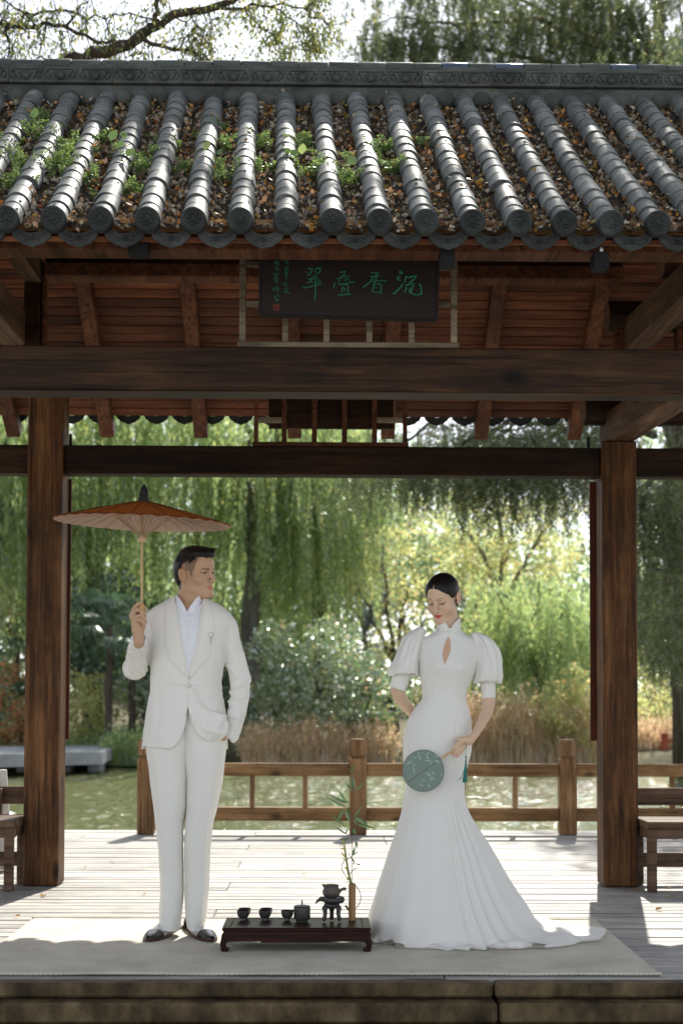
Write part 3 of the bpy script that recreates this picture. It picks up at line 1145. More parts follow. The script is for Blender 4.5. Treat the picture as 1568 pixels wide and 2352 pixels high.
# ------------------------------------------------------------------ leaf litter on the roof
n = 22000
c = rng.integers(-14, 17, n)
u = np.clip(rng.normal(0, .2, n), -.34, .34)
s = rng.uniform(.0, SL, n)
P = np.array([roof(XE + (ci + .5 + ui) * SP, si, -.049 + .02 * abs(ui) * 2 + rng.uniform(0, .03)) for ci, ui, si in zip(c, u, s)])
D = unit(rng.normal(size=(n, 3)) * np.array([1, .9, .55]))
V, F = leaf_quads(P, D, rng.uniform(.010, .034, n) ** 1.0, .7)
tag(mk('leaf_litter', V, F, 'litter_leaf'), 'brown and orange fallen leaves filling the channels between the roof tiles', 'leaf litter', kind='stuff')
n = 320
P = np.array([roof(XE + rng.uniform(-9, 11) * SP, rng.uniform(.0, SL), .042) for _ in range(n)])
D = unit(rng.normal(size=(n, 3)) * np.array([1, .8, .25]))
V, F = leaf_quads(P, D, rng.uniform(.008, .028, n), .6)
tag(mk('fallen_leaves', V, F, 'litter_leaf'), 'loose dry leaves and bits caught on the round roof tiles', 'fallen leaves', kind='stuff')

# ================================================================== SIGNS
def frame_thing(label, Y, xs, z0, z1, rails, mat, cat='lattice frame', bar=.026, side=.028):
    x0, x1 = xs[0], xs[-1]
    o = empty('lattice_frame', ((x0 + x1) / 2, Y, z0), label, cat)
    for i, x in enumerate(xs):
        w = side if i in (0, len(xs) - 1) else bar
        zt = z1 if i in (0, len(xs) - 1) else rails[2]
        V, F = cbox_n(x - w / 2, x + w / 2, Y, Y + .026, z0 + .026, zt, b=.002)
        mk('upright', V, F, mat, o)
    V, F = cbox_n(x0 - side / 2 - .008, x1 + side / 2 + .008, Y - .004, Y + .032, z0, z0 + .0255, b=.002)
    mk('bottom_rail', V, F, mat, o)
    return o


Y0 = 6.17
zb = zb1 + .001
xs = [at(p, 700, Y0)[0] for p in (557, 655, 750, 848, 945, 1042)]
fr = frame_thing('pale weathered wooden lattice frame standing on the front beam round the signboard', Y0, xs, zb, zpix(560, Y0), (0, 0, zpix(700, Y0)), 'frame_wood')
for (a, b, yy) in ((565, 600, 604), (565, 600, 697), (1003, 1034, 612), (1003, 1034, 697)):
    xa, xb = at(a, yy, Y0)[0], at(b, yy, Y0)[0]
    z = at(a, yy, Y0)[2]
    V, F = cbox_n(xa, xb, Y0 + .002, Y0 + .024, z - .012, z + .012, b=.002)
    mk('cross_bar', V, F, 'frame_wood', fr)

BZ0 = zpix(733, 6.05)
def board_at(px, py, off=0.0):
    Y = 6.05
    for _ in range(3):
        p = at(px, py, Y)
        Y = 6.05 - (p[2] - BZ0) * math.tan(math.radians(9)) - off
    return at(px, py, Y)


sign = empty('signboard', at(800, 733, 6.05), 'dark lacquered signboard with four large carved green characters hung under the front eave', 'signboard')
cor = [board_at(*p) for p in ((597, 724), (1003, 736), (1006, 575), (598, 563))]
V = [Vector(p) for p in cor] + [Vector(p) + Vector((0, .035, .0)) for p in cor]
F = [(0, 1, 2, 3), (4, 5, 6, 7), (0, 1, 5, 4), (1, 2, 6, 5), (2, 3, 7, 6), (3, 0, 4, 7)]
mk('board', *fixn(V, F), 'sign_lacquer', sign)
for i in range(4):
    a, b = Vector(cor[i]), Vector(cor[(i + 1) % 4])
    V, F = obox(a + Vector((0, -.002, 0)), b + Vector((0, -.002, 0)), .010, .012, b=.002, up=(0, 0, 1) if i % 2 == 0 else (1, 0, 0))
    mk('edge_trim', V, F, 'sign_lacquer', sign)


def strokes(name, S, ox, oy, sc, wk=1.0, mat='green_paint', th=.006):
    """brush strokes carved proud of the board; crop pixels to board"""
    g = G()
    for st in S:
        w = st[-1] * wk
        pts = st[:-1]
        # resample with round corners
        P = [Vector((p[0], p[1], 0)) for p in pts]
        Q = []
        for i in range(len(P) - 1):
            for t in np.linspace(0, 1, 5)[:-1]:
                Q.append(P[i].lerp(P[i + 1], t))
        Q.append(P[-1])
        for _ in range(2):
            Q = [Q[0]] + [(Q[i - 1] + Q[i] * 2 + Q[i + 1]) / 4 for i in range(1, len(Q) - 1)] + [Q[-1]]
        m = len(Q)
        W = []
        for i, q in enumerate(Q):
            px, py = (ox + q.x / sc) / 1.742, (oy + q.y / sc) / 1.742
            W.append(Vector(board_at(px, py, .004)))
        hw = w / sc / 1.742 * .00185 / 2
        R_ = [hw * (.55 if i == 0 else .62 if i == m - 1 else (1.08 if i < m * .25 else .85 if i < m * .7 else 1.0)) for i in range(m)]
        V, F = tube(W, R_, 8)
        cY = [w_.y for w_ in W for _ in range(8)]
        V = [(v[0], cy + (v[1] - cy) * .45, v[2]) for v, cy in zip(V, cY)]
        g.add(V, F)
    g.mk(name, mat, sign, True)


SB, SA = (1380, 980, 3.92), (1000, 980, 3.92)
strokes('character', [[(845, 405), (880, 430), (900, 455), 62], [(860, 480), (805, 520), (870, 560), 40], [(740, 775), (800, 730), (860, 670), (915, 592), 40],
                      [(970, 470), (935, 540), (945, 590), 38], [(965, 512), (1050, 492), (1125, 475), (1070, 545), (992, 600), 34], [(940, 640), (1010, 612), (1075, 600), (1058, 660), 38],
                      [(965, 655), (950, 700), (930, 750), 32], [(1010, 650), (1010, 765), 28], [(1062, 650), (1030, 700), (1045, 765), (1110, 782), (1190, 765), 34],
                      [(1158, 592), (1190, 660), (1198, 790), 36]], *SB)
strokes('character', [[(400, 427), (460, 437), (540, 438), 24], [(385, 497), (460, 490), (545, 478), 28], [(490, 440), (488, 520), (465, 590), (440, 640), 30],
                      [(455, 510), (380, 590), (280, 665), 32], [(420, 578), (500, 562), (580, 556), (658, 562), 24], [(470, 615), (440, 640), (432, 740), 28],
                      [(480, 612), (572, 606), (565, 700), (552, 765), 28], [(462, 662), (500, 678), 22], [(445, 738), (545, 740), 24]], *SB)
strokes('character', [[(1400, 432), (1500, 405), (1480, 455), (1435, 485), 24], [(1350, 537), (1420, 507), (1545, 475), (1555, 505), 22], [(1450, 475), (1420, 530), (1378, 595), 24],
                      [(1470, 535), (1500, 565), 22], [(1480, 500), (1560, 560), 22], [(1375, 617), (1500, 602), (1648, 572), 26], [(1332, 580), (1308, 680), 30],
                      [(1455, 622), (1438, 750), 26], [(1460, 624), (1540, 612), (1530, 755), 26], [(1475, 668), (1495, 705), 20], [(1465, 715), (1505, 728), 18],
                      [(1380, 787), (1450, 777), (1590, 767), 34]], *SA)
strokes('character', [[(900, 377), (985, 360), (970, 405), (928, 480), 24], [(888, 437), (925, 425), 20], [(893, 482), (955, 442), 20], [(1010, 385), (1105, 345), (1100, 395), (1072, 455), 27],
                      [(1010, 408), (1038, 430), 20], [(1018, 452), (1050, 432), 20], [(978, 482), (1062, 486), 22], [(908, 535), (980, 522), (1062, 510), 22],
                      [(1000, 492), (955, 560), (885, 605), 24], [(930, 560), (990, 592), 22], [(1060, 535), (1112, 562), (1045, 592), 22],
                      [(825, 652), (870, 672), (960, 647), (1060, 622), (1130, 592), 30], [(1030, 512), (1025, 640), (1028, 760), (1010, 868), 28]], *SA)
# small inscription and seal
small = {
    0: [[(530, 240), (555, 262), 14], [(585, 245), (560, 290), 12], [(560, 262), (605, 262), 12], [(575, 280), (605, 300), (590, 315), 12]],
    1: [[(555, 345), (605, 345), (600, 372), 11], [(555, 348), (552, 392), (610, 390), 12], [(560, 368), (600, 368), 9]],
    2: [[(530, 415), (595, 412), 12], [(560, 412), (535, 450), 10], [(540, 448), (605, 440), 11], [(545, 480), (608, 470), 11], [(575, 412), (568, 565), 13]],
    3: [[(498, 618), (598, 588), 13], [(560, 600), (545, 640), 10], [(545, 640), (590, 632), (590, 690), 11], [(548, 660), (585, 655), 8], [(545, 690), (590, 685), 9],
        [(560, 700), (515, 750), 11], [(545, 715), (590, 712), (550, 758), 10], [(560, 725), (632, 760), 13]],
    4: [[(420, 232), (425, 250), 13], [(375, 275), (465, 262), 11], [(400, 270), (380, 310), 10], [(410, 290), (462, 285), (445, 315), 11], [(430, 268), (425, 335), 11]],
    5: [[(400, 345), (430, 345), 10], [(395, 370), (425, 365), (420, 400), 11], [(445, 345), (440, 400), 11], [(395, 395), (462, 385), 10]],
    6: [[(380, 435), (382, 470), 10], [(450, 420), (440, 460), 10], [(362, 465), (462, 452), 11], [(375, 500), (452, 490), 10], [(362, 540), (460, 528), 11],
        [(395, 480), (400, 570), 10], [(378, 578), (445, 560), 11], [(418, 450), (418, 620), 11]],
    7: [[(352, 675), (375, 722), (388, 680), 11], [(370, 660), (370, 715), 10], [(405, 665), (460, 655), 10], [(430, 640), (425, 690), 10], [(400, 690), (468, 682), 10],
        [(405, 715), (465, 705), 10], [(432, 690), (432, 742), 11]],
    8: [[(375, 805), (440, 800), 11], [(440, 760), (430, 800), 10], [(372, 830), (420, 825), (400, 850), 11], [(395, 860), (450, 850), (445, 872), (398, 876), 11], [(455, 795), (485, 820), 15]],
}
for k, S in small.items():
    strokes('small_character', S, *SA, wk=1.15)
p = [board_at((1000 + x / 3.92) / 1.742, (980 + y / 3.92) / 1.742, .003) for x, y in ((366, 930), (462, 930), (462, 1026), (366, 1026))]
V = [Vector(q) for q in p] + [Vector(q) + Vector((0, .004, 0)) for q in p]
mk('seal', *fixn(V, [(0, 1, 2, 3), (4, 5, 6, 7), (0, 1, 5, 4), (1, 2, 6, 5), (2, 3, 7, 6), (3, 0, 4, 7)]), 'red_seal', sign)
strokes('seal_mark', [[(380, 950), (448, 950), 8], [(412, 940), (412, 1012), 8], [(382, 975), (382, 1010), (446, 1010), (446, 975), 8], [(395, 985), (432, 985), 7]], *SA, mat='sign_lacquer')

# rear signboard and lattice
Y1 = 8.37
zr = rb1 + .001
xs = [at(p, 960, Y1)[0] for p in (588, 653, 722, 791, 860, 930)]
fr2 = frame_thing('brown wooden lattice frame standing on the rear beam before the back of the far signboard', Y1, xs, zr, zpix(870, Y1), (0, 0, zpix(870, Y1)), 'rafter_wood', bar=.03, side=.026)
for (a, b) in ((594, 648), (865, 925)):
    xa, xb = at(a, 964, Y1)[0], at(b, 964, Y1)[0]
    z = at(a, 964, Y1)[2]
    V, F = cbox_n(xa, xb, Y1 + .002, Y1 + .024, z - .016, z + .016, b=.002)
    mk('cross_bar', V, F, 'frame_wood', fr2)
xa, xb = at(617, 983, 8.44)[0], at(903, 983, 8.44)[0]
V, F = cbox_n(xa, xb, 8.44, 8.475, zpix(984, 8.44), zpix(840, 8.44), b=.003)
s2 = empty('signboard', ((xa + xb) / 2, 8.45, V[0][2]), 'plain brown back of a signboard facing away over the pond', 'signboard')
mk('board', V, F, 'beam_wood', s2)
z = zpix(950, 8.436)
for a, b in ((xa - .0, xb + .0),):
    pass

# vertical red boards on the back of the two rear posts
for x0, x1, nm in ((XL - .02, at(163, 1400, 8.55)[0], 'long dark red board fixed upright behind the left post'),
                   (at(1353, 1400, 8.55)[0], XR + .02, 'long dark red board fixed upright behind the right post')):
    V, F = cbox_n(x0, x1, 8.53, 8.55, zpix(1700, 8.53), rb0 - .005, b=.003)
    t = empty('couplet_board', ((x0 + x1) / 2, 8.54, zpix(1700, 8.53)), nm, 'wall board')
    mk('board', V, F, 'red_board', t)
    for zz in (V[0][2] + .1, rb0 - .12):
        Vb, Fb = tube([((x0 + x1) / 2, 8.526, zz), ((x0 + x1) / 2, 8.531, zz)], .008, 8)
        mk('screw', Vb, Fb, 'dark_iron', t)

# black box lamps under the eave
for (a, b, c_, d, lb) in ((294, 340, 546, 583, 'small black box lamp under the eave over the left bay, farthest left of the three'),
                          (1009, 1044, 573, 607, 'small black box lamp under the eave beside the right end of the signboard'),
                          (1362, 1398, 578, 615, 'small black box lamp under the eave near the right tie beam')):
    p0, p1 = at(a, c_, 5.585), at(b, d, 5.585)
    t = empty('box_lamp', p0, lb, 'lamp', 'black box lamps under the front eave')
    V, F = cbox_n(p0[0], p1[0], 5.575, 5.66, p1[2], p0[2], b=.004)
    mk('housing', V, F, 'dark_iron', t)
    xm = (p0[0] + p1[0]) / 2
    V, F = cbox_n(xm - .007, xm + .007, 5.58, 5.595, p0[2] - .001, p0[2] + .02, b=.001)
    mk('clip', V, F, 'silver', t)

# ================================================================== RAILING
YB = 11.55
rail_z = lambda y: at(700, y, YB)[2]
base_px = [337 - 482 * 0, 822, 1302, 1784]
rail = empty('railing', (at(822, 1900, YB)[0], YB, 0), 'low brown wooden railing with capped posts along the back edge of the deck', 'railing')
pxs = [337, 822, 1302, 1782, 2262]
hz = rail_z(1697)
PX = [at(p, 1800, YB)[0] for p in pxs]
for X in PX:
    w = .068
    V, F = cbox_n(X - w, X + w, YB - w, YB + w, .001, rail_z(1741), b=.008)
    p = mk('rail_post', V, F, 'rail_post_wood', rail)
    g = G()
    z0, z1 = rail_z(1741), hz
    pr = [(.052, z0), (.052, z0 + .012), (.070, z0 + .022), (.070, z1 - .025), (.056, z1)]
    V = []
    n = 8
    for r, z in pr:
        for k in range(n):
            a = 2 * PI * (k + .5) / n
            V.append((X + r * 1.08 * math.cos(a), YB + r * 1.08 * math.sin(a), z))
    F = []
    for i in range(len(pr) - 1):
        for k in range(n):
            a, b = i * n + k, i * n + (k + 1) % n
            F.append((a, b, b + n, a + n))
    F.append(tuple((len(pr) - 1) * n + k for k in range(n)))
    mk('post_cap', V, F, 'rail_post_wood', p)
for i in range(len(PX) - 1):
    a, b = PX[i] + .0685, PX[i + 1] - .0685
    for (yt, yb_) in ((1753, 1782), (1854, 1885)):
        V, F = cbox_n(a, b, YB - .035, YB + .035, rail_z(yb_), rail_z(yt), b=.006)
        mk('rail', V, F, 'rail_wood', rail)
    for k in range(1, 4):
        X = PX[i] + (PX[i + 1] - PX[i]) * k / 4 * 1.0 + (0 if k == 2 else 0)
        V, F = cbox_n(X - .02, X + .02, YB - .018, YB + .018, rail_z(1854) + .001, rail_z(1782) - .001, b=.003)
        mk('baluster', V, F, 'rail_post_wood', rail)

# ================================================================== BENCHES
def bench(x0, x1, label, legs, flip):
    o = empty('bench', ((x0 + x1) / 2, 8.35, 0), label, 'bench')
    zs = .40
    for k in range(3):
        y0 = 8.08 + k * .155
        V, F = cbox_n(x0 + (0 if flip else 0), x1, y0, y0 + .148, zs - .042, zs, b=.005)
        mk('seat_slat', V, F, 'bench_wood', o)
    for X in legs:
        for yy in (8.10, 8.44):
            V, F = cbox_n(X - .024, X + .024, yy, yy + .055, .001, zs - .043, b=.004)
            mk('leg', V, F, 'bench_wood', o)
        V, F = cbox_n(X - .022, X + .022, 8.157, 8.438, zs - .10, zs - .044, b=.003)
        mk('seat_bearer', V, F, 'bench_wood', o)
    V, F = cbox_n(x0, x1, 8.46, 8.49, .10, .185, b=.004)
    mk('stretcher', V, F, 'bench_wood', o)
    V, F = cbox_n(x0 + .03, x1, 8.115, 8.14, zs - .10, zs - .044, b=.003)
    mk('apron', V, F, 'bench_wood', o)
    V, F = cbox_n(x0, x1, 8.60, 8.635, .455, .56, b=.005)
    mk('backrest', V, F, 'bench_wood', o)
    for X in (x0 + .5, x1 - .2):
        V, F = cbox_n(X - .02, X + .02, 8.55, 8.599, .30, .55, b=.003)
        mk('backrest_bracket', V, F, 'bench_wood', o)
    return o


bench(XR + PW / 2 + .002, 4.6, 'dark wooden bench with low backrest running right from the right rear post',
      [at(1497, 2040, 8.12)[0], 3.4, 4.4], False)
bench(-4.6, XL - PW / 2 - .002, 'dark wooden bench with low backrest running left from the left rear post',
      [at(20, 2040, 8.12)[0], -3.2, -4.4], True)
# pale weathered board leaning behind the left bench
x0, x1 = at(-75, 1800, 8.95)[0], at(24, 1800, 8.95)[0]
t = empty('leaning_board', (x0, 9, 0), 'pale weathered boards leaning behind the left bench at the picture edge', 'boards')
for k in range(3):
    a, b = x0 + (x1 - x0) * k / 3, x0 + (x1 - x0) * (k + 1) / 3 - .006
    V, F = obox(((a + b) / 2, 9.10, .004), ((a + b) / 2 - .01, 8.92, at(5, 1757 + 8 * (2 - k) * 0, 8.92)[2] - (.03 if k == 2 else 0)), b - a, .02, up=(0, 1, 0))
    mk('board', V, F, 'pale_board', t)

# ================================================================== VEGETATION
def limbs(base, top, r0, r1, n=6, wob=.15, rs=None):
    rs = rs or random
    b, t = Vector(base), Vector(top)
    P = []
    for i in range(n + 1):
        f = i / n
        o = Vector((rs.uniform(-1, 1), rs.uniform(-1, 1), rs.uniform(-.5, .5))) * wob * math.sin(PI * f)
        P.append(b.lerp(t, f) + o)
    return P, [r0 + (r1 - r0) * (i / n) for i in range(n + 1)]


def willow(X, Y, h, label, rad=3.2, mat='willow_leaf', strands=420, low=.12, seed=1, base=-.3, leaf=.15, trunk=True, group=None, lean=0.0, bark='bark'):
    rs, rg = random.Random(seed), np.random.default_rng(seed)
    o = empty('willow_tree', (X, Y, base), label, 'willow tree', group)
    g = G()
    ends = []
    if trunk:
        top = (X + lean, Y, base + h * .45)
        P, Rr = limbs((X, Y, base), top, h * .026, h * .018, 5, .12, rs)
        g.add(*tube(P, Rr, 9))
    for k in range(9):
        a = 2 * PI * k / 9 + rs.uniform(-.3, .3)
        e = Vector((X + lean + rad * .75 * math.cos(a), Y + rad * .75 * math.sin(a), base + h * rs.uniform(.78, .97)))
        P, Rr = limbs((X + lean, Y, base + h * rs.uniform(.34, .46)), e, h * .012, h * .003, 6, .35, rs)
        g.add(*tube(P, Rr, 6))
        ends.append(P)
    g.mk('trunk', bark, o, True)
    pts, dirs = [], []
    for k in range(strands):
        P = rs.choice(ends)
        f = rs.uniform(.35, 1) * (len(P) - 1)
        i = min(int(f), len(P) - 2)
        s = P[i].lerp(P[i + 1], f - i) + Vector((rs.gauss(0, rad * .22), rs.gauss(0, rad * .22), rs.uniform(0, h * .06)))
        Ls = rs.uniform(.12, .5) * h
        Ls = min(Ls, s.z - base - h * low * rs.uniform(.6, 1.8))
        if Ls < .5: continue
        out = Vector((s.x - X, s.y - Y, 0))
        out = out.normalized() * rs.uniform(.1, .5) if out.length > .01 else Vector((0, 0, 0))
        sw = Vector((rs.gauss(0, .12), rs.gauss(0, .12), 0))
        m = int(Ls / (leaf * .42))
        for j in range(m):
            t = j / m
            p = s + out * math.sin(t * 1.4) + sw * t + Vector((0, 0, -Ls * t))
            for q in (0, 1):
                pts.append(p + Vector((rs.gauss(0, .035), rs.gauss(0, .035), 0)))
                dirs.append((rs.gauss(0, .35), rs.gauss(0, .35), -1))
    P, D = np.array(pts), unit(np.array(dirs))
    V, F = leaf_quads(P, D, rg.uniform(leaf * .7, leaf * 1.4, len(P)), .26)
    mk('crown', V, F, mat, o)
    return o


def blob_leaves(rg, c, r, n, leaf, hollow=.35, droop=0.0):
    """leaves in a shell of clumps about c"""
    u = unit(rg.normal(size=(n, 3)))
    k = rg.uniform(hollow, 1, (n, 1)) ** .5
    P = np.array(c) + u * k * np.array(r)
    D = unit(u * .4 + rg.normal(size=(n, 3)) * .7 + np.array([0, 0, -droop]))
    return P, D


def leafy(name, X, Y, h, rad, label, cat, mat, n=5000, leaf=.12, clumps=22, seed=1, base=-.3, z0=.25, trunk=True, group=None, limbs_n=7, flat=.8, wd=.5, bark='bark', tw=None, spread=None):
    rs, rg = random.Random(seed), np.random.default_rng(seed)
    o = empty(name, (X, Y, base), label, cat, group)
    cl = []
    for k in range(clumps):
        a = rs.uniform(0, 2 * PI)
        z = rs.uniform(z0, .93)
        w = math.sin(PI * min(1, (z - z0 * .6) / (1.05 - z0 * .6))) ** .6
        rr = rad * w * rs.uniform(.25, .85)
        cl.append(Vector((X + rr * math.cos(a), Y + rr * math.sin(a), base + h * z)))
    g = G()
    tw = tw or h * .02
    if trunk:
        P, Rr = limbs((X, Y, base), (X, Y, base + h * max(z0, .3)), tw, tw * .75, 5, .06, rs)
        g.add(*tube(P, Rr, 8))
        for c in rs.sample(cl, min(len(cl), limbs_n)):
            P, Rr = limbs((X, Y, base + h * rs.uniform(z0 * .7, max(z0, .3))), c, tw * .5, tw * .12, 6, .12, rs)
            g.add(*tube(P, Rr, 5))
    else:
        for c in rs.sample(cl, min(len(cl), limbs_n)):
            P, Rr = limbs((X + rs.uniform(-.3, .3) * rad, Y, base), c, tw * .35, tw * .1, 5, .12, rs)
            g.add(*tube(P, Rr, 5))
    g.mk('trunk' if trunk else 'stems', bark, o, True)
    PP, DD = [], []
    for c in cl:
        s = rs.uniform(.7, 1.3) * rad * .34
        P, D = blob_leaves(rg, c, (s, s, s * flat), n // clumps, leaf)
        PP.append(P); DD.append(D)
    P, D = np.concatenate(PP), np.concatenate(DD)
    V, F = leaf_quads(P, D, rg.uniform(leaf * .6, leaf * 1.4, len(P)), wd)
    mk('crown' if trunk else 'foliage', V, F, mat, o)
    return o


def X_(px, Y): return (px - 743) * Y / FPX


# far wood that closes the view
rg = np.random.default_rng(5)
PP, DD = [], []
for k in range(400):
    x = rg.uniform(-26, 26)
    top = 10.5 + 2.0 * math.sin(x * .31 + 1) + rg.normal() * .8 - (.8 if x > 3 else 0) - (1.5 if -8 < x < -1 else 0)
    if x > 14: top += 3
    z = rg.uniform(.03, 1) * top
    P, D = blob_leaves(rg, (x, 62 + rg.uniform(-3, 4), z), (2.1, 1.8, 1.7), 330, .3)
    PP.append(P); DD.append(D)
P, D = np.concatenate(PP), np.concatenate(DD)
V, F = leaf_quads(P, D, rg.uniform(.18, .40, len(P)), .6)
tag(mk('woodland', V, F, 'wood_leaf'), 'hazy green wood closing the view far across the pond', 'woodland', kind='stuff')

GW = 'willows on the far bank'
willow(X_(215, 43), 43, 13.5, 'tall yellow-green willow behind the parasol, its strands reaching low beside the left post', 3.4, seed=3, strands=560, low=.20, group=GW)
willow(X_(560, 45), 45, 14, 'tall willow with a leaning grey trunk showing between parasol and the middle of the pond', 3.6, seed=4, strands=620, low=.22, group=GW, lean=.4, bark='grey_bark')
willow(X_(735, 47), 48, 13, 'fresh green willow just left of the grey conifer in the middle of the view', 2.6, seed=8, strands=380, low=.25, group=GW)
willow(X_(-30, 40), 40, 12.5, 'yellowing willow seen left of the left post', 2.8, seed=5, strands=400, low=.25, group=GW)
willow(X_(1235, 37), 37, 4.9, 'low rounded willow with deep green strands behind the right part of the railing', 1.7, seed=6, strands=520, low=.18, leaf=.10, group=GW)
leafy('yellow_tree', X_(905, 44), 44, 7.6, 1.6, 'thin tree with yellow autumn leaves to the left of the woman', 'tree', 'yellow_leaf', n=3000, leaf=.11, seed=11, z0=.35, clumps=26)
leafy('conifer', X_(838, 52), 52, 9.2, 1.1, 'tall blue-grey conifer in the gap between the two people', 'conifer', 'blue_leaf', n=6000, leaf=.16, seed=12, z0=.12, clumps=40, bark='grey_bark')


def forked_tree():
    """open crown on a forked trunk"""
    Y = 45
    X = X_(1152, Y)
    rs, rg = random.Random(21), np.random.default_rng(21)
    o = empty('forked_tree', (X, Y, -.2), 'open tree with forked grey trunk and sparse pale leaves behind the woman', 'tree')
    p = lambda px, py, dy=0: Vector(at(px, py, Y + dy))
    L = [([(1152, 1700), (1155, 1560), (1160, 1440), (1158, 1395)], .13, .10), ([(1158, 1395), (1140, 1330), (1105, 1270), (1060, 1215), (1040, 1150)], .085, .03),
         ([(1158, 1395), (1150, 1310), (1152, 1220), (1130, 1140), (1125, 1060)], .085, .03), ([(1158, 1395), (1185, 1320), (1225, 1260), (1260, 1200), (1290, 1120)], .08, .03),
         ([(1150, 1300), (1175, 1240), (1180, 1160), (1200, 1080)], .05, .02), ([(1105, 1270), (1070, 1250), (1010, 1235)], .04, .015),
         ([(1185, 1320), (1240, 1300), (1290, 1270)], .04, .015), ([(1160, 1440), (1110, 1400), (1050, 1370), (1000, 1340)], .05, .02),
         ([(1140, 1330), (1090, 1310), (1050, 1290)], .03, .012), ([(1225, 1260), (1270, 1235), (1310, 1210)], .03, .012)]
    g = G()
    tips = []
    for pts, r0, r1 in L:
        P = [p(*q, rs.uniform(-.5, .5) if i else 0) for i, q in enumerate(pts)]
        Q = []
        for i in range(len(P) - 1):
            for t in (0, .34, .67): Q.append(P[i].lerp(P[i + 1], t) + Vector((rs.gauss(0, .03), 0, rs.gauss(0, .03))))
        Q.append(P[-1])
        g.add(*tube(Q, [r0 + (r1 - r0) * i / (len(Q) - 1) for i in range(len(Q))], 7))
        tips += Q[len(Q) // 3:]
    g.mk('trunk', 'grey_bark', o, True)
    PP, DD = [], []
    for q in tips:
        for _ in range(3):
            c = q + Vector((rs.gauss(0, .7), rs.gauss(0, .7), rs.gauss(.1, .5)))
            P, D = blob_leaves(rg, c, (.55, .55, .3), 55, .1, 0)
            PP.append(P); DD.append(D)
    P, D = np.concatenate(PP), np.concatenate(DD)
    V, F = leaf_quads(P, D, rg.uniform(.07, .16, len(P)), .5)
    mk('crown', V, F, 'yellow_leaf', o)


forked_tree()

# windmill palms, left
def palm(px, crown_y, Y, label, seed):
    rs = random.Random(seed)
    X = X_(px, Y)
    zc_ = at(px, crown_y, Y)[2]
    o = empty('fan_palm', (X, Y, -.3), label, 'palm', 'fan palms on the far bank')
    P, Rr = limbs((X, Y, -.3), (X, Y, zc_), .10, .09, 6, .03, rs)
    V, F = tube(P, Rr, 8)
    mk('trunk', 'bark', o, True) if False else mk('trunk', V, F, 'bark', o, True)
    for k in range(20):
        a, e = rs.uniform(0, 2 * PI), rs.uniform(-.5, 1.1)
        d = Vector((math.cos(a) * math.cos(e), math.sin(a) * math.cos(e), math.sin(e)))
        c = Vector((X, Y, zc_))
        L = rs.uniform(.6, .95)
        g = G()
        tip = c + d * L
        g.add(*tube([c, c + d * L * .5 + Vector((0, 0, .03)), tip], [.012, .01, .008], 4))
        sd = d.cross(Vector((0, 0, 1))).normalized()
        for j in range(13):
            b = -1.35 + 2.7 * j / 12
            dd = (d * math.cos(b) + sd * math.sin(b)).normalized()
            w = sd * math.cos(b) - d * math.sin(b)
            l = rs.uniform(.5, .68)
            m = tip + dd * l * .5
            e_ = tip + dd * l + Vector((0, 0, -l * .32))
            n0 = len(g.V)
            g.V += [tuple(tip), tuple(m + w * .028), tuple(e_), tuple(m - w * .028)]
            g.F.append((n0, n0 + 1, n0 + 2, n0 + 3))
        g.mk('frond', 'dark_leaf', o)


palm(252, 1440, 36, 'dark fan palm right behind the left post, the nearer of the two', 1)
palm(305, 1490, 37.5, 'dark fan palm with its trunk showing below the parasol hand', 2)
leafy('evergreen', X_(205, 40), 40, 4.9, 1.9, 'dark evergreen crowding behind the fan palms', 'evergreen tree', 'dark_leaf', n=5000, leaf=.15, seed=31, z0=.4, clumps=24)
leafy('evergreen', X_(395, 41), 41, 4.6, 1.8, 'dark blue-green evergreen behind the man', 'evergreen tree', 'dark_leaf', n=4500, leaf=.15, seed=32, z0=.3, clumps=24)
leafy('evergreen', X_(20, 41), 41, 4.2, 1.5, 'dark evergreen low behind the left post', 'evergreen tree', 'dark_leaf', n=3000, leaf=.15, seed=33, z0=.25, clumps=18)
leafy('autumn_tree', X_(40, 47), 47, 7.2, 1.5, 'small tree with orange leaves left of the left post', 'tree', 'autumn_leaf', n=2600, leaf=.13, seed=34, z0=.5, clumps=18)
# shrubs
SHR = [
    ('glossy green shrub behind the man catching white glints', 700, 36.8, 3.6, 1.6, 'shrub_leaf', 41, 7000),
    ('glossy green shrub in the gap between the two people, nearest the middle post', 812, 36.2, 3.0, 1.3, 'shrub_leaf', 42, 6000),
    ('broad leafy shrub low on the bank right of the man', 600, 37.8, 3.0, 1.3, 'shrub_leaf', 43, 4200),
    ('pale green shrub rising among the golden reeds right of the woman', 1300, 34.6, 2.2, .8, 'yellow_leaf', 61, 2400),
    ('dark leafy shrub between the two runs of reeds', 985, 36.0, 2.3, .9, 'shrub_leaf', 62, 2600),
    ('light green shrub on the bank under the palms', 205, 37.5, 2.0, 1.0, 'yellow_leaf', 44, 2600),
    ('leafy shrub between the palm trunks and the man', 330, 38.2, 2.1, 1.1, 'shrub_leaf', 45, 3000),
    ('shrub with reddish leaves left of the left post', 30, 36.5, 2.3, .9, 'autumn_leaf', 46, 2200),
    ('green shrub at the left picture edge behind the bench', -25, 38.5, 2.6, 1.1, 'shrub_leaf', 47, 2600),
    ('yellow-green shrub right of the right post', 1500, 43, 2.9, 1.8, 'yellow_leaf', 48, 4200),
    ('dull green shrub behind the red fence', 1180, 42, 2.6, 1.6, 'shrub_leaf', 49, 3600),
    ('shrub with dry brown and green leaves beside the woman', 1290, 41, 2.2, 1.3, 'autumn_leaf', 50, 2600),
    ('dark green shrub between the man and the reeds', 505, 38.6, 2.7, 1.1, 'dark_leaf', 51, 3000),
]
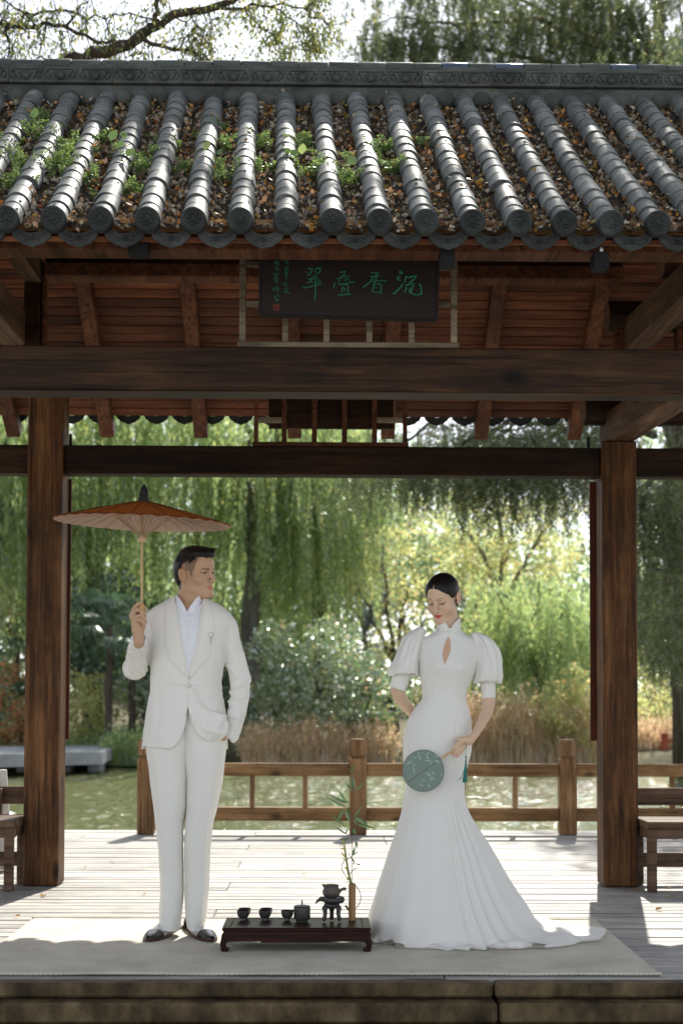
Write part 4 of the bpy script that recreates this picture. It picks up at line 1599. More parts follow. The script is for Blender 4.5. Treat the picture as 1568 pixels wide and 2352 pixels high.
for lb, px, Y, h, rad, m, sd, n in SHR:
    leafy('shrub', X_(px, Y), Y, h, rad, lb, 'shrub', m, n=n, leaf=.10, seed=sd, z0=.10, trunk=False, clumps=22, group='shrubs along the far bank', limbs_n=9, flat=.9, wd=.6)


def reeds(label, pxa, pxb, Y, h, n, mat='reed_leaf', seed=1, depth=1.6, base=-.55, name='reeds'):
    rg = np.random.default_rng(seed)
    x = rg.uniform(X_(pxa, Y), X_(pxb, Y), n)
    y = Y + rg.uniform(-depth / 2, depth / 2, n)
    cl = .5 + .5 * np.sin(x * 2.9 + seed) * np.sin(x * 1.1 + 2) + .35 * np.sin(x * 7.3 + y * 5)
    hh = h * rg.uniform(.35, 1.0, n) * (.62 + .38 * cl)
    b = np.stack([x, y, np.full(n, base)], 1)
    lean = rg.normal(0, .22, (n, 2))
    V, F = [], []
    seg = 3
    w = .016
    rows = []
    for j in range(seg + 1):
        t = j / seg
        c = b + np.stack([lean[:, 0] * hh * t ** 1.8, lean[:, 1] * hh * t ** 1.8, hh * t * (1 - .12 * t)], 1)
        ww = w * (1 - t * .8)
        rows.append(c + np.array([ww, 0, 0]))
        rows.append(c - np.array([ww, 0, 0]))
    V = np.stack(rows, 1).reshape(-1, 3)
    k = np.arange(n)[:, None] * (2 * (seg + 1))
    F = np.concatenate([np.stack([k[:, 0] + 2 * j, k[:, 0] + 2 * j + 1, k[:, 0] + 2 * j + 3, k[:, 0] + 2 * j + 2], 1) for j in range(seg)])
    # plumes
    m = n // 3
    tips = (rows[-1] + rows[-2])[:m] / 2
    P = np.repeat(tips, 5, 0) + rg.normal(0, .05, (m * 5, 3)) * np.array([1, 1, 2.2])
    V2, F2 = leaf_quads(P, unit(rg.normal(size=(m * 5, 3)) * .5 + np.array([0, 0, .9])), rg.uniform(.06, .14, m * 5), .4)
    V = np.concatenate([V, V2]); F = np.concatenate([F, F2 + len(rows[0]) * 2 * (seg + 1)])
    tag(mk(name, V, F, mat), label, 'reeds', kind='stuff')


reeds('golden dry reeds in the water behind the woman', 1020, 1372, 35.2, 2.15, 3900, seed=1)
reeds('dry reeds and grass at the water edge right of the man', 560, 900, 35.6, 1.25, 4200, seed=2)
reeds('green sedge hanging over the bank beside the concrete landing', 250, 420, 35.8, .95, 2200, 'willow_leaf', seed=3)
reeds('dry grass along the right bank behind the right bench', 1372, 1640, 40.5, 1.0, 2200, seed=4, base=-.3)
reeds('low green grass along the left bank', -60, 260, 37.6, .6, 2000, 'willow_leaf', seed=5, base=-.35)

# ------------------------------------------------------------------ things across the pond
def landing():
    t = empty('landing_stage', (-7, 33, WATER_Z), 'grey concrete landing stage over the water at the left', 'landing stage')
    zt = -.12
    poly = [floor_at(*p, zt)[:2] for p in ((-90, 1716), (238, 1708), (262, 1716), (236, 1727), (-90, 1735))]
    n = len(poly)
    V = [(x, y, zt) for x, y in poly] + [(x, y, zt - .28) for x, y in poly]
    F = [tuple(range(n)), tuple(range(n, 2 * n))[::-1]] + [(i, i + n, (i + 1) % n + n, (i + 1) % n) for i in range(n)]
    mk('slab', *fixn(V, F), 'concrete', t)
    for px in (-40, 60, 150, 222):
        x, y, _ = floor_at(px, 1722, zt)
        V, F = cbox_n(x - .16, x + .16, y - .3, y + .3, -1.6, zt - .281, b=.02)
        mk('pier', V, F, 'concrete', t)
    x, y, _ = floor_at(47, 1712, zt)
    p = empty('mooring_post', (x, y, zt), 'short dark wooden post standing on the concrete landing stage', 'post')
    V, F = cbox_n(x - .07, x + .07, y - .07, y + .07, zt + .001, zt + .60, b=.01)
    mk('shaft', V, F, 'grey_post_wood', p)
    V, F = cbox_n(x - .085, x + .085, y - .085, y + .085, zt + .601, zt + .65, b=.012)
    mk('cap', V, F, 'grey_post_wood', p)


landing()
def bank_path():
    t = empty('retaining_wall', (9, 44, -.4), 'low grey retaining wall with a pale path in front, behind the right bench', 'wall')
    a, b = at(1370, 1700, 45), at(1720, 1700, 45)
    z0, z1 = at(1500, 1745, 45)[2], at(1500, 1688, 45)[2]
    V, F = cbox_n(a[0], b[0], 45, 45.4, z0 - .5, z1 - .08, b=.02)
    mk('wall_face', V, F, 'concrete', t)
    V, F = cbox_n(a[0] - .05, b[0] + .05, 44.93, 45.47, z1 - .079, z1, b=.02)
    mk('coping', V, F, 'pale_board', t)
    z = at(1500, 1722, 43)[2]
    V = [(at(1290, 1718, 43)[0], 41.0, -.28), (at(1720, 1718, 43)[0], 41.0, -.28), (at(1720, 1718, 43)[0], 44.9, z - .18), (at(1290, 1718, 43)[0], 44.9, z - .18)]
    V += [(x, y, zz - .4) for x, y, zz in V]
    struct('path', *fixn(V, [(0, 1, 2, 3), (4, 5, 6, 7), (0, 1, 5, 4), (1, 2, 6, 5), (2, 3, 7, 6), (3, 0, 4, 7)]), 'pale_board')


bank_path()
def red_fence(label, pts, Y, rails=True, group=None):
    o = empty('red_fence', at(pts[0][0], pts[0][2], Y), label, 'fence')
    prev = None
    for px, y0, y1, w in pts:
        p0, p1 = at(px, y1, Y), at(px, y0, Y)
        hw = w / 2 * Y / FPX
        V, F = cbox_n(p0[0] - hw, p0[0] + hw, Y - hw, Y + hw, p0[2] - .2, p1[2] - .09, b=.02)
        mk('fence_post', V, F, 'red_post', o)
        V, F = cbox_n(p0[0] - hw * 1.15, p0[0] + hw * 1.15, Y - hw * 1.15, Y + hw * 1.15, p1[2] - .089, p1[2], b=.025)
        mk('post_cap', V, F, 'red_post', o)
        if prev is not None:
            for f in (.25, .65):
                za = prev[2] + (prev[3] - prev[2]) * (1 - f)
                zb_ = p0[2] + (p1[2] - p0[2]) * (1 - f)
                V, F = obox((prev[0] + hw, Y, za), (p0[0] - hw, Y, zb_), .05, .09, b=.01)
                mk('fence_rail', V, F, 'red_post', o)
        prev = (p0[0], Y, p0[2], p1[2])


red_fence('short run of red wooden fence posts among the golden reeds', [(1208, 1664, 1722, 9), (1243, 1667, 1722, 9)], 38.5)
red_fence('single red-brown post with rails behind the right post of the pavilion', [(1309, 1662, 1716, 9), (1430, 1664, 1716, 9)], 41.5)
red_fence('red-brown post with pale cap above the right bench', [(1525, 1684, 1752, 14), (1700, 1684, 1752, 14)], 39.5)

# ------------------------------------------------------------------ weeping juniper at the right, near
def juniper(top):
    rs, rg = random.Random(77 + top), np.random.default_rng(77 + top)
    Y = 32.0 if top else 22.8
    X = X_(1480, Y) + .9
    o = empty('weeping_juniper', (X, Y, -.9), 'taller juniper farther back whose crown shows above the right half of the ridge' if top else 'large weeping juniper whose sprays hang behind the right post and the rear beam', 'juniper tree')
    g = G()
    P, Rr = limbs((X, Y, -1.2), (X - .5, Y, 17.5 if top else 9.6), .28, .1, 8, .25, rs)
    g.add(*tube(P, Rr, 10))
    L = [  # limbs through pixels (px, py, Y)
        [(1500, 1150, 22.6), (1330, 990, 22.1), (1180, 965, 21.5), (1100, 1020, 21.1)],
        [(1500, 1000, 22.6), (1380, 960, 21.4), (1240, 1010, 20.7), (1150, 1060, 20.4)],
        [(1495, 900, 22.6), (1300, 900, 21.4), (1080, 1000, 20.7), (930, 1080, 20.1)],
        [(1500, 800, 22.6), (1250, 850, 22.1), (980, 980, 21.8), (830, 1070, 21.4)],
        [(1505, 950, 22.6), (1560, 1040, 21.4), (1600, 1180, 20.7)],
        [(1500, 1050, 22.6), (1470, 1150, 21.4), (1480, 1300, 20.7)],
        [(1490, 500, 22.6), (1400, 140, 21.4), (1250, 40, 20.7), (1050, 60, 20.1), (900, 40, 19.7)],
        [(1490, 450, 22.6), (1480, 100, 21.4), (1400, -20, 20.7), (1250, -60, 20.1)],
        [(1490, 450, 22.6), (1300, 160, 21.4), (1100, 110, 20.7), (960, 110, 20.1), (850, 90, 19.9)],
        [(1500, 500, 22.6), (1580, 150, 21.4), (1560, 0, 20.7)],
        [(1500, 400, 22.6), (1360, 80, 22.1), (1150, -20, 21.8), (980, -40, 21.4)],
    ]
    L = L[6:] if top else L[:6]
    if top: L = [[(x_, y_, Y_ * 1.38) for x_, y_, Y_ in q] for q in L]
    else: L = L + [[(1500, 500, 22.6), (1440, 330, 20), (1400, 260, 18)], [(1500, 600, 22.6), (1560, 420, 19), (1620, 300, 17.5)], [(1500, 600, 22.6), (1500, 380, 19.5), (1480, 290, 17.5)]]  # near tree also gets added limbs, hidden by the roof, under the dappling foliage
    tips = []
    for pts in L:
        P = [Vector(at(*q)) for q in pts]
        Q = []
        for i in range(len(P) - 1):
            for t in (0, .25, .5, .75): Q.append(P[i].lerp(P[i + 1], t) + Vector((rs.gauss(0, .03), rs.gauss(0, .03), rs.gauss(0, .04))))
        Q.append(P[-1])
        g.add(*tube(Q, [.065 + (-.05) * i / (len(Q) - 1) for i in range(len(Q))], 6))
        for q in Q[3:]:
            for _ in range(3):
                e = q + Vector((rs.gauss(0, .55), rs.gauss(0, .5), rs.uniform(-.45, .2)))
                P2, R2 = limbs(q, e, .011, .005, 4, .05, rs)
                g.add(*tube(P2, R2, 4))
                tips.append(e)
                tips.append(P2[2])
    g.mk('trunk', 'bark', o, True)
    if top:
        for _ in range(190): tips.append(Vector(at(rs.uniform(1250, 1640), rs.uniform(-80, 170), rs.uniform(28, 31))))
        for _ in range(90): tips.append(Vector(at(rs.uniform(840, 1300), rs.uniform(-60, 120), rs.uniform(28, 31))))
    else:
        for _ in range(250):
            px, py = rs.uniform(1420, 1640), rs.uniform(1080, 1540)
            if py > 1380 + (px - 1440) * .5 + 140: continue
            tips.append(Vector(at(px, py, rs.uniform(19.8, 22.8))))
        for _ in range(150):
            px = rs.uniform(1050, 1420)
            tips.append(Vector(at(px, rs.uniform(980, 1110 + 100 * rs.random() * (px / 1400)), rs.uniform(19.6, 22))))
        for _ in range(120):
            px = rs.uniform(800, 1250)
            tips.append(Vector(at(px, rs.uniform(1010, 1120), rs.uniform(19.6, 22))))
        for _ in range(90): tips.append(Vector((rs.uniform(3.3, 6.0), rs.uniform(16.5, 20.5), rs.uniform(7.6, 9.6))))  # added foliage, hidden behind the roof, to dapple the right of the deck
    PP, DD = [], []
    for c in tips:
        for _ in range(rs.choice((3, 4, 5))):
            s = Vector(c) + Vector((rs.gauss(0, .17), rs.gauss(0, .17), rs.gauss(0, .11)))
            Ls = rs.uniform(.22, .68) * (1.3 if top else 1)
            dx, dy = rs.gauss(0, .22), rs.gauss(0, .22)
            m = int(Ls / .022)
            for j in range(m):
                t = j / m
                p = s + Vector((dx * Ls * math.sin(t * 1.5), dy * Ls * math.sin(t * 1.5), -Ls * t * (.4 + .6 * t)))
                PP.append(p); DD.append((rs.gauss(0, .8) + dx, rs.gauss(0, .8) + dy, -1))
                PP.append(p); DD.append((rs.gauss(0, .9) - dx, rs.gauss(0, .9), -.7))
    P, D = np.array(PP), unit(np.array(DD))
    V, F = leaf_quads(P, D, rg.uniform(.04, .09, len(P)) * (1.35 if top else 1), .22)
    mk('crown', V, F, 'juniper_leaf', o)
    print('juniper leaves', len(P))


juniper(0)
juniper(1)


# ------------------------------------------------------------------ broadleaf branches over the roof, left
def branch_tree():
    rs, rg = random.Random(5), np.random.default_rng(5)
    Y = 11.6
    o = empty('hackberry_tree', (-6.4, 13.2, -1.6), 'tree whose brown limb and sparse yellow-green leaves cross the sky over the left roof', 'tree')
    g = G()
    P, Rr = limbs((-6.4, 13.2, -1.6), (-5.6, 12.8, 4.4), .24, .17, 6, .15, rs)
    g.add(*tube(P, Rr, 10))
    fork = P[-1]
    p = lambda px, py, Y=Y: Vector(at(px, py, Y))
    L = [([None, (-150, 300), (60, 180), (175, 132), (235, 122), (300, 100), (345, 62), (400, 38), (470, 24), (560, -20), (660, -80)], .070, .022),
         ([(345, 62), (362, 25), (372, -20), (400, -70)], .028, .012), ([(235, 122), (330, 96), (400, 108), (440, 118), (485, 138), (520, 160)], .022, .008),
         ([None, (-150, 120), (0, 62), (80, 60), (110, 50), (150, 66), (220, 88), (260, 96), (300, 100)], .022, .012), ([(0, 62), (60, 40), (120, 20), (180, 34), (240, 38), (300, 30)], .014, .006),
         ([(80, 60), (60, 30), (20, 10), (-10, -10)], .012, .005), ([(110, 50), (100, 90), (90, 140)], .007, .003), ([(150, 66), (175, 30), (210, -10)], .012, .005),
         ([(400, 38), (440, 50), (470, 70), (460, 120), (455, 150)], .008, .003), ([(470, 24), (560, 20), (620, 10), (700, 20), (760, 60)], .016, .005),
         ([(560, 20), (600, 60), (640, 90), (655, 120)], .008, .003), ([(620, 10), (680, 50), (720, 80), (735, 120)], .008, .003), ([(240, 38), (250, 70), (262, 100)], .007, .003),
         ([(300, 30), (360, 44), (400, 38)], .008, .006), ([(0, 62), (30, 100), (40, 140)], .008, .003), ([(480, 22), (486, 60), (478, 100)], .006, .003),
         ([(20, 10), (10, 60), (25, 100), (10, 150)], .008, .003), ([(700, 20), (720, -10), (770, -40)], .01, .004), ([(235, 122), (222, 150), (215, 185)], .007, .004),
         ([(300, 100), (330, 120), (350, 150)], .006, .003), ([(150, 66), (140, 100), (155, 140)], .006, .003), ([(400, 108), (420, 85), (450, 75)], .006, .003)]
    tips = []
    for pts, r0, r1 in L:
        P = [fork if q is None else p(*q) for q in pts]
        Q = []
        for i in range(len(P) - 1):
            for t in (0, .33, .66): Q.append(P[i].lerp(P[i + 1], t) + Vector((rs.gauss(0, .008), rs.gauss(0, .03), rs.gauss(0, .01))))
        Q.append(P[-1])
        g.add(*tube(Q, [r0 + (r1 - r0) * i / (len(Q) - 1) for i in range(len(Q))], 7))
        if r0 < .05: tips += Q[2:]
        else: tips += Q[-8:]
    # twigs
    ends = []
    for q in tips:
        for _ in range(3):
            e = q + Vector((rs.gauss(0, .12), rs.gauss(0, .2), rs.gauss(-.06, .12)))
            g.add(*tube([q, q.lerp(e, .5) + Vector((rs.gauss(0, .02), 0, rs.gauss(0, .02))), e], [.004, .0032, .002], 4))
            ends.append((q, e))
    g.mk('trunk', 'bark', o, True)
    PP, DD, SS = [], [], []
    for q, e in ends:
        px, py = pix(*e)
        dens = 1.5 if px > 480 else .9
        if 560 < px < 800: dens = 2.4
        for _ in range(int(rs.uniform(4, 14) * dens)):
            PP.append(q.lerp(e, rs.uniform(.2, 1.1)) + Vector((rs.gauss(0, .035), rs.gauss(0, .05), rs.gauss(0, .035))))
            DD.append((rs.gauss(0, .45), rs.gauss(0, .45), -1)); SS.append(rs.uniform(.022, .055))
    for (cx, cy, r, k) in ((640, 60, 60, 300), (720, 95, 40, 220), (250, 150, 14, 60), (60, 110, 40, 60), (420, 60, 50, 110), (585, 110, 45, 150), (760, 60, 30, 70)):
        for _ in range(k):
            PP.append(p(cx + rs.gauss(0, r), cy + rs.gauss(0, r * .5), Y + rs.gauss(0, .3))); DD.append((rs.gauss(0, .45), rs.gauss(0, .45), -1)); SS.append(rs.uniform(.02, .05))
    for _ in range(45):
        PP.append(p(218 + rs.gauss(0, 9), 170 + rs.gauss(0, 12), Y - 4.7 + rs.gauss(0, .03))) if False else None
    P, D = np.array(PP), unit(np.array(DD))
    V, F = leaf_quads(P, D, np.array(SS), .45)
    mk('crown', V, F, 'branch_leaf', o)
    # unseen crown added above the picture, weighted right, to shade and dapple the roof
    rgc = np.random.default_rng(9)
    PP, DD = [], []
    g = G()
    for k in range(70):
        c = Vector((rgc.choice([rgc.uniform(-6.5, 1), rgc.uniform(0, 5), rgc.uniform(1.5, 5)]), rgc.uniform(10.5, 14.0), rgc.uniform(8.4, 11.2)))
        hub = fork + Vector((1.5, -.4, 3)) if c.x < -2.2 else Vector((-1.6, 12.2, 9.2)) if c.x < 1.5 else Vector((2.4, 12.0, 9.9))
        P2, R2 = limbs(hub, c, .018, .006, 7, .5, rs)
        g.add(*tube(P2, R2, 5))
        P, D = blob_leaves(rgc, c, (.6, .6, .35), 150, .06, 0)
        PP.append(P); DD.append(D)
    P2, R2 = limbs(fork, fork + Vector((1.5, -.4, 3)), .14, .07, 6, .2, rs)
    g.add(*tube(P2, R2, 8))
    P2, R2 = limbs(fork + Vector((1.5, -.4, 3)), (-1.6, 12.2, 9.2), .07, .045, 8, .3, rs)
    g.add(*tube(P2, R2, 8))
    P2, R2 = limbs((-1.6, 12.2, 9.2), (2.4, 12.0, 9.9), .045, .025, 8, .3, rs)
    g.add(*tube(P2, R2, 8))
    g.mk('shade_limbs', 'bark', o, True)
    P, D = np.concatenate(PP), np.concatenate(DD)
    V, F = leaf_quads(P, D, rgc.uniform(.05, .09, len(P)), .5)
    mk('shade_crown', V, F, 'branch_leaf', o)


branch_tree()

# ------------------------------------------------------------------ weeds on the roof
def weed(px, py, size, label, seed, broad=0):
    rs, rg = random.Random(seed), np.random.default_rng(seed)
    # find the roof point under this pixel
    best = None
    for s in np.linspace(.05, SL - .05, 60):
        q = roof(0, s, -.04)
        X = at(px, py, q[1])[0]
        y = pix(X, q[1], q[2])[1]
        if best is None or abs(y - py) < best[0]: best = (abs(y - py), X, q[1], q[2])
    _, X, Yb, Z = best
    o = empty('roof_weed', (X, Yb, Z), label, 'weed', 'green weeds growing on the roof')
    g = G()
    PP, DD, SS = [], [], []
    for k in range(7 + int(size * 60)):
        a = rs.uniform(0, 2 * PI)
        rr = size * rs.uniform(0, .75)
        bx, by = rr * math.cos(a), rr * math.sin(a) * .8
        l = size * rs.uniform(.25, .8)
        b = Vector((X + bx, Yb + by, Z + by * .73 - .01))
        top = b + Vector((rs.gauss(0, l * .4), rs.gauss(-.01, l * .3), l))
        m = b.lerp(top, .55) + Vector((0, 0, l * .08))
        g.add(*tube([b, m, top], [.0014, .0011, .0006], 4))
        for j in range(8):
            t = .3 + .7 * j / 7
            c = b.lerp(m, t * 2) if t < .5 else m.lerp(top, t * 2 - 1)
            for sd in (-1, 1):
                for q in range(2):
                    PP.append(c + Vector((sd * .008 * q, -.002 * q, .002 * q))); DD.append((sd * rs.uniform(.5, 1), rs.uniform(-.9, .4), rs.uniform(-.2, .5))); SS.append(rs.uniform(.009, .018) * (1 - .2 * q))
    g.mk('stem', 'green_stem', o, True)['kind'] = 'stuff'
    V, F = leaf_quads(np.array(PP), unit(np.array(DD)), np.array(SS), .62)
    if broad:
        for k in range(broad):
            c = Vector((X + rs.gauss(0, .03), Yb - .02, Z + size * rs.uniform(.7, 1.2)))
            r = rs.uniform(.017, .027)
            n0 = len(V)
            pts = [(0, 0, -r), (r * .8, -.004, -r * .3), (r * .75, -.004, r * .5), (r * .15, 0, r * 1.25), (-r * .7, .003, r * .5), (-r * .8, .003, -r * .3)]
            rot = Matrix.Rotation(rs.uniform(-.9, .9), 3, 'Y') @ Matrix.Rotation(rs.uniform(-.6, .1), 3, 'X')
            W = [tuple(c + rot @ Vector(q)) for q in pts]
            V = np.concatenate([V, np.array(W)])
            F = np.concatenate([F, np.array([[n0, n0 + 1, n0 + 2, n0 + 3], [n0, n0 + 3, n0 + 4, n0 + 5]], dtype=F.dtype)])
    mk('leaves', V, F, 'weed_leaf', o)['kind'] = 'stuff'


WD = [(30, 440, .12, 'spreading weed low at the left edge of the roof near the first tile end', 0), (130, 400, .14, 'wide patch of weed across the second channel from the left', 0), (90, 290, .09, 'weed patch high at the left just under the ridge', 0),
      (195, 370, .09, 'weed patch between the third and fourth tile rows', 0), (300, 450, .08, 'weed patch low in the fourth channel near the eave', 0), (350, 380, .10, 'weed patch halfway up the channel left of the bright row', 0),
      (500, 300, .06, 'little weed high beside the seventh row', 0), (580, 350, .10, 'loose weed patch left of the middle channel', 0), (690, 350, .10, 'loose weed patch right above the signboard', 0), (750, 380, .10, 'dense weed patch over the signboard right half', 0),
      (850, 380, .12, 'dense weed patch where the weeds thin out to the right', 0),
      (60, 395, .13, 'feathery weed at the far left edge of the roof', 0), (105, 330, .12, 'feathery pale green weed high at the left of the roof, spreading over a tile row', 1),
      (150, 350, .13, 'bushiest feathery weed near the left end of the roof', 0), (185, 420, .10, 'low weed just above the second row of tile ends', 0),
      (225, 330, .07, 'small weed high between the fourth and fifth tile rows', 0), (275, 370, .08, 'weed with two broad heart leaves near the left tile rows', 3),
      (320, 400, .10, 'weed with broad leaves under the bright fourth tile row', 2), (240, 460, .06, 'little weed low on the left half of the roof', 0),
      (385, 345, .08, 'spindly weed left of the middle of the roof', 0), (430, 400, .07, 'tiny weed beside the sixth tile row', 0), (475, 390, .08, 'weed with one round leaf over a tile row', 2),
      (510, 350, .09, 'upright weed in the middle of the roof', 0), (540, 420, .10, 'leafy weed over the eave right of the sixth tile row', 0),
      (605, 400, .09, 'pale weed between the two middle tile rows', 0), (660, 390, .08, 'weed with broad leaves on the middle tile row', 3), (720, 410, .11, 'dark green weed right of the middle tile row', 0),
      (795, 430, .12, 'tall dark weed on the right half of the roof near the middle', 1), (885, 350, .10, 'feathery weed right of the middle high on the roof', 0), (905, 400, .09, 'weed on the right half above the signboard end', 0),
      (965, 340, .06, 'small last weed on the right side of the roof', 0), (20, 340, .09, 'short weed at the upper left corner of the roof', 0), (455, 320, .05, 'tiny weed under the ridge left of the middle', 0)]
for i, (a, b, c_, lb, br) in enumerate(WD):
    weed(a, b, c_ * 1.2, lb, 100 + i, br)

# fallen leaves on the deck
def deck_leaf(px, py, s, label, seed):
    rs = random.Random(seed)
    x, y, _ = floor_at(px, py)
    n = 8
    V = [(x, y, .006)]
    for k in range(n):
        a = 2 * PI * k / n
        r = s * (1 if k % 2 == 0 else .75) * (1.35 if k == 0 else 1)
        V.append((x + r * math.cos(a + seed), y + r * math.sin(a + seed) * .9, .004 + rs.uniform(0, .014)))
    F = [(0, 1 + k, 1 + (k + 1) % n) for k in range(n)]
    tag(mk('fallen_leaf', V, F, 'autumn_leaf'), label, 'leaf', 'single dry leaves on the deck')


for i, (a, b, lb) in enumerate([(1432, 2052, 'curled brown leaf on the deck in front of the right post'), (1465, 2049, 'small brown leaf on the deck right of the right post'),
                                (1545, 2062, 'yellow leaf on the deck under the right bench end'), (1360, 2090, 'dry leaf on the deck edge of shade right of the dress'),
                                (1535, 2040, 'orange leaf standing on the sunlit boards beside the bench leg'), (1512, 2092, 'pale leaf on the shaded boards at the right edge'),
                                (197, 1993, 'brown leaf lying on the sunlit boards left of the man'), (258, 1982, 'dark brown leaf on the sunlit boards nearer the man'),
                                (100, 2060, 'small leaf on the boards in front of the left post'), (330, 2057, 'tan leaf on the boards right beside the trousers'),
                                (40, 2108, 'small dry leaf at the left edge of the boards'), (700, 2010, 'dry leaf on the bright boards in the middle of the deck')]):
    deck_leaf(a, b, .012 + .004 * (i % 3), lb, i)

# ================================================================== FIGURES
class Field:
    """signed distance sampled on a box of unequal cells, turned into one surface"""
    def __init__(s, xs, ys, zs):
        s.x, s.y, s.z = [np.asarray(a, dtype=np.float32) for a in (xs, ys, zs)]
        s.F = np.full((len(s.x), len(s.y), len(s.z)), .5, dtype=np.float32)

    def sl(s, lo, hi):
        r = []
        for a, l, h in zip((s.x, s.y, s.z), lo, hi):
            i, j = np.searchsorted(a, l) - 1, np.searchsorted(a, h) + 1
            r.append(slice(max(i, 0), min(max(j, 1), len(a))))
        return tuple(r)

    def pts(s, q):
        return s.x[q[0]][:, None, None], s.y[q[1]][None, :, None], s.z[q[2]][None, None, :]

    def union(s, fn, lo, hi, k=.012):
        m = k + .022
        q = s.sl([v - m for v in lo], [v + m for v in hi])
        if any(a.stop - a.start < 2 for a in q): return s
        b = fn(*s.pts(q)).astype(np.float32)
        a = s.F[q]
        if k > 0:
            h = np.clip(.5 + .5 * (b - a) / k, 0, 1)
            s.F[q] = b * (1 - h) + a * h - k * h * (1 - h)
        else: s.F[q] = np.minimum(a, b)
        return s

    def cut(s, fn, lo, hi, k=.004):
        q = s.sl(lo, hi)
        b = -fn(*s.pts(q)).astype(np.float32)
        a = s.F[q]
        if k > 0:
            h = np.clip(.5 - .5 * (b - a) / k, 0, 1)
            s.F[q] = b * (1 - h) + a * h + k * h * (1 - h)
        else: s.F[q] = np.maximum(a, b)
        return s

    def cap(s, a, b, ra, rb, k=.012):
        a, b = np.array(a, float), np.array(b, float)
        r = max(ra, rb)
        d = b - a
        L2 = float(d @ d) + 1e-12

        def fn(X, Y, Z):
            t = np.clip(((X - a[0]) * d[0] + (Y - a[1]) * d[1] + (Z - a[2]) * d[2]) / L2, 0, 1)
            return np.sqrt((X - a[0] - t * d[0]) ** 2 + (Y - a[1] - t * d[1]) ** 2 + (Z - a[2] - t * d[2]) ** 2) - (ra + (rb - ra) * t)
        return s.union(fn, np.minimum(a, b) - r, np.maximum(a, b) + r, k)

    def chain(s, P, Rr, k=.008):
        """a limb or finger: round segments along a smoothed line, joined as one before it meets the rest"""
        P = [np.array(p, float) for p in P]
        Q, S = [], []
        n = len(P)
        for i in range(n - 1):
            p0, p1, p2, p3 = P[max(i - 1, 0)], P[i], P[i + 1], P[min(i + 2, n - 1)]
            for t in (0, .2, .4, .6, .8):
                c = .5 * (2 * p1 + (p2 - p0) * t + (2 * p0 - 5 * p1 + 4 * p2 - p3) * t * t + (-p0 + 3 * p1 - 3 * p2 + p3) * t ** 3)
                Q.append(p1 * .45 + (p2 - p1) * t * .45 + c * .55)
                S.append(Rr[i] + (Rr[i + 1] - Rr[i]) * (t * t * (3 - 2 * t)))
        Q.append(P[-1]); S.append(Rr[-1])

        def fn(X, Y, Z):
            best = None
            for a, b, ra_, rb_ in zip(Q[:-1], Q[1:], S[:-1], S[1:]):
                d = b - a
                L2 = float(d @ d) + 1e-12
                t = np.clip(((X - a[0]) * d[0] + (Y - a[1]) * d[1] + (Z - a[2]) * d[2]) / L2, 0, 1)
                v = np.sqrt((X - a[0] - t * d[0]) ** 2 + (Y - a[1] - t * d[1]) ** 2 + (Z - a[2] - t * d[2]) ** 2) - (ra_ + (rb_ - ra_) * t)
                best = v if best is None else np.minimum(best, v)
            return best
        A = np.array(Q); r = max(Rr)
        return s.union(fn, A.min(0) - r, A.max(0) + r, k)

    def ell(s, c, r, M=None, k=.012, cut=False, ck=.004):
        c, r = np.array(c, float), np.array(r, float)
        M = np.eye(3) if M is None else np.array(M)

        def fn(X, Y, Z):
            dx, dy, dz = X - c[0], Y - c[1], Z - c[2]
            l = [(M[0, i] * dx + M[1, i] * dy + M[2, i] * dz) for i in range(3)]
            k0 = np.sqrt(sum((l[i] / r[i]) ** 2 for i in range(3)))
            k1 = np.sqrt(sum((l[i] / r[i] ** 2) ** 2 for i in range(3))) + 1e-9
            return k0 * (k0 - 1) / k1
        R_ = max(r)
        if cut: return s.cut(fn, c - R_ - .01, c + R_ + .01, ck)
        return s.union(fn, c - R_, c + R_, k)

    def mesh(s):
        F = s.F
        nx, ny, nz = F.shape
        S = F < 0
        sumP = np.zeros((nx - 1, ny - 1, nz - 1, 3), np.float32)
        cnt = np.zeros((nx - 1, ny - 1, nz - 1), np.float32)
        quads = []
        ax = (s.x, s.y, s.z)
        for d in range(3):
            sa = [slice(None)] * 3; sb = [slice(None)] * 3
            sa[d] = slice(0, -1); sb[d] = slice(1, None)
            A, B = F[tuple(sa)], F[tuple(sb)]
            idx = np.argwhere(S[tuple(sa)] != S[tuple(sb)])
            if len(idx) == 0: continue
            i, j, k = idx.T
            a, b = A[i, j, k], B[i, j, k]
            t = a / (a - b)
            P = np.stack([s.x[i], s.y[j], s.z[k]], 1).astype(np.float32)
            nxt = idx.copy(); nxt[:, d] += 1
            P[:, d] += t * (ax[d][nxt[:, d]] - ax[d][idx[:, d]])
            o = [q for q in range(3) if q != d]
            cells = []
            for da in (0, 1):
                for db in (0, 1):
                    c = idx.copy(); c[:, o[0]] -= da; c[:, o[1]] -= db
                    cells.append(c)
            ok = (idx[:, o[0]] > 0) & (idx[:, o[1]] > 0) & (idx[:, o[0]] < (nx, ny, nz)[o[0]] - 1) & (idx[:, o[1]] < (nx, ny, nz)[o[1]] - 1)
            for c in cells:
                cc = c[ok]
                np.add.at(sumP, (cc[:, 0], cc[:, 1], cc[:, 2]), P[ok])
                np.add.at(cnt, (cc[:, 0], cc[:, 1], cc[:, 2]), 1)
            flip = (a < 0)[ok]
            if d == 1: flip = ~flip
            q = [np.ravel_multi_index(c[ok].T, cnt.shape) for c in (cells[0], cells[2], cells[3], cells[1])]
            q = np.stack(q, 1)
            q[flip] = q[flip][:, ::-1]
            quads.append(q)
        Q = np.concatenate(quads)
        used = np.unique(Q)
        mp = np.full(cnt.size, -1, np.int64); mp[used] = np.arange(len(used))
        c = cnt.ravel()[used][:, None]
        V = sumP.reshape(-1, 3)[used] / np.maximum(c, 1)
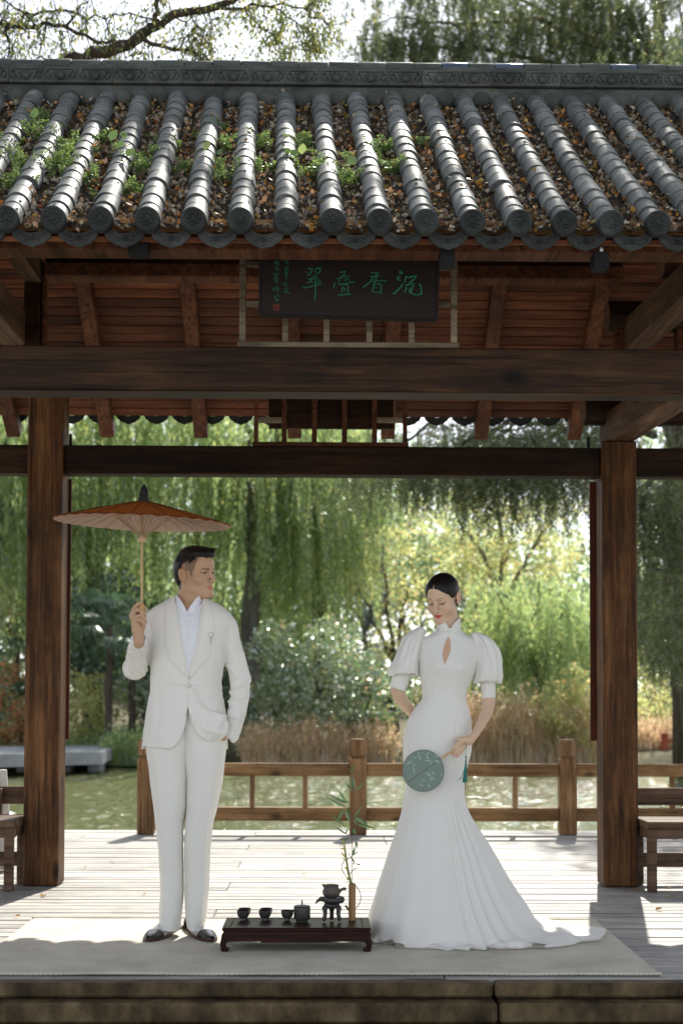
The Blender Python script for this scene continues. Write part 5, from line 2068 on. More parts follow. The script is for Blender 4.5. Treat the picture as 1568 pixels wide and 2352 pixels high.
        return V.astype(np.float64), mp[Q][:, ::-1].astype(np.int32)


def axis(*seg):
    """axis((a, b, step), (b, c, step) ...)"""
    out = [seg[0][0]]
    for a, b, st in seg:
        n = max(1, int(round((b - a) / st)))
        out += list(np.linspace(a, b, n + 1)[1:])
    return np.array(out)


def normals(V, F):
    n = np.zeros_like(V)
    a, b, c, d = V[F[:, 0]], V[F[:, 1]], V[F[:, 2]], V[F[:, 3]]
    fn = np.cross(c - a, d - b)
    for i in range(4): np.add.at(n, F[:, i], fn)
    return n / (np.linalg.norm(n, axis=1, keepdims=True) + 1e-12)


def relax(V, F, it=2, lam=.5):
    E = np.concatenate([F[:, [0, 1]], F[:, [1, 2]], F[:, [2, 3]], F[:, [3, 0]]])
    for _ in range(it):
        for l in (lam, -lam * .9):
            s = np.zeros_like(V); c = np.zeros(len(V))
            np.add.at(s, E[:, 0], V[E[:, 1]]); np.add.at(c, E[:, 0], 1)
            np.add.at(s, E[:, 1], V[E[:, 0]]); np.add.at(c, E[:, 1], 1)
            V = V + l * (s / np.maximum(c, 1)[:, None] - V)
    return V


MR = np.array(R)
MRT = MR.T


def pixv(V):
    c = (V - np.array([0, 0, CAMZ])) @ MR
    return 784 + FPX * c[:, 0] / -c[:, 2] - SX * 2352, 1176 - FPX * c[:, 1] / -c[:, 2] + SY * 2352


def polydist(px, py, poly):
    """distance of pixel points from a polyline"""
    best = np.full(len(px), 1e9)
    for (x0, y0), (x1, y1) in zip(poly[:-1], poly[1:]):
        dx, dy = x1 - x0, y1 - y0
        t = np.clip(((px - x0) * dx + (py - y0) * dy) / (dx * dx + dy * dy + 1e-9), 0, 1)
        best = np.minimum(best, np.hypot(px - x0 - t * dx, py - y0 - t * dy))
    return best


def fold(V, Nn, poly, width, height, side=-1):
    """raise a soft cloth fold along a polyline on the side that faces the lens"""
    px, py = pixv(V)
    d = polydist(px, py, poly)
    ends = 1.0
    m = (Nn[:, 1] < .25)
    return V + Nn * (height * np.exp(-(d / width) ** 2) * m)[:, None]


def inpoly(px, py, poly):
    ins = np.zeros(np.broadcast(px, py).shape, bool)
    n = len(poly)
    for i in range(n):
        x0, y0 = poly[i]; x1, y1 = poly[(i + 1) % n]
        c = ((y0 > py) != (y1 > py)) & (px < (x1 - x0) * (py - y0) / (y1 - y0 + 1e-12) + x0)
        ins ^= c
    return ins


def prism_fn(poly_px, Yp, ymax, ymin=-1e9):
    """distance-like function of a silhouette drawn at distance Yp, pushed along y up to ymax"""
    P = [at(x, y, Yp) for x, y in poly_px]
    Q = [(p[0], p[2]) for p in P]

    def fn(X, Y, Z):
        x, z = np.broadcast_arrays(X[:, 0, :], Z[:, 0, :])
        d = polydist(x.ravel(), z.ravel(), Q + [Q[0]]).reshape(x.shape)
        ins = inpoly(x, z, Q)
        sd = np.where(ins, -d, d)[:, None, :]
        return np.maximum(np.broadcast_to(sd, np.broadcast(X, Y, Z).shape), Y - ymax)
    return fn


def stack_fn(tab, Y0, n=2.4):
    """torso from a table of (row, left, right, half depth, shift) in pixels, seen at distance Y0"""
    zs = np.array([at(784, r[0], Y0)[2] for r in tab])[::-1]
    xl = np.array([at(r[1], r[0], Y0)[0] for r in tab])[::-1]
    xr = np.array([at(r[2], r[0], Y0)[0] for r in tab])[::-1]
    ry = np.array([r[3] for r in tab])[::-1]
    yc = np.array([Y0 + (r[4] if len(r) > 4 else 0) for r in tab])[::-1]

    def fn(X, Y, Z):
        z = np.clip(Z, zs[0], zs[-1])
        a, b, c, e = [np.interp(z, zs, q) for q in (xl, xr, ry, yc)]
        cx, rx = (a + b) / 2, (b - a) / 2
        d = ((np.abs((X - cx) / rx) ** n + np.abs((Y - e) / c) ** n) ** (1 / n) - 1) * np.minimum(rx, c)
        return np.maximum(d, np.maximum(Z - zs[-1], zs[0] - Z))
    lo = (xl.min(), Y0 - ry.max() - .05, zs[0]); hi = (xr.max(), Y0 + ry.max() + .05, zs[-1])
    return fn, lo, hi


def head_parts(Fd, c, M, sc, female):
    W = lambda x, y, z: np.array(c) + M @ (np.array([x, y, z]) * sc)
    e = lambda p, r, k=.012, **kw: Fd.ell(W(*p), np.array(r) * sc, M, k, **kw)
    cp = lambda a, b, ra, rb, k=.012: Fd.cap(W(*a), W(*b), ra * sc, rb * sc, k)
    e((0, -.014, .034), (.075, .094, .083))
    e((0, .028, -.022), (.057, .058, .084) if not female else (.056, .058, .082), .02)
    e((0, .050, .048), (.058, .040, .050) if not female else (.051, .039, .046), .02)
    jw = .044 if female else .047
    for s in (-1, 1):
        cp((s * .020, .068, -.100), (s * jw, .004, -.068), .014, .018, .024)
        e((s * (.037 if female else .042), .050, -.028 if not female else -.036), (.024, .026, .022) if not female else (.028, .027, .030), .018 if not female else .024)
        cp((s * .014, .083, .021), (s * .040, .068, .020), .0095 if female else .0115, .008, .014)
    cp((-.008, .074, -.102), (.008, .074, -.102), .0145 if female else .0155, .0145 if female else .0155, .018)
    e((0, .069, -.068), (.028, .021, .028), .016)
    # sockets, eyeballs, lids
    for s in (-1, 1):
        e((s * .031, .099, .003), (.018, .016, .0115), cut=True, ck=.010)
        e((s * .030, .0705, .0), (.0142, .0142, .0128), .004)
        if not female:
            e((s * .030, .090, -.0005), (.0118, .0105, .0042), cut=True, ck=.0015)
    # nose
    cp((0, .084, .012), (0, .104, -.030), .0075, .0085, .009)
    e((0, .1065, -.036), (.0088, .0092, .0080), .006)
    for s in (-1, 1): e((s * .0105, .096, -.040), (.0068, .0085, .0062), .005)
    for s in (-1, 1): e((s * .0055, .103, -.0465), (.0030, .0048, .0028), cut=True, ck=.002)
    # lips
    for s in (-1, 1):
        cp((0, .0885, -.0620), (s * .022, .080, -.0655), .0048, .0022, .005)
        cp((0, .0880, -.0712), (s * .018, .081, -.0680), .0056, .0025, .005)
        e((s * .0245, .080, -.0660), (.003, .003, .002), cut=True, ck=.004)
    Fd.ell(W(0, .094, -.0665), np.array((.019, .006, .0011)) * sc, M, cut=True, ck=.002)
    # ears
    for s in (-1, 1):
        e((s * .0785, -.018, -.008), (.0085, .0200, .0300), .006)
        e((s * .0800, -.027, .006), (.0075, .0120, .0180), .006)
        e((s * .0755, -.008, -.030), (.0070, .0090, .0110), .006)
        e((s * .0870, -.016, -.004), (.0075, .0110, .0190), cut=True, ck=.004)
        e((s * .0800, -.006, -.014), (.004, .004, .007), .004)
    return W


def head_colors(V, c, M, sc, skin, female):
    L = ((V - np.array(c)) @ M) / sc
    col = np.tile(np.array(skin), (len(V), 1))
    x, y, z = L.T
    ax_ = np.abs(x)
    hd = (z > -.13) & (np.linalg.norm(L, axis=1) < .16)

    def mix(mask, cc, w=1.0):
        w = (np.clip(mask, 0, 1) * w * hd)[:, None]
        col[:] = col * (1 - w) + np.array(cc) * w
    # lips
    lz = -.0665 - .0008
    up = (ax_ < .0235) & (y > .076) & (z > -.0672) & (z < -.0585 - ax_ * .22)
    lo_ = (ax_ < .021) & (y > .076) & (z <= -.0672) & (z > -.0785 + ax_ * .42)
    mix(up | lo_, (.50, .045, .035) if female else (.46, .13, .10), .95 if female else .85)
    # cheeks, nose warmth
    ch = np.exp(-(((ax_ - .042) / .022) ** 2 + ((z + .034) / .02) ** 2)) * (y > .02)
    mix(ch, (skin[0], skin[1] * .72, skin[2] * .68), .22)
    # lids
    lid = np.exp(-(((ax_ - .031) / .016) ** 2 + ((z - .002) / (.0075)) ** 2)) * (y > .06)
    mix(lid, (skin[0] * .78, skin[1] * .55, skin[2] * .5), .55)
    # brows
    bz = (.0215 + .006 * np.clip((ax_ - .014) / .022, 0, 1) - .008 * np.clip((ax_ - .034) / .016, 0, 1)) if female else (.0165 + .005 * np.clip((ax_ - .012) / .026, 0, 1) - .004 * np.clip((ax_ - .040) / .01, 0, 1))
    bw_ = (.0034 if female else .0055) * (1 - .45 * np.clip((ax_ - .03) / .02, 0, 1))
    br = np.clip(1.5 * (1 - np.abs(z - bz) / bw_), 0, 1) * np.clip((ax_ - .011) / .004, 0, 1) * np.clip((.052 - ax_) / .006, 0, 1) * (y > .04)
    mix(br, (.12, .075, .05) if female else (.06, .036, .025), .75 if female else .85)
    if female:
        la = (np.abs(z + .0055 + .10 * (ax_ - .031) * 0 + 8 * (ax_ - .030) ** 2 * -1) < .0021) & (ax_ > .015) & (ax_ < .047) & (y > .055)
        mix(la, (.025, .014, .010), .95)
    else:
        la = (np.abs(z - .0048 + 9 * (ax_ - .030) ** 2) < .0016) & (ax_ > .015) & (ax_ < .046) & (y > .055)
        mix(la, (.03, .018, .012), .9)
        # cropped hair at the side and the nape, sideburn
        fy = .037 + .40 * np.maximum(z, 0)
        side = np.clip((z - .006) / .010, 0, 1) * np.clip((fy - y) / .004, 0, 1)
        burn = np.clip((z + .020) / .010, 0, 1) * np.clip((.036 - y) / .004, 0, 1) * np.clip((y - .016 - .5 * np.maximum(-z, 0)) / .004, 0, 1)
        t = np.maximum(side, burn) * (ax_ > .035) * (z < .08) * (y > -.2)
        ear = (ax_ > .0775) | ((ax_ > .0715) & (z < .010) & (y < .002))
        t = np.where(ear, 0, t)
        mix(t, (.10, .066, .048), .70)
        behind = (y < -.040) & (z > -.075)
        mix(np.where(behind & ~ear, 1, 0), (.03, .02, .016), .85)
    e2 = (ax_ > .074) & hd
    mix(e2, (skin[0] * 1.02, skin[1] * .80, skin[2] * .78), .5)
    return col


def eye_ball(name, W, s, sc, M, parent, look=(0, 0)):
    c = W(s * .030, .0705, -.0002)
    V, F = ball((0, 0, 0), .0134 * sc, 24, 16)
    V = np.array(V)
    # pole of the ball looks forward (local y)
    Vl = np.stack([V[:, 0], V[:, 2], -V[:, 1]], 1)
    d = unit(Vl)
    a = np.degrees(np.arccos(np.clip(d @ unit(np.array([look[0], 1, look[1]])), -1, 1)))
    col = np.where((a < 11)[:, None], (.005, .004, .004), np.where((a < 27)[:, None], (.045, .02, .01), (.62, .58, .54)))
    mk(name, Vl @ M.T + c, F, 'eye_surface', parent, True, col=col)


def Rzxy(t, p, r):
    t, p, r = map(math.radians, (t, p, r))
    return np.array(Matrix.Rotation(t, 3, 'Z') @ Matrix.Rotation(p, 3, 'X') @ Matrix.Rotation(r, 3, 'Y'))


def strand_hair(Fd_fn_pts, name, parent, n=0): pass


# =========================================================== THE MAN
YM = 6.52
m_ = lambda px, py, dy=0.0: np.array(at(px, py, YM + dy))
man = empty('person', (at(430, 2150, YM)[0], YM, .012), 'man in a white tuxedo and two-tone shoes holding up a paper parasol', 'person')
MH, MHS = Rzxy(-126, -2, 5), .965
mc = m_(450.3, 1316.9)
SK_M = (.53, .335, .21)
HX = .22                                   # how far the raised hand is in front of the body
hd_ = lambda cx, cy, dz=0.0: np.array(at((480 + cx / 7.84) / 1.742, (2380 + cy / 7.84) / 1.742, YM - HX + dz))

x0, x1 = mc[0] - .36, mc[0] + .26
Fd = Field(axis((x0, mc[0] - .31, .01), (mc[0] - .31, mc[0] - .20, .0028), (mc[0] - .20, mc[0] - .13, .006), (mc[0] - .13, mc[0] + .12, .0028), (mc[0] + .12, x1, .01)),
           axis((YM - .34, YM - .27, .008), (YM - .27, YM - .17, .0028), (YM - .17, YM - .14, .006), (YM - .14, YM + .14, .003), (YM + .14, YM + .2, .01)),
           axis((.04, m_(0, 1480)[2], .014), (m_(0, 1480)[2], m_(0, 1240)[2], .0028)))
W = head_parts(Fd, mc, MH, MHS, False)
Fd.cap(W(0, -.022, -.035), m_(431, 1405, .015), .054, .060, .03)
Fd.cap(W(0, .02, -.09), m_(434, 1408, -.012), .030, .036, .03)
fn, lo, hi = stack_fn([(1395, 400, 470, .055), (1425, 360, 515, .08), (1526, 358, 505, .10), (1606, 366, 494, .09), (1640, 372, 488, .06), (1712, 380, 480, .05)], YM)
Fd.union(fn, lo, hi, .03)
Fd.chain([m_(386, 1690), m_(388, 1850), m_(392, 2000, .01), m_(392, 2130, .03)], [.055, .05, .042, .035], .02)
Fd.chain([m_(470, 1690), m_(463, 1850), m_(454, 2000, .01), m_(450, 2130, .03)], [.055, .045, .042, .035], .02)
Fd.chain([m_(360, 1430), m_(312, 1535, -.02), m_(315, 1500, -.12), hd_(600, 1490)], [.045, .034, .028, .022], .02)
Fd.chain([m_(520, 1435), m_(548, 1545, .01), m_(550, 1590), m_(531, 1672, -.04), m_(524, 1685, -.055), m_(508, 1694, -.06)], [.045, .036, .035, .024, .019, .02], .02)
# right hand round the parasol handle
Fd.chain([hd_(600, 1480), hd_(590, 1290), hd_(560, 1120, .002)], [.024, .0235, .024], .012)
Fd.chain([hd_(560, 1120, .002), hd_(500, 950, .004), hd_(430, 740, .006)], [.023, .019, .012], .012)
Fd.chain([hd_(600, 1120, .004), hd_(640, 1000, .008)], [.021, .016], .012)
Fd.chain([hd_(440, 640, .008), hd_(500, 800, .004), hd_(520, 950, .004)], [.013, .014, .018], .010)
Fd.chain([hd_(430, 640, .010), hd_(590, 470, .018), hd_(740, 420, .018)], [.012, .012, .009], .006)
Fd.chain([hd_(430, 600, .006), hd_(455, 420, -.002), hd_(560, 300, -.012), hd_(680, 258, -.013)], [.0105, .0093, .0083, .0072], .004)
Fd.chain([hd_(360, 660, .000), hd_(560, 465, -.018), hd_(730, 560, -.019), hd_(800, 660, -.008)], [.0105, .0096, .0087, .0074], .003)
Fd.chain([hd_(385, 740, .000), hd_(665, 650, -.020), hd_(775, 760, -.018), hd_(810, 860, -.006)], [.0102, .0094, .0085, .0072], .003)
Fd.chain([hd_(420, 830, .000), hd_(640, 795, -.017), hd_(755, 920, -.014), hd_(765, 1030, -.004)], [.0095, .0086, .0077, .0066], .003)
Fd.chain([hd_(590, 1000, .012), hd_(680, 800, .020), hd_(755, 560, .016), hd_(790, 400, .010)], [.0135, .0115, .0100, .0085], .006)
V, F = Fd.mesh()
V = relax(V, F, 1)
col = head_colors(V, mc, MH, MHS, SK_M, False)
print('man body', len(V))
mk('body', V, F, 'skin', man, True, col=col)
for s in (-1, 1): eye_ball('eye', W, s, MHS, MH, man, (.25, -.03))

# hair
def hair_mesh(c, M, sc, female, name, parent):
    r = .135
    Fh = Field(axis((c[0] - r, c[0] + r, .0034)), axis((c[1] - r, c[1] + r, .0034)), axis((c[2] - r, c[2] + r, .0034)))
    W = lambda x, y, z: np.array(c) + M @ (np.array([x, y, z]) * sc)

    def local(X, Y, Z):
        d = [X - c[0], Y - c[1], Z - c[2]]
        return [(M[0, i] * d[0] + M[1, i] * d[1] + M[2, i] * d[2]) / sc for i in range(3)]
    if female:
        Fh.ell(W(0, -.016, .036), np.array((.0815, .1005, .0885)) * sc, M, .0)
        Fh.ell(W(0, .034, .050), np.array((.0655, .0560, .0580)) * sc, M, .015)
        Fh.ell(W(0, -.060, -.025), np.array((.060, .050, .052)) * sc, M, .02)
        Fh.ell(W(-.01, -.100, -.050), np.array((.036, .028, .034)) * sc, M, .01)

        def face(X, Y, Z):
            x, y, z = local(X, Y, Z)
            ax_ = np.abs(x)
            line = np.where(x < 0, .0745 - 11.0 * ax_ ** 2, .0745 - 62 * np.maximum(ax_ - .022, 0) ** 2)
            a = np.maximum(z - line, -(y - np.where(x < 0, .025 + .72 * np.maximum(z, 0), .02)))
            b = np.maximum(z - .004, -(y + .028 + .25 * z))
            neck = z + .078 + .15 * (y + .07)
            return np.minimum(np.minimum(a, b), neck) * sc
        Fh.cut(face, (-9,) * 3, (9,) * 3, .003)

        def part(X, Y, Z):
            x, y, z = local(X, Y, Z)
            return np.maximum(np.abs(x + .004) - .0011, -(y - .0)) * sc + np.maximum(0, .100 - z) * 0
        Fh.F = np.where(False, Fh.F, Fh.F)
    else:
        Fh.ell(W(0, -.016, .036), np.array((.0800, .1005, .0885)) * sc, M, .0)
        Fh.ell(W(0, .006, .098), np.array((.058, .082, .032)) * sc, M, .02)
        Fh.ell(W(-.004, .064, .088), np.array((.048, .038, .028)) * sc, M, .014)
        Fh.ell(W(0, -.066, .0), np.array((.062, .048, .080)) * sc, M, .02)

        def face(X, Y, Z):
            x, y, z = local(X, Y, Z)
            ax_ = np.abs(x)
            line = .076 + .003 * np.sin(x * 260) + .003 * np.sin(y * 190 + x * 80)
            a = np.maximum(z - line, -(y - .035))                                   # forehead
            zb = np.interp(y, [-.060, -.045, -.038, -.027, -.014, 0, .02, .05], [-.07, -.03, .012, .029, .050, .063, .069, .076]) + .002 * np.sin(y * 260)
            b = np.maximum(z - zb, .028 - ax_)                                      # cropped sides
            neck = z + .088 + .05 * np.sin(x * 60)
            return np.minimum(np.minimum(a, b), neck) * sc
        Fh.cut(face, (-9,) * 3, (9,) * 3, .003)
    V, F = Fh.mesh()
    Nn = normals(V, F)
    L = ((V - np.array(c)) @ M) / sc
    if female:
        rdg = np.sin(L[:, 0] * 190 + L[:, 2] * 60 * np.sign(L[:, 0])) * .0004
        pt = np.exp(-((L[:, 0] + .001 - .06 * (L[:, 1] - .06)) / .0026) ** 2) * (L[:, 2] > .06) * (L[:, 1] > -.01)
        V = V + Nn * (rdg - .0055 * pt)[:, None] * sc
    else:
        a = L[:, 0] * 330 - L[:, 1] * 60 + np.sin(L[:, 1] * 40) * 1.5
        V = V + Nn * (.0007 * np.sin(a) + .0006 * np.sin(a * 2.3 + L[:, 2] * 60))[:, None] * sc
    o = mk(name, V, F, 'hair', parent, True)
    return o, W


hair_m, _ = hair_mesh(mc, MH, MHS, False, 'hair', man)
# loose strands of the fringe
rs = random.Random(3)
g = G()
for k in range(150):
    x = rs.uniform(-.05, .045); y0 = rs.uniform(-.02, .06)
    p = [W(x, y0, .112 - .12 * x * x * 10), W(x * .95 - .005, y0 + .025, .121 - 3 * x * x), W(x * .9 - .008, y0 + .038 + rs.uniform(0, .008), .108 + rs.uniform(-.01, .012))]
    q = [Vector(p[0]).lerp(Vector(p[1]), t).lerp(Vector(p[1]).lerp(Vector(p[2]), t), t) for t in (0, .25, .5, .75, 1)]
    g.add(*tube(q, [.0009, .0013, .0012, .0009, .0003], 4))
for k in range(90):
    a = rs.uniform(0, 1)
    x = .058 + rs.uniform(-.004, .008); y = .055 - .10 * a; z = .060 + rs.uniform(0, .012)
    p = [W(x, y, z + .012), W(x + .006, y - .012, z), W(x + .010, y - .024, z - .010 - rs.uniform(0, .008))]
    g.add(*tube(p, [.0012, .0012, .0003], 4))
o = g.mk('strand', 'hair', man, True)
o['kind'] = 'stuff'

# jacket
JT = [(1372, 396, 468, .062), (1380, 382, 484, .070), (1388, 368, 500, .080), (1398, 352, 516, .092), (1410, 341, 531, .104), (1425, 340, 536, .116), (1450, 346, 530, .128),
      (1490, 348, 521, .134), (1526, 346, 515, .130), (1564, 347.5, 509, .124), (1585, 346, 510, .124), (1605, 342, 513.5, .128), (1640, 336, 519, .134), (1680, 330, 522, .137), (1722, 325.5, 523, .138)]
Fj = Field(axis((at(268, 1500, YM)[0], at(590, 1500, YM)[0], .0042)), axis((YM - .27, YM + .16, .0048)), axis((at(0, 1735, YM)[2], at(0, 1362, YM)[2], .0042)))
fn, lo, hi = stack_fn(JT, YM, 2.5)
Fj.union(fn, lo, hi, .0)
# sleeves
wr = hd_(585, 1290)
Fj.chain([m_(356, 1432, .0), m_(334, 1480, .0), m_(309, 1534, -.035)], [.056, .053, .051], .014)
Fj.chain([m_(309, 1534, -.035), m_(315, 1500, -.12), np.array(at(319.5, 1466, YM - .217))], [.051, .045, .0365], .014)
Fj.chain([m_(519, 1440, .0), m_(532, 1487, .0), m_(546, 1539, .0), m_(552, 1585, -.005), m_(545, 1628, -.02), m_(538, 1664, -.035), m_(531, 1690, -.045)],
         [.055, .047, .0455, .045, .0425, .037, .035], .012)
Fj.ell(m_(500, 1668, -.115), (.050, .030, .060), None, .035)
neckhole = lambda X, Y, Z: np.sqrt((X - m_(434, 1380)[0]) ** 2 + (Y - YM - .006) ** 2) - .064 + 0 * Z
Fj.cut(neckhole, (-9, -9, m_(0, 1412)[2]), (9, 99, 9), .004)
Fj.cut(prism_fn([(398, 1340), (400, 1377), (411, 1423), (421, 1475), (434.5, 1546), (455, 1462), (461.6, 1410), (464, 1377), (466, 1340)], YM - .1, YM - .01), (-9,) * 3, (9, 99, 9), .002)
Fj.cut(prism_fn([(432, 1622), (427, 1662), (419, 1690), (409, 1708), (394, 1720), (326, 1715), (326, 1760), (560, 1760), (525, 1696), (511, 1699), (488, 1704), (473, 1701), (455, 1687), (443, 1662)], YM - .1, YM + .02),
       (-9, -9, -9), (9, 99, at(0, 1600, YM)[2]), .002)
cuffdir = unit(np.array(at(319.5, 1468, YM - .215)) - m_(315, 1500, -.12))
cc = np.array(at(319.5, 1468, YM - .215))
Fj.cut(lambda X, Y, Z: np.maximum(-((X - cc[0]) * cuffdir[0] + (Y - cc[1]) * cuffdir[1] + (Z - cc[2]) * cuffdir[2]), np.sqrt((X - cc[0]) ** 2 + (Y - cc[1]) ** 2 + (Z - cc[2]) ** 2) - .09), (-9,) * 3, (9, 99, 9), .002)
V, F = Fj.mesh()
V = relax(V, F, 2)
Nn = normals(V, F)
folds = [([(446, 1580), (455, 1612), (480, 1634), (516, 1646)], 3.2, 0.0095), ([(441, 1640), (452, 1660), (474, 1678), (510, 1684)], 4, 0.0054),
         ([(512, 1650), (500, 1672), (493, 1690)], 3, 0.0081), ([(520, 1655), (512, 1680)], 3, -0.0081), ([(556, 1500), (568, 1545), (574, 1565)], 3.2, 0.0081),
         ([(530, 1590), (550, 1578), (572, 1562)], 3.0, 0.0088), ([(528, 1600), (548, 1594), (572, 1586)], 3.0, -0.0068), ([(524, 1612), (545, 1606), (566, 1604)], 3, 0.0068),
         ([(520, 1625), (540, 1626), (562, 1616)], 2.6, -0.0054), ([(516, 1528), (530, 1535), (545, 1558)], 3, 0.0054), ([(328, 1470), (336, 1500), (340, 1530)], 3, -0.0068),
         ([(322, 1490), (332, 1515), (336, 1540)], 2.6, 0.0068), ([(343, 1465), (345, 1500), (342, 1530)], 2.4, 0.0068), ([(300, 1500), (312, 1530), (330, 1548)], 4, 0.0054), ([(286, 1515), (296, 1545), (315, 1556)], 3, -0.0041),
         ([(528, 1440), (524, 1480), (518, 1515)], 2.0, -0.0068), ([(346, 1440), (347, 1480), (345, 1525)], 2.0, -0.0068), ([(526, 1645), (540, 1650), (556, 1640)], 2.6, 0.0054),
         ([(350, 1560), (356, 1600), (350, 1690)], 7, 0.0041), ([(400, 1560), (380, 1620), (372, 1700)], 9, 0.0041), ([(434, 1573), (400, 1567), (360, 1572)], 4, 0.0034), ([(434, 1573), (470, 1570), (508, 1580)], 4, 0.0034),
         ([(432, 1600), (470, 1606), (512, 1600)], 3, -0.0027)]
for poly, w, h in folds: V = fold(V, Nn, poly, w, h)
px, py = pixv(V)
front = (Nn[:, 1] < -.3)
edge = np.interp(py, [1540, 1575, 1625], [436, 432.5, 432])
over = front & (px < edge) & (py > 1540) & (py < 1640) & (np.abs(px - edge) < 45)
V[:, 1] -= np.where(over, .0035 * np.clip((45 - np.abs(px - edge)) / 30, 0, 1), 0)
nz = np.array([mnoise.noise(Vector((v[0] * 9, v[1] * 9, v[2] * 6))) + .55 * mnoise.noise(Vector((v[0] * 26, v[1] * 20, v[2] * 13))) for v in V])
V = V + Nn * (.0032 * nz)[:, None]
jacket = mk('jacket', V, F, 'suit', man, True)
JV, JN = V, Nn
print('jacket', len(V))


class Front:
    """front surface of a mesh as a height field over the picture, for laying trims on cloth"""
    def __init__(s, V, Nn, k=8):
        px, py = pixv(V)
        m = Nn[:, 1] < .1
        s.px, s.py, s.V = px[m], py[m], V[m]

    def y(s, x, y):
        d = np.hypot(s.px - x, s.py - y)
        i = np.argsort(d)[:24]
        i = i[d[i] < 6]
        if len(i) == 0: return YM - .13
        yy = s.V[i, 1]
        near = yy < yy.min() + .03
        w = 1 / (d[i][near] + .3)
        return float((yy[near] * w).sum() / w.sum())

    def pt(s, x, y, off):
        return at(x, y, s.y(x, y) - off)


JF = Front(JV, JN)


def strip(A, B, n, m, off, name, mat, parent, surf, thick=.004):
    """cloth strip between two polylines in pixels, laid on a surface, with turned edges"""
    def res(P, n):
        P = np.array(P, float)
        L = np.concatenate([[0], np.cumsum(np.hypot(*np.diff(P, axis=0).T))])
        t = np.linspace(0, L[-1], n)
        return np.stack([np.interp(t, L, P[:, 0]), np.interp(t, L, P[:, 1])], 1)
    a, b = res(A, n), res(B, n)
    V, F = [], []
    for i in range(n):
        for j in range(m + 1):
            t = j / m
            q = a[i] * (1 - t) + b[i] * t
            edge = min(t, 1 - t) * 2
            o = off + (thick if 0 < j < m else -.002)
            V.append(surf.pt(q[0], q[1], o))
    for i in range(n - 1):
        for j in range(m):
            k = i * (m + 1) + j
            F.append((k, k + 1, k + m + 2, k + m + 1))
    return mk(name, V, F, mat, parent, True)


strip([(400, 1374), (404, 1395), (411, 1423), (421, 1475), (428, 1515), (435, 1546)], [(381, 1382), (376, 1410), (375, 1450), (377, 1485), (388, 1520), (432, 1560)], 34, 9, .001, 'lapel', 'lapel_satin', man, JF)
strip([(464, 1374), (463, 1395), (461, 1411), (455, 1462), (446, 1505), (435, 1548)], [(480, 1380), (491, 1410), (496, 1440), (494, 1475), (484, 1510), (436, 1562)], 34, 9, .001, 'lapel', 'lapel_satin', man, JF)


def piping(P, r, name, mat, parent, surf, off=.0):
    Q = []
    for i in range(len(P) - 1):
        for t in np.linspace(0, 1, 7)[:-1]:
            Q.append(surf.pt(P[i][0] + (P[i + 1][0] - P[i][0]) * t, P[i][1] + (P[i + 1][1] - P[i][1]) * t, off))
    Q.append(surf.pt(P[-1][0], P[-1][1], off))
    V, F = tube(Q, r, 6)
    return mk(name, V, F, mat, parent, True)


piping([(342, 1604), (378, 1602)], .0016, 'pocket_welt', 'suit', man, JF)
piping([(478, 1603), (512, 1607)], .0016, 'pocket_welt', 'suit', man, JF)
piping([(497, 1471), (512, 1470)], .0014, 'pocket_welt', 'suit', man, JF)
piping([(434, 1562), (431.5, 1600), (431, 1626), (426, 1664), (418, 1690), (408, 1708), (393, 1719)], .0018, 'front_edge', 'suit', man, JF, .0)
def button(px, py, r, name, surf, parent, mat='button', off=.003):
    c = surf.pt(px, py, off)
    V, F = lathe([(0, -.001), (r * .7, -.001), (r, .0), (r * .95, .002), (r * .5, .0015), (0, .0012)], (0, 0, 0), 14)
    V = [(c[0] + v[0], c[1] - v[2], c[2] + v[1]) for v in V]
    mk(name, V, F, mat, parent, True)


button(433, 1573, .0105, 'jacket_button', JF, man)
for k, (x, y) in enumerate(((303, 1490), (302, 1498), (301, 1506), (557, 1640), (555, 1648), (553, 1656))): button(x, y, .006, 'cuff_button', JF, man)

# shirt: bib and stand collar, cuff
ST = [(r[0], r[1] + 3, r[2] - 3, q) for r, q in zip(JT[2:10], (.060, .070, .083, .100, .117, .125, .122, .115))]
Fs = Field(axis((at(385, 1500, YM)[0], at(480, 1500, YM)[0], .005)), axis((YM - .14, YM + .02, .005)), axis((at(0, 1575, YM)[2], at(0, 1376, YM)[2], .005)))
fn, lo, hi = stack_fn(ST, YM, 2.5)
Fs.union(fn, lo, hi, 0)
Fs.cut(prism_fn([(380, 1340), (400, 1376), (408, 1386), (420, 1402), (433.6, 1414), (447, 1402), (458, 1388), (463, 1376), (480, 1340)], YM - .08, 99), (-9,) * 3, (9, 99, 9), .001)
V, F = Fs.mesh()
V = relax(V, F, 1)
Nn = normals(V, F)
for poly, w, h in (([(437, 1410), (435, 1480), (434, 1545)], 3.0, .003), ([(410, 1390), (425, 1410), (433, 1418)], 2, .003), ([(462, 1392), (448, 1408), (438, 1418)], 2, .003)):
    V = fold(V, Nn, poly, w, h)
shirt = mk('shirt', V, F, 'shirt', man, True)
SF = Front(V, Nn)
for (x, y) in ((435.5, 1428), (434, 1466), (432.5, 1503)): button(x, y, .005, 'shirt_button', SF, man, 'pearl')
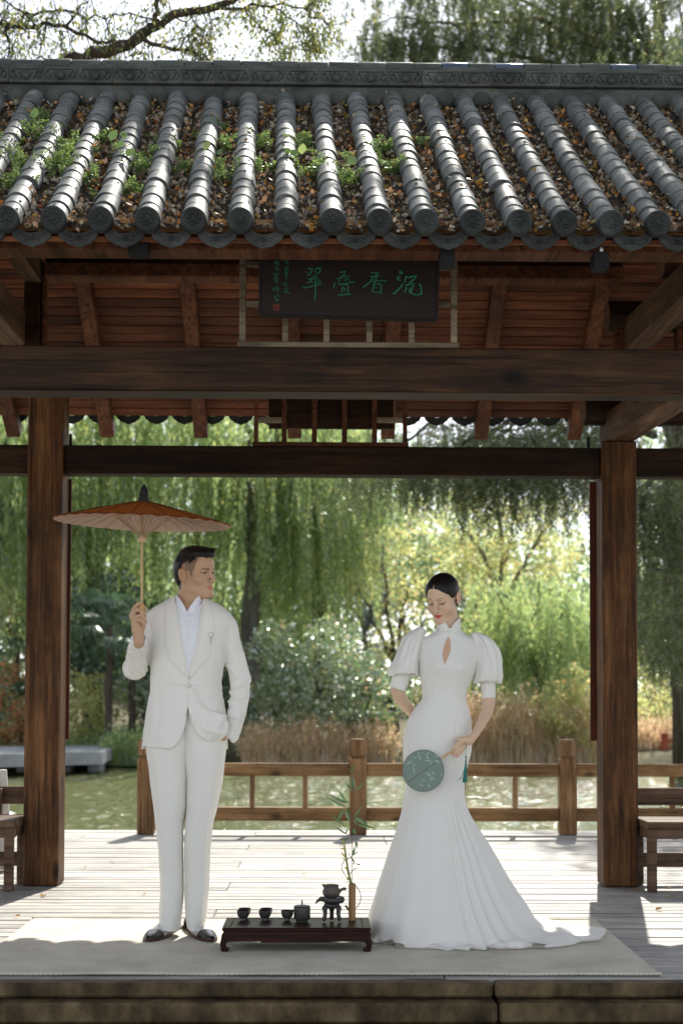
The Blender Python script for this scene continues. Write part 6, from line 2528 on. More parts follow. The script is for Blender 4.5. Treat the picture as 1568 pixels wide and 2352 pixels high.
# collar
V, F = [], []
n, mrow = 72, 6
cx, cyy = m_(434, 1390)[0], YM - .012
for layer in (0, 1):
    for j in range(mrow + 1):
        t = j / mrow
        for i in range(n):
            a = 2 * PI * i / n                     # 0 = right, -90 deg = front
            fr_ = math.cos(a + PI / 2)             # 1 at front
            ang = abs(((math.degrees(a) + 90 + 180) % 360) - 180)
            top = np.interp(ang, [0, 6, 20, 38, 58, 90, 180], [1407, 1401, 1389, 1377, 1369, 1366, 1362])
            bot = np.interp(ang, [0, 40, 180], [1420, 1408, 1392])
            y_ = bot + (top - bot) * t
            r = (.0705 - .009 * t) - layer * .0028
            z = m_(434, y_)[2]
            V.append((cx + r * math.cos(a) * (.98), cyy + r * math.sin(a) * 1.12, z))
for layer in (0, 1):
    b = layer * (mrow + 1) * n
    for j in range(mrow):
        for i in range(n):
            F.append((b + j * n + i, b + j * n + (i + 1) % n, b + (j + 1) * n + (i + 1) % n, b + (j + 1) * n + i))
k = mrow * n; b = (mrow + 1) * n
for i in range(n): F.append((k + i, k + (i + 1) % n, b + k + (i + 1) % n, b + k + i))
mk('collar', V, F, 'shirt', man, True, angle=60)
P = [cc - cuffdir * .02, cc + cuffdir * .006]
V, F = tube([Vector(p) for p in P], [.0325, .032], 24, cap=False)
V2, F2 = tube([Vector(p) for p in P], [.0285, .028], 24, cap=False)
g = G().add(V, F).add(V2, F2)
g.F += [(24 + i, 24 + (i + 1) % 24, 72 + (i + 1) % 24, 72 + i) for i in range(24)]
g.mk('shirt_cuff', 'shirt', man, True)

# trousers
def leg(tab, crease, name):
    V = []
    n = 64
    zs = []
    ys = np.array([r[0] for r in tab], float)
    rows = np.linspace(ys[0], ys[-1], 90)
    for q, y in enumerate(rows):
        xl, xr, ry, dy = [np.interp(y, ys, [r[k] for r in tab]) for k in (1, 2, 3, 4)]
        a = m_(xl, y, dy); b = m_(xr, y, dy)
        cx, rx, z = (a[0] + b[0]) / 2, (b[0] - a[0]) / 2, (a[2] + b[2]) / 2
        for i in range(n):
            t = 2 * PI * i / n
            f = 1.0
            d = math.degrees(t)
            dd = ((d - crease + 180) % 360) - 180
            am = min(1, max(0, (y - 1700) / 60))
            f += .075 * am * math.exp(-(abs(dd) / 9)) + .03 * am * math.exp(-(abs(((dd + 180) % 360) - 0 if False else abs(abs(dd) - 180)) / 9))
            w = mnoise.noise(Vector((math.cos(t) * 1.1, math.sin(t) * 1.1 + 3 * crease, y * .011)))
            w2 = mnoise.noise(Vector((math.cos(t) * 1.6, math.sin(t) * 1.6 + crease, y * .05)))
            br = min(1, max(0, (y - 2060) / 60))
            f += .035 * w + .045 * w2 * (.35 + br)
            V.append((cx + rx * f * math.cos(t) * abs(math.cos(t)) ** (-.12) if abs(math.cos(t)) > 1e-3 else cx, YM + dy + ry * f * math.sin(t), z + (.004 * math.sin(t * 2 + 1) if q == len(rows) - 1 else 0)))
    F = []
    for j in range(len(rows) - 1):
        for i in range(n):
            F.append((j * n + i, j * n + (i + 1) % n, (j + 1) * n + (i + 1) % n, (j + 1) * n + i))
    mk(name, V, F, 'suit', man, True)


leg([(1600, 345, 445, .10, 0), (1690, 331, 446, .116, 0), (1730, 337.5, 438, .114, 0), (1793, 345, 432, .105, 0), (1850, 353, 430, .094, 0), (1888, 357.5, 422, .088, 0), (1947, 364, 421, .080, .0), (2000, 366.5, 422, .076, .005),
     (2049, 369, 422, .076, .01), (2090, 366, 419.5, .078, .012), (2112, 365, 417.5, .080, .012), (2131, 369, 417, .080, .012)], -118, 'trouser_leg')
leg([(1600, 408, 508, .10, 0), (1690, 410, 521, .116, 0), (1730, 420, 519, .114, 0), (1793, 429, 511.5, .105, 0), (1857, 428, 499, .094, 0), (1888, 425.5, 490, .088, 0), (1947, 424, 484.5, .080, 0), (1998, 424, 482, .076, .005),
     (2050, 423.5, 479.5, .076, .01), (2075, 425, 476.5, .077, .012), (2105, 427, 475, .080, .012), (2131, 430, 469, .080, .012)], -56, 'trouser_leg')

# shoes
def shoe(toe, heel, name):
    T, H = Vector(floor_at(*toe)), Vector(floor_at(*heel))
    T.z = H.z = .013
    d = (T - H); L = d.length + .012; d.normalize()
    sd = Vector((-d.y, d.x, 0))
    S = [(0, .020, .045, .0), (.04, .031, .062, 0), (.12, .034, .078, 0), (.25, .034, .088, 0), (.38, .037, .080, 0), (.52, .043, .062, 0), (.66, .046, .050, 0), (.80, .043, .040, 0), (.91, .034, .032, 0), (.98, .018, .024, 0), (1.0, .006, .018, 0)]
    def ring(t, w, h, a0=0):
        out = []
        for k in range(17):
            a = PI * k / 16
            out.append(tuple(H + d * (L * t) + sd * (w * math.cos(a) * (1 if abs(math.cos(a)) < .95 else 1)) + Vector((0, 0, .011 + (h - .011) * math.sin(a) ** .8))))
        return out
    ts = np.linspace(0, 1, 61)
    R_ = [ring(t, np.interp(t, [s[0] for s in S], [s[1] for s in S]), np.interp(t, [s[0] for s in S], [s[2] for s in S])) for t in ts]
    def part(i0, i1, nm, mat, grow=1.0):
        V, F = loft(R_[i0:i1 + 1], closed=False, cap=(False, False))
        return mk(nm, V, F, mat, man, True)
    part(0, 20, 'shoe_heel', 'shoe_black'); part(20, 46, 'shoe_vamp', 'shoe_white'); part(46, 60, 'shoe_toe', 'shoe_black')
    # facing with laces
    fr_ = []
    for t in np.linspace(.22, .40, 9):
        h = np.interp(t, [s[0] for s in S], [s[2] for s in S])
        fr_.append([tuple(H + d * (L * t) + sd * x + Vector((0, 0, h + .0025 - abs(x) * .25))) for x in (-.017, -.009, 0, .009, .017)])
    V, F = loft(fr_, closed=False, cap=(False, False))
    mk('shoe_facing', V, F, 'shoe_black', man, True)
    prof = []
    for i in range(0, 61, 3):
        t = ts[i]; w = np.interp(t, [s[0] for s in S], [s[1] for s in S]) + .003
        prof.append((t, w))
    top = [H + d * (L * t) + sd * w for t, w in prof] + [H + d * (L * t) - sd * w for t, w in prof[::-1]]
    V = [(p.x, p.y, .0125) for p in top] + [(p.x, p.y, .026) for p in top]
    n = len(top)
    F = [tuple(range(n)), tuple(range(n, 2 * n))] + [(i, i + n, (i + 1) % n + n, (i + 1) % n) for i in range(n)]
    mk('shoe_sole', *fixn(V, F), 'sole', man)


shoe((342, 2169), (406, 2136), 'shoe')
shoe((485, 2169), (433, 2136), 'shoe')

# flower brooch
br = empty('brooch', JF.pt(483, 1465, .006), 'white tulip brooch with a gold stem pinned on the lapel of the white jacket', 'brooch')
c = Vector(JF.pt(484, 1458, .010))
g = G()
for a in (-.5, 0, .5):
    g.add(*tube([c + Vector((0, 0, -.012)), c + Vector((math.sin(a) * .007, -.003 * math.cos(a), .0)), c + Vector((math.sin(a) * .008, -.001, .011))], [.002, .006, .0012], 6))
g.mk('petal', 'pearl', br, True)
g = G()
for k in range(7):
    a = -1.2 + k * .4
    g.add(*ball(tuple(c + Vector((.010 + .003 * math.sin(k), -.002, .012 - .005 * k))), .0016, 6, 4))
g.mk('bead', 'silver', br, True)
V, F = tube([c + Vector((0, 0, -.012)), c + Vector((.001, 0, -.024)), c + Vector((-.001, 0, -.034)), c + Vector((.002, 0, -.044))], [.0016, .0012, .0014, .0008], 6)
mk('stem', V, F, 'gold', br, True)

# =========================================================== THE PARASOL
YU = YM - HX + .0
handle = [hd_(655, 930), hd_(692, 262)]
par = empty('parasol', tuple(handle[0]), 'oiled-paper parasol, rust-brown above and cream below, on a bamboo pole held by the man', 'parasol')
rimc = Vector(at(328, 1199.8, YU))
up = (Vector(at(332.7, 1110, YU - .006)) - Vector(at(328.6, 1215, YU))).normalized()
ex = Vector((1, 0, 0)); ex = (ex - up * ex.dot(up)).normalized(); ey = up.cross(ex)
U = lambda r, a, h: rimc + (ex * math.cos(a) + ey * math.sin(a)) * r + up * h
RR, NR, HH = .392, 32, .098
prof = lambda t: HH * (1 - t) * (1 + .10 * t) ** 1 - .0 * t
for nm, mat, off, rr0 in (('canopy', 'canopy_paper', .0, 1.0), ('lining', 'lining_paper', -.0035, .992)):
    V, F = [], []
    n = NR * 4
    rows = 14
    for j in range(rows + 1):
        t = .06 + (.94) * j / rows
        for i in range(n):
            a = 2 * PI * i / n
            rib = (math.cos(a * NR) * .5 + .5)
            r = RR * rr0 * t * (1 - .012 * (1 - rib) * t)
            V.append(tuple(U(r, a, prof(t) + off - .004 * (1 - rib) * t + (.003 if nm == 'canopy' and j == rows else 0) * (rib - .5))))
    for j in range(rows):
        for i in range(n):
            F.append((j * n + i, j * n + (i + 1) % n, (j + 1) * n + (i + 1) % n, (j + 1) * n + i))
    mk(nm, V, F, mat, par, True)
hubc = -.062
for i in range(NR):
    a = 2 * PI * i / NR
    V, F = tube([U(RR * .05, a, prof(.05) + .002), U(RR * .5, a, prof(.5) + .0015), U(RR * .985, a, prof(.985) + .001)], [.0012, .0012, .0010], 4)
    if i % 2 == 0: mk('top_seam', V, F, 'rib_dark', par)
    V, F = tube([U(RR * .05, a, prof(.05) - .007), U(RR * .52, a, prof(.52) - .0075), U(RR * .995, a, prof(.995) - .006)], [.0020, .0022, .0016], 5)
    mk('rib', V, F, 'rib_bamboo', par)
    V, F = tube([U(.014, a, hubc), U(RR * .30, a, hubc + (prof(.42) - hubc) * .66), U(RR * .42, a, prof(.42) - .010)], [.0012, .0015, .0015], 4)
    mk('strut', V, F, 'rib_bamboo', par)
V, F = tube([U(RR * .985, 2 * PI * i / 96, prof(.99) + .001) for i in range(97)], .0012, 4)
mk('rim_thread', V, F, 'rib_dark', par)
def turned(profile, name, mat):
    V, F = [], []
    n = 20
    for r, h in profile:
        for k in range(n):
            V.append(tuple(U(r, 2 * PI * k / n, h)))
    for i in range(len(profile) - 1):
        for k in range(n): F.append((i * n + k, i * n + (k + 1) % n, (i + 1) * n + (k + 1) % n, (i + 1) * n + k))
    F += [tuple(range(n)), tuple(range((len(profile) - 1) * n, len(profile) * n))]
    mk(name, V, F, mat, par, True, angle=50)


turned([(.0235, HH - .008), (.0245, HH + .008), (.021, HH + .010), (.020, HH + .022), (.021, HH + .023), (.0195, HH + .034), (.016, HH + .048), (.009, HH + .062), (.003, HH + .070), (.001, HH + .073)], 'finial', 'finial_black')
turned([(.016, hubc - .026), (.0185, hubc - .022), (.0185, hubc - .004), (.0175, hubc + .006), (.010, hubc + .007)], 'hub', 'hub_wood')
for k in range(16):
    a = 2 * PI * k / 16
    V, F = tube([U(.0188, a, hubc - .010), U(.0188, a, hubc + .004)], .0008, 4)
    mk('hub_slot', V, F, 'rib_dark', par)
h0, h1 = Vector(handle[0]), Vector(handle[1])
pts, rad = [], []
topp = U(0, 0, hubc - .02)
for t in np.linspace(0, 1, 25):
    p = h1.lerp(topp, t)
    pts.append(p); rad.append(.0064 + (.0012 if abs(t - .52) < .03 else 0) + .0004 * t)
V, F = tube(pts, rad, 14)
mk('pole', V, F, 'pole_bamboo', par, True)
V, F = tube([topp, U(0, 0, HH - .004)], .006, 10)
mk('shaft', V, F, 'rib_bamboo', par, True)
dh = (h1 - h0)
V, F = tube([h0 - dh * .04, h0, h0 + dh * .05, h0 + dh * .6, h0 + dh * .93, h1], [.004, .0085, .0095, .0115, .012, .0075], 16)
mk('handle', V, F, 'handle_wood', par, True)

# =========================================================== THE WOMAN
YW = 6.50
w_ = lambda px, py, dy=0.0: np.array(at(px, py, YW + dy))
woman = empty('person', (at(1000, 2150, YW)[0], YW, .012), 'woman in a long white mermaid dress with puffed sleeves looking down, holding a round fan', 'person')
WH, WHS = Rzxy(149.3, -22.7, .6), .90
wc = w_(1016.4, 1373.4)
SK_W = (.66, .455, .315)
HW = .150
hw_ = lambda cx, cy, dz=0.0: np.array(at((1600 + cx / 5.2267) / 1.742, (2850 + cy / 5.2267) / 1.742, YW - HW + dz))
hz0, hz1 = hw_(0, 960)[2], hw_(0, 480)[2]
Fd = Field(axis((w_(880, 0)[0], wc[0] - .115, .006), (wc[0] - .115, w_(1096, 0)[0], .0028), (w_(1096, 0)[0], w_(1150, 0)[0], .006)),
           axis((YW - .20, YW - .11, .0032), (YW - .11, YW + .12, .0034), (YW + .12, YW + .22, .008)),
           axis((.05, hz0, .014), (hz0, hz1, .0028), (hz1, w_(0, 1455)[2], .010), (w_(0, 1455)[2], w_(0, 1305)[2], .0028)))
Wf = head_parts(Fd, wc, WH, WHS, True)
Fd.cap(Wf(0, -.030, -.035), w_(1033, 1454, .010), .0405, .0455, .018)
fn, lo, hi = stack_fn([(1456, 1000, 1060, .036), (1480, 974, 1086, .058), (1530, 966, 1086, .098), (1606, 976, 1063, .078), (1700, 935, 1074, .100), (1740, 945, 1062, .08)], YW)
Fd.union(fn, lo, hi, .03)
Fd.chain([w_(975, 1740), w_(978, 1850), w_(980, 2000, .02), w_(980, 2135, .03)], [.055, .05, .038, .03], .02)
Fd.chain([w_(1022, 1740), w_(1018, 1850), w_(1014, 2000, .02), w_(1012, 2135, .03)], [.055, .05, .038, .03], .02)
Fd.chain([w_(972, 1484), w_(930, 1530), w_(913, 1590, .01), w_(932, 1620, .07), w_(958, 1650, .13), w_(975, 1662, .14)], [.028, .030, .031, .027, .022, .018], .03)
Fd.chain([w_(1088, 1488), w_(1118, 1540), w_(1122, 1600), w_(1119, 1632, -.03), w_(1105, 1660, -.08), w_(1090.5, 1686, -.125), hw_(1440, 590, .014)],
         [.028, .030, .0285, .0265, .023, .0185, .0175], .03)
# left hand closed over the fan handle
Fd.chain([hw_(1470, 580, .012), hw_(1380, 570, .006), hw_(1270, 570, .004)], [.0170, .0165, .0120], .012)
Fd.chain([hw_(1420, 620, .012), hw_(1340, 620, .006)], [.0150, .0140], .012)
Fd.chain([hw_(1215, 545, .003), hw_(1185, 680, -.006), hw_(1125, 770, -.008), hw_(1096, 862, -.004)], [.0092, .0082, .0074, .0062], .003)
Fd.chain([hw_(1275, 575, .001), hw_(1215, 720, -.010), hw_(1165, 820, -.012), hw_(1142, 905, -.007)], [.0090, .0080, .0073, .0061], .003)
Fd.chain([hw_(1335, 610, .001), hw_(1275, 750, -.010), hw_(1225, 840, -.012), hw_(1200, 922, -.007)], [.0088, .0078, .0071, .0060], .003)
Fd.chain([hw_(1395, 645, .003), hw_(1345, 730, -.006), hw_(1300, 800, -.008), hw_(1270, 858, -.004)], [.0082, .0072, .0065, .0055], .003)
Fd.chain([hw_(1380, 580, .014), hw_(1290, 660, .018), hw_(1200, 740, .014), hw_(1140, 800, .010)], [.0110, .0100, .0085, .0070], .006)
V, F = Fd.mesh()
V = relax(V, F, 1)
col = head_colors(V, wc, WH, WHS, SK_W, True)
px, py = pixv(V)
for (cx, cy) in ((1096, 862), (1142, 905), (1200, 922)):
    x, y = (1600 + cx / 5.2267) / 1.742, (2850 + cy / 5.2267) / 1.742
    m = np.hypot(px - x, py - y) < 2.4
    col[m] = (.75, .34, .28)
print('woman body', len(V))
mk('body', V, F, 'skin', woman, True, col=col)
for s in (-1, 1): eye_ball('eye', Wf, s, WHS * .93, WH, woman)
hair_mesh(wc, WH, WHS, True, 'hair', woman)
# lashes
for s in (-1, 1):
    g = G()
    for k in range(7):
        x = s * (.020 + .0037 * k)
        z = -.0068 + 8 * (abs(x) - .031) ** 2
        a = Wf(x, .0835 - 14 * (abs(x) - .030) ** 2, z)
        b = Wf(x + s * .0012 * (k - 2), .0915 - 14 * (abs(x) - .030) ** 2, z - .0035)
        g.add(*tube([a, b], [.0007, .0002], 3))
    g.mk('eyelashes', 'hair', woman)

# dress: one loft from shoulder to hem, in pixels down to the knee, then as a spreading skirt with folds
DT = [(1444, 1003, 1058, .052), (1450, 999, 1062, .056), (1456, 990, 1069, .060), (1464, 975, 1084, .066), (1472, 964, 1095, .072), (1484, 961, 1099, .083), (1500, 959.5, 1100, .095), (1518, 959, 1098, .106), (1535, 959.5, 1093, .111),
      (1555, 963, 1085, .103), (1584, 969, 1071, .090), (1606, 970, 1068.5, .087), (1625, 953, 1075, .094), (1652, 936, 1082, .107), (1696, 925.5, 1083.5, .118), (1731, 924.5, 1080, .118), (1770, 928, 1070, .112),
      (1800, 930.5, 1064, .105), (1822, 930, 1064, .104), (1837, 924.5, 1065.4, .105)]
NTH = 288
th = 2 * PI * np.arange(NTH) / NTH
cs, sn = np.cos(th), np.sin(th)
rows = []
tabY = np.array([r[0] for r in DT], float)
hipx = at(995.5, 1837, YW)
upper = np.concatenate([np.linspace(1444, 1480, 14), np.linspace(1485, 1832, 74)])
def smooth_interp(y, col_):
    return np.interp(y, tabY, [r[col_] for r in DT])
for y in upper:
    xl = np.mean([smooth_interp(y + o, 1) for o in (-4, 0, 4)]) if y > 1470 else smooth_interp(y, 1)
    xr = np.mean([smooth_interp(y + o, 2) for o in (-4, 0, 4)]) if y > 1470 else smooth_interp(y, 2)
    ry = np.mean([smooth_interp(y + o, 3) for o in (-5, 0, 5)])
    a, b = w_(xl, y), w_(xr, y)
    cx, rx, z = (a[0] + b[0]) / 2, (b[0] - a[0]) / 2, (a[2] + b[2]) / 2
    n = 2.25
    k = (np.abs(cs) ** n + np.abs(sn) ** n) ** (-1 / n)
    X = cx + rx * k * cs
    Yy = YW + ry * k * sn
    # bust
    bz = math.exp(-((y - 1532) / 20) ** 2)
    for bx in (1000, 1056):
        bxx = w_(bx, y)[0]
        Yy = Yy - .016 * bz * np.exp(-((X - bxx) / .042) ** 2) * (sn < 0)
    if y > 1770:
        f = (y - 1770) / 65
        pass
    rows.append(np.stack([X, Yy, np.full(NTH, z)], 1))
Zt = np.array([.630, .572, .430, .270, .165, .085, .032, .016])
Rr_ = np.array([.136, .157, .250, .345, .415, .475, .600, .765])
Rl = np.array([.144, .155, .200, .250, .278, .300, .308, .292])
Rf = np.array([.105, .120, .165, .215, .260, .305, .335, .350])
Rb = np.array([.105, .135, .200, .280, .360, .440, .490, .500])
tt = np.arange(8) / 7.0
def spl(t, v):
    """smooth interpolation (Catmull-Rom)"""
    x = t * 7
    i = min(int(x), 6)
    f = x - i
    p0, p1, p2, p3 = v[max(i - 1, 0)], v[i], v[i + 1], v[min(i + 2, 7)]
    return .5 * ((2 * p1) + (-p0 + p2) * f + (2 * p0 - 5 * p1 + 4 * p2 - p3) * f * f + (-p0 + 3 * p1 - 3 * p2 + p3) * f ** 3)
deg = (np.degrees(th) + 180) % 360 - 180
ridges = [(-168, 9, .016), (-146, 9, .012), (-122, 10, .010), (-96, 9, .008), (-71, 4.0, .024), (-61, 3.6, .034), (-52, 3.6, .032), (-42, 4.2, .028),
          (-30, 4, .022), (-17, 4, .014), (-6, 4, .018), (8, 5, .02), (24, 6, .03), (42, 7, .03), (62, 8, .03), (85, 9, .03), (110, 9, .03), (135, 9, .03), (158, 9, .022)]
fold_f = sum(a * np.exp(-((((deg - d0 + 180) % 360) - 180) / w) ** 2) for d0, w, a in ridges) - .012
cx0 = at(997, 1837, YW)[0]
NS = 96
for q in range(1, NS + 1):
    t = (q / NS)
    z, rr, rl_, rf_, rb_ = [spl(t, v) for v in (Zt, Rr_, Rl, Rf, Rb)]
    rx = np.where(cs > 0, rr, rl_)
    ry = np.where(sn < 0, rf_, rb_)
    base = 1 / np.sqrt((cs / rx) ** 2 + (sn / ry) ** 2)
    amp = np.clip(t / .9, 0, 1) ** .8 * (1.0 if t < .85 else 1.0)
    drift = np.interp(np.arange(NTH) - 0 * t, np.arange(NTH), fold_f)
    fr = drift * amp * 1.15
    hem = np.clip((t - .80) / .2, 0, 1)
    wob = .012 * hem * np.sin(th * 23 + 2 * np.sin(th * 5)) + .020 * hem * np.sin(th * 9 + 1 + np.sin(th * 3))
    X = cx0 + (base + fr + wob) * cs
    Yy = YW + (base + fr + wob) * sn
    train = np.clip((cs - .55) / .3, 0, 1) * np.clip((t - .72) / .2, 0, 1)
    zz = z + hem * (.016 * (1 + np.sin(th * 19 + 1.5 * np.sin(th * 7))) * .5 + .010 * np.abs(np.sin(th * 8.5))) + fold_f * amp * .35 * np.clip(1 - t, 0, 1)
    zz = zz + train * (.016 * np.sin(th * 14) + .012 * np.sin(X * 26) + .022 * np.clip(.5 + .5 * np.sin(X * 13 + th * 5), 0, 1)) * np.clip((1.03 - t) / .12, .15, 1)
    zz = np.maximum(zz, .0155)
    rows.append(np.stack([X, Yy, zz], 1))
# turned-under hem
X, Yy, zz = rows[-1].T
ctr = np.array([cx0, YW])
u = unit(np.stack([X - ctr[0], Yy - ctr[1]], 1))
rows.append(np.stack([X - u[:, 0] * .006, Yy - u[:, 1] * .006, zz * 0 + .0142], 1))
rows.append(np.stack([X - u[:, 0] * .05, Yy - u[:, 1] * .05, zz * 0 + .0140], 1))
V = np.concatenate(rows)
nr = len(rows)
i, j = np.meshgrid(np.arange(nr - 1), np.arange(NTH), indexing='ij')
F = np.stack([i * NTH + j, i * NTH + (j + 1) % NTH, (i + 1) * NTH + (j + 1) % NTH, (i + 1) * NTH + j], -1).reshape(-1, 4)
Nn = normals(V, F)
if Nn[(V[:, 2] > .8) & (V[:, 1] < YW - .08)][:, 1].mean() > 0: F = F[:, ::-1]; Nn = -Nn
for poly, w, h in (([(1041, 1500), (1052, 1560), (1058, 1610), (1046, 1680), (1042, 1760)], 1.6, -.0022), ([(985, 1530), (990, 1580), (996, 1610)], 1.8, -.0018), ([(972, 1608), (1020, 1606), (1067, 1607)], 1.4, -.0022),
                   ([(1060, 1800), (1068, 1850), (1085, 1930)], 6, .004), ([(1048, 1800), (1052, 1860), (1062, 1940)], 6, -.003), ([(1036, 1800), (1040, 1870), (1046, 1960)], 6, .003),
                   ([(962, 1505), (975, 1520)], 5, .003), ([(1098, 1510), (1085, 1525)], 5, .003), ([(1028, 1452), (1012, 1458), (998, 1462)], 2.0, .002), ([(1030, 1452), (1046, 1458), (1060, 1462)], 2.0, .002)):
    V = fold(V, Nn, poly, w, h)
nz = np.array([mnoise.noise(Vector(v * 7)) for v in V])
V = V + Nn * (.0025 * nz * (V[:, 2] > .03))[:, None]
dress = mk('dress', V, F, 'dress_satin', woman, True)
DF = Front(V, Nn)
DF.__class__ = type('Front2', (Front,), {})
# keyhole: skin seen through the teardrop opening, with a narrow rolled edge
kh = [(1029, 1462), (1033.5, 1470), (1035, 1482), (1034, 1495), (1030, 1507), (1021, 1526), (1017, 1516), (1015.5, 1502), (1017.5, 1488), (1022, 1474)]
Q = []
for i in range(len(kh)):
    a, b, c, d_ = [np.array(kh[(i + k) % len(kh)]) for k in (-1, 0, 1, 2)]
    for t in (0, .34, .67):
        Q.append(.5 * ((2 * b) + (-a + c) * t + (2 * a - 5 * b + 4 * c - d_) * t * t + (-a + 3 * b - 3 * c + d_) * t ** 3))
ring = [DF.pt(q[0], q[1], .0022) for q in Q]
cen = DF.pt(1026, 1492, .0020)
V = [cen] + ring
n = len(ring)
mk('chest', V, [(0, 1 + (k + 1) % n, 1 + k) for k in range(n)], 'skin', woman, True, col=np.tile(np.array(SK_W) * np.array((.93, .86, .82)), (n + 1, 1)))
V, F = tube([Vector(q) for q in ring] + [Vector(ring[0])], .0017, 6, cap=False)
mk('keyhole_edge', V, F, 'dress_satin', woman, True)
for (x, y, r) in ((1028.4, 1449.5, .0052), (1028.8, 1458.5, .003)):
    c = DF.pt(1028.5, max(y, 1455), .004 if r < .004 else .006)
    c = at(x, y, c[1])
    V, F = ball(c, r, 12, 9)
    mk('pearl_button', V, F, 'pearl', woman, True)
# stand collar
V, F = [], []
n, mrow = 72, 7
cx, cyy = w_(1030, 1445)[0], YW + .006
for layer in (0, 1):
    for j in range(mrow + 1):
        t = j / mrow
        for i in range(n):
            a = 2 * PI * i / n
            ang = abs(((math.degrees(a) + 90 + 180) % 360) - 180)
            top = np.interp(ang, [0, 4, 14, 30, 55, 90, 180], [1449, 1445, 1436, 1428, 1421, 1417, 1414])
            bot = np.interp(ang, [0, 30, 60, 180], [1459, 1458, 1455, 1450])
            y_ = bot + (top - bot) * t
            r = (.0600 - .0065 * t + .004 * (1 - t) ** 3) - layer * .0022
            z = w_(1030, y_)[2]
            V.append((cx + r * math.cos(a) * .93 + (.004 if math.cos(a) > 0 else 0) * t, cyy + r * math.sin(a) * 1.0, z))
for layer in (0, 1):
    b = layer * (mrow + 1) * n
    for j in range(mrow):
        for i in range(n): F.append((b + j * n + i, b + j * n + (i + 1) % n, b + (j + 1) * n + (i + 1) % n, b + (j + 1) * n + i))
k = mrow * n; b = (mrow + 1) * n
for i in range(n): F.append((k + i, k + (i + 1) % n, b + k + (i + 1) % n, b + k + i))
mk('collar', V, F, 'dress_satin', woman, True, angle=60)

# puffed sleeves and their bands
def sleeve(tab, band, sgn):
    """tab rows: (y, xl, xr, depth, dy) seen in the picture"""
    n = 128
    V = []
    R_ = 44
    ys = np.array([r[0] for r in tab], float)
    for q in range(R_ + 1):
        t = q / R_
        y = ys[0] + (ys[-1] - ys[0]) * (t ** .85)
        xl, xr, dp, dy, sk = [np.interp(y, ys, [r[k] for r in tab]) for k in (1, 2, 3, 4, 5)]
        a, b_ = w_(xl, y, dy), w_(xr, y, dy)
        cx, rx, z = (a[0] + b_[0]) / 2, (b_[0] - a[0]) / 2, (a[2] + b_[2]) / 2
        for i in range(n):
            s = 2 * PI * i / n
            g_ = math.exp(-(t / .45) ** 2)
            gath = mnoise.noise(Vector((math.cos(s) * 3.4, math.sin(s) * 3.4, t * .9 + 5 * sgn)))
            wide = mnoise.noise(Vector((math.cos(s) * 1.5, math.sin(s) * 1.5, t * 1.4 + 9 * sgn)))
            f = 1 + (.24 * g_ + .06) * gath * min(1, t * 5) + .20 * wide * t
            hem = max(0, (t - .8) / .2)
            zz = z + sk * math.cos(s) * .5 * .002 * hem + .006 * hem * math.sin(s * 4 + 1 + 2 * math.sin(s * 2))
            V.append((cx + rx * f * math.cos(s), YW + dy + dp * f * math.sin(s), zz))
    # tuck back up under
    last = V[-n:]
    cx = sum(v[0] for v in last) / n; cy = sum(v[1] for v in last) / n
    for (k, dz) in ((.96, -.004), (.80, -.001), (.60, .006), (.45, .012)):
        for v in last: V.append((cx + (v[0] - cx) * k, cy + (v[1] - cy) * k, v[2] + dz))
    R2 = R_ + 5
    F = [(j * n + i, j * n + (i + 1) % n, (j + 1) * n + (i + 1) % n, (j + 1) * n + i) for j in range(R2 - 1) for i in range(n)]
    mk('puff_sleeve', V, F, 'dress_satin', woman, True)
    (xa, ya, ra, da), (xb, yb, rb, db) = band
    P0, P1 = Vector(w_(xa, ya, da)), Vector(w_(xb, yb, db))
    m = 9
    V, F = tube([P0.lerp(P1, k / m) for k in range(m + 1)], [ra + (rb - ra) * k / m for k in range(m + 1)], 32, cap=False)
    V2, F2 = tube([P1, P0], [rb - .002, ra - .002], 32, cap=False)
    g = G().add(V, F).add(V2, F2)
    b0 = m * 32; b1 = (m + 1) * 32
    mk('sleeve_band', g.V, g.F, 'dress_satin', woman, True)


sleeve([(1441, 958, 972, .020, 0, 0), (1448, 945, 976, .040, 0, 0), (1460, 930, 975, .055, 0, 0), (1480, 919, 970, .064, 0, 0), (1500, 911, 966, .068, .0, 0), (1520, 902, 965, .073, .0, 0), (1538, 892.5, 963.5, .076, .0, 0), (1549, 893, 962, .074, .0, 0)],
       ((926, 1540, .0400, .0), (912, 1582, .0385, .004)), -1)
sleeve([(1453, 1082, 1100, .020, 0, 0), (1459, 1080, 1116, .040, 0, 0), (1472, 1081, 1134, .056, 0, 0), (1490, 1083, 1146, .066, 0, 0), (1511, 1084, 1152, .072, 0, 0), (1532, 1086, 1153.5, .076, 0, 0), (1553, 1084.5, 1155.5, .078, 0, 0), (1566, 1085, 1154, .074, 0, 0)],
       ((1119.5, 1556, .0345, .0), (1121.5, 1603, .0310, .0)), 1)

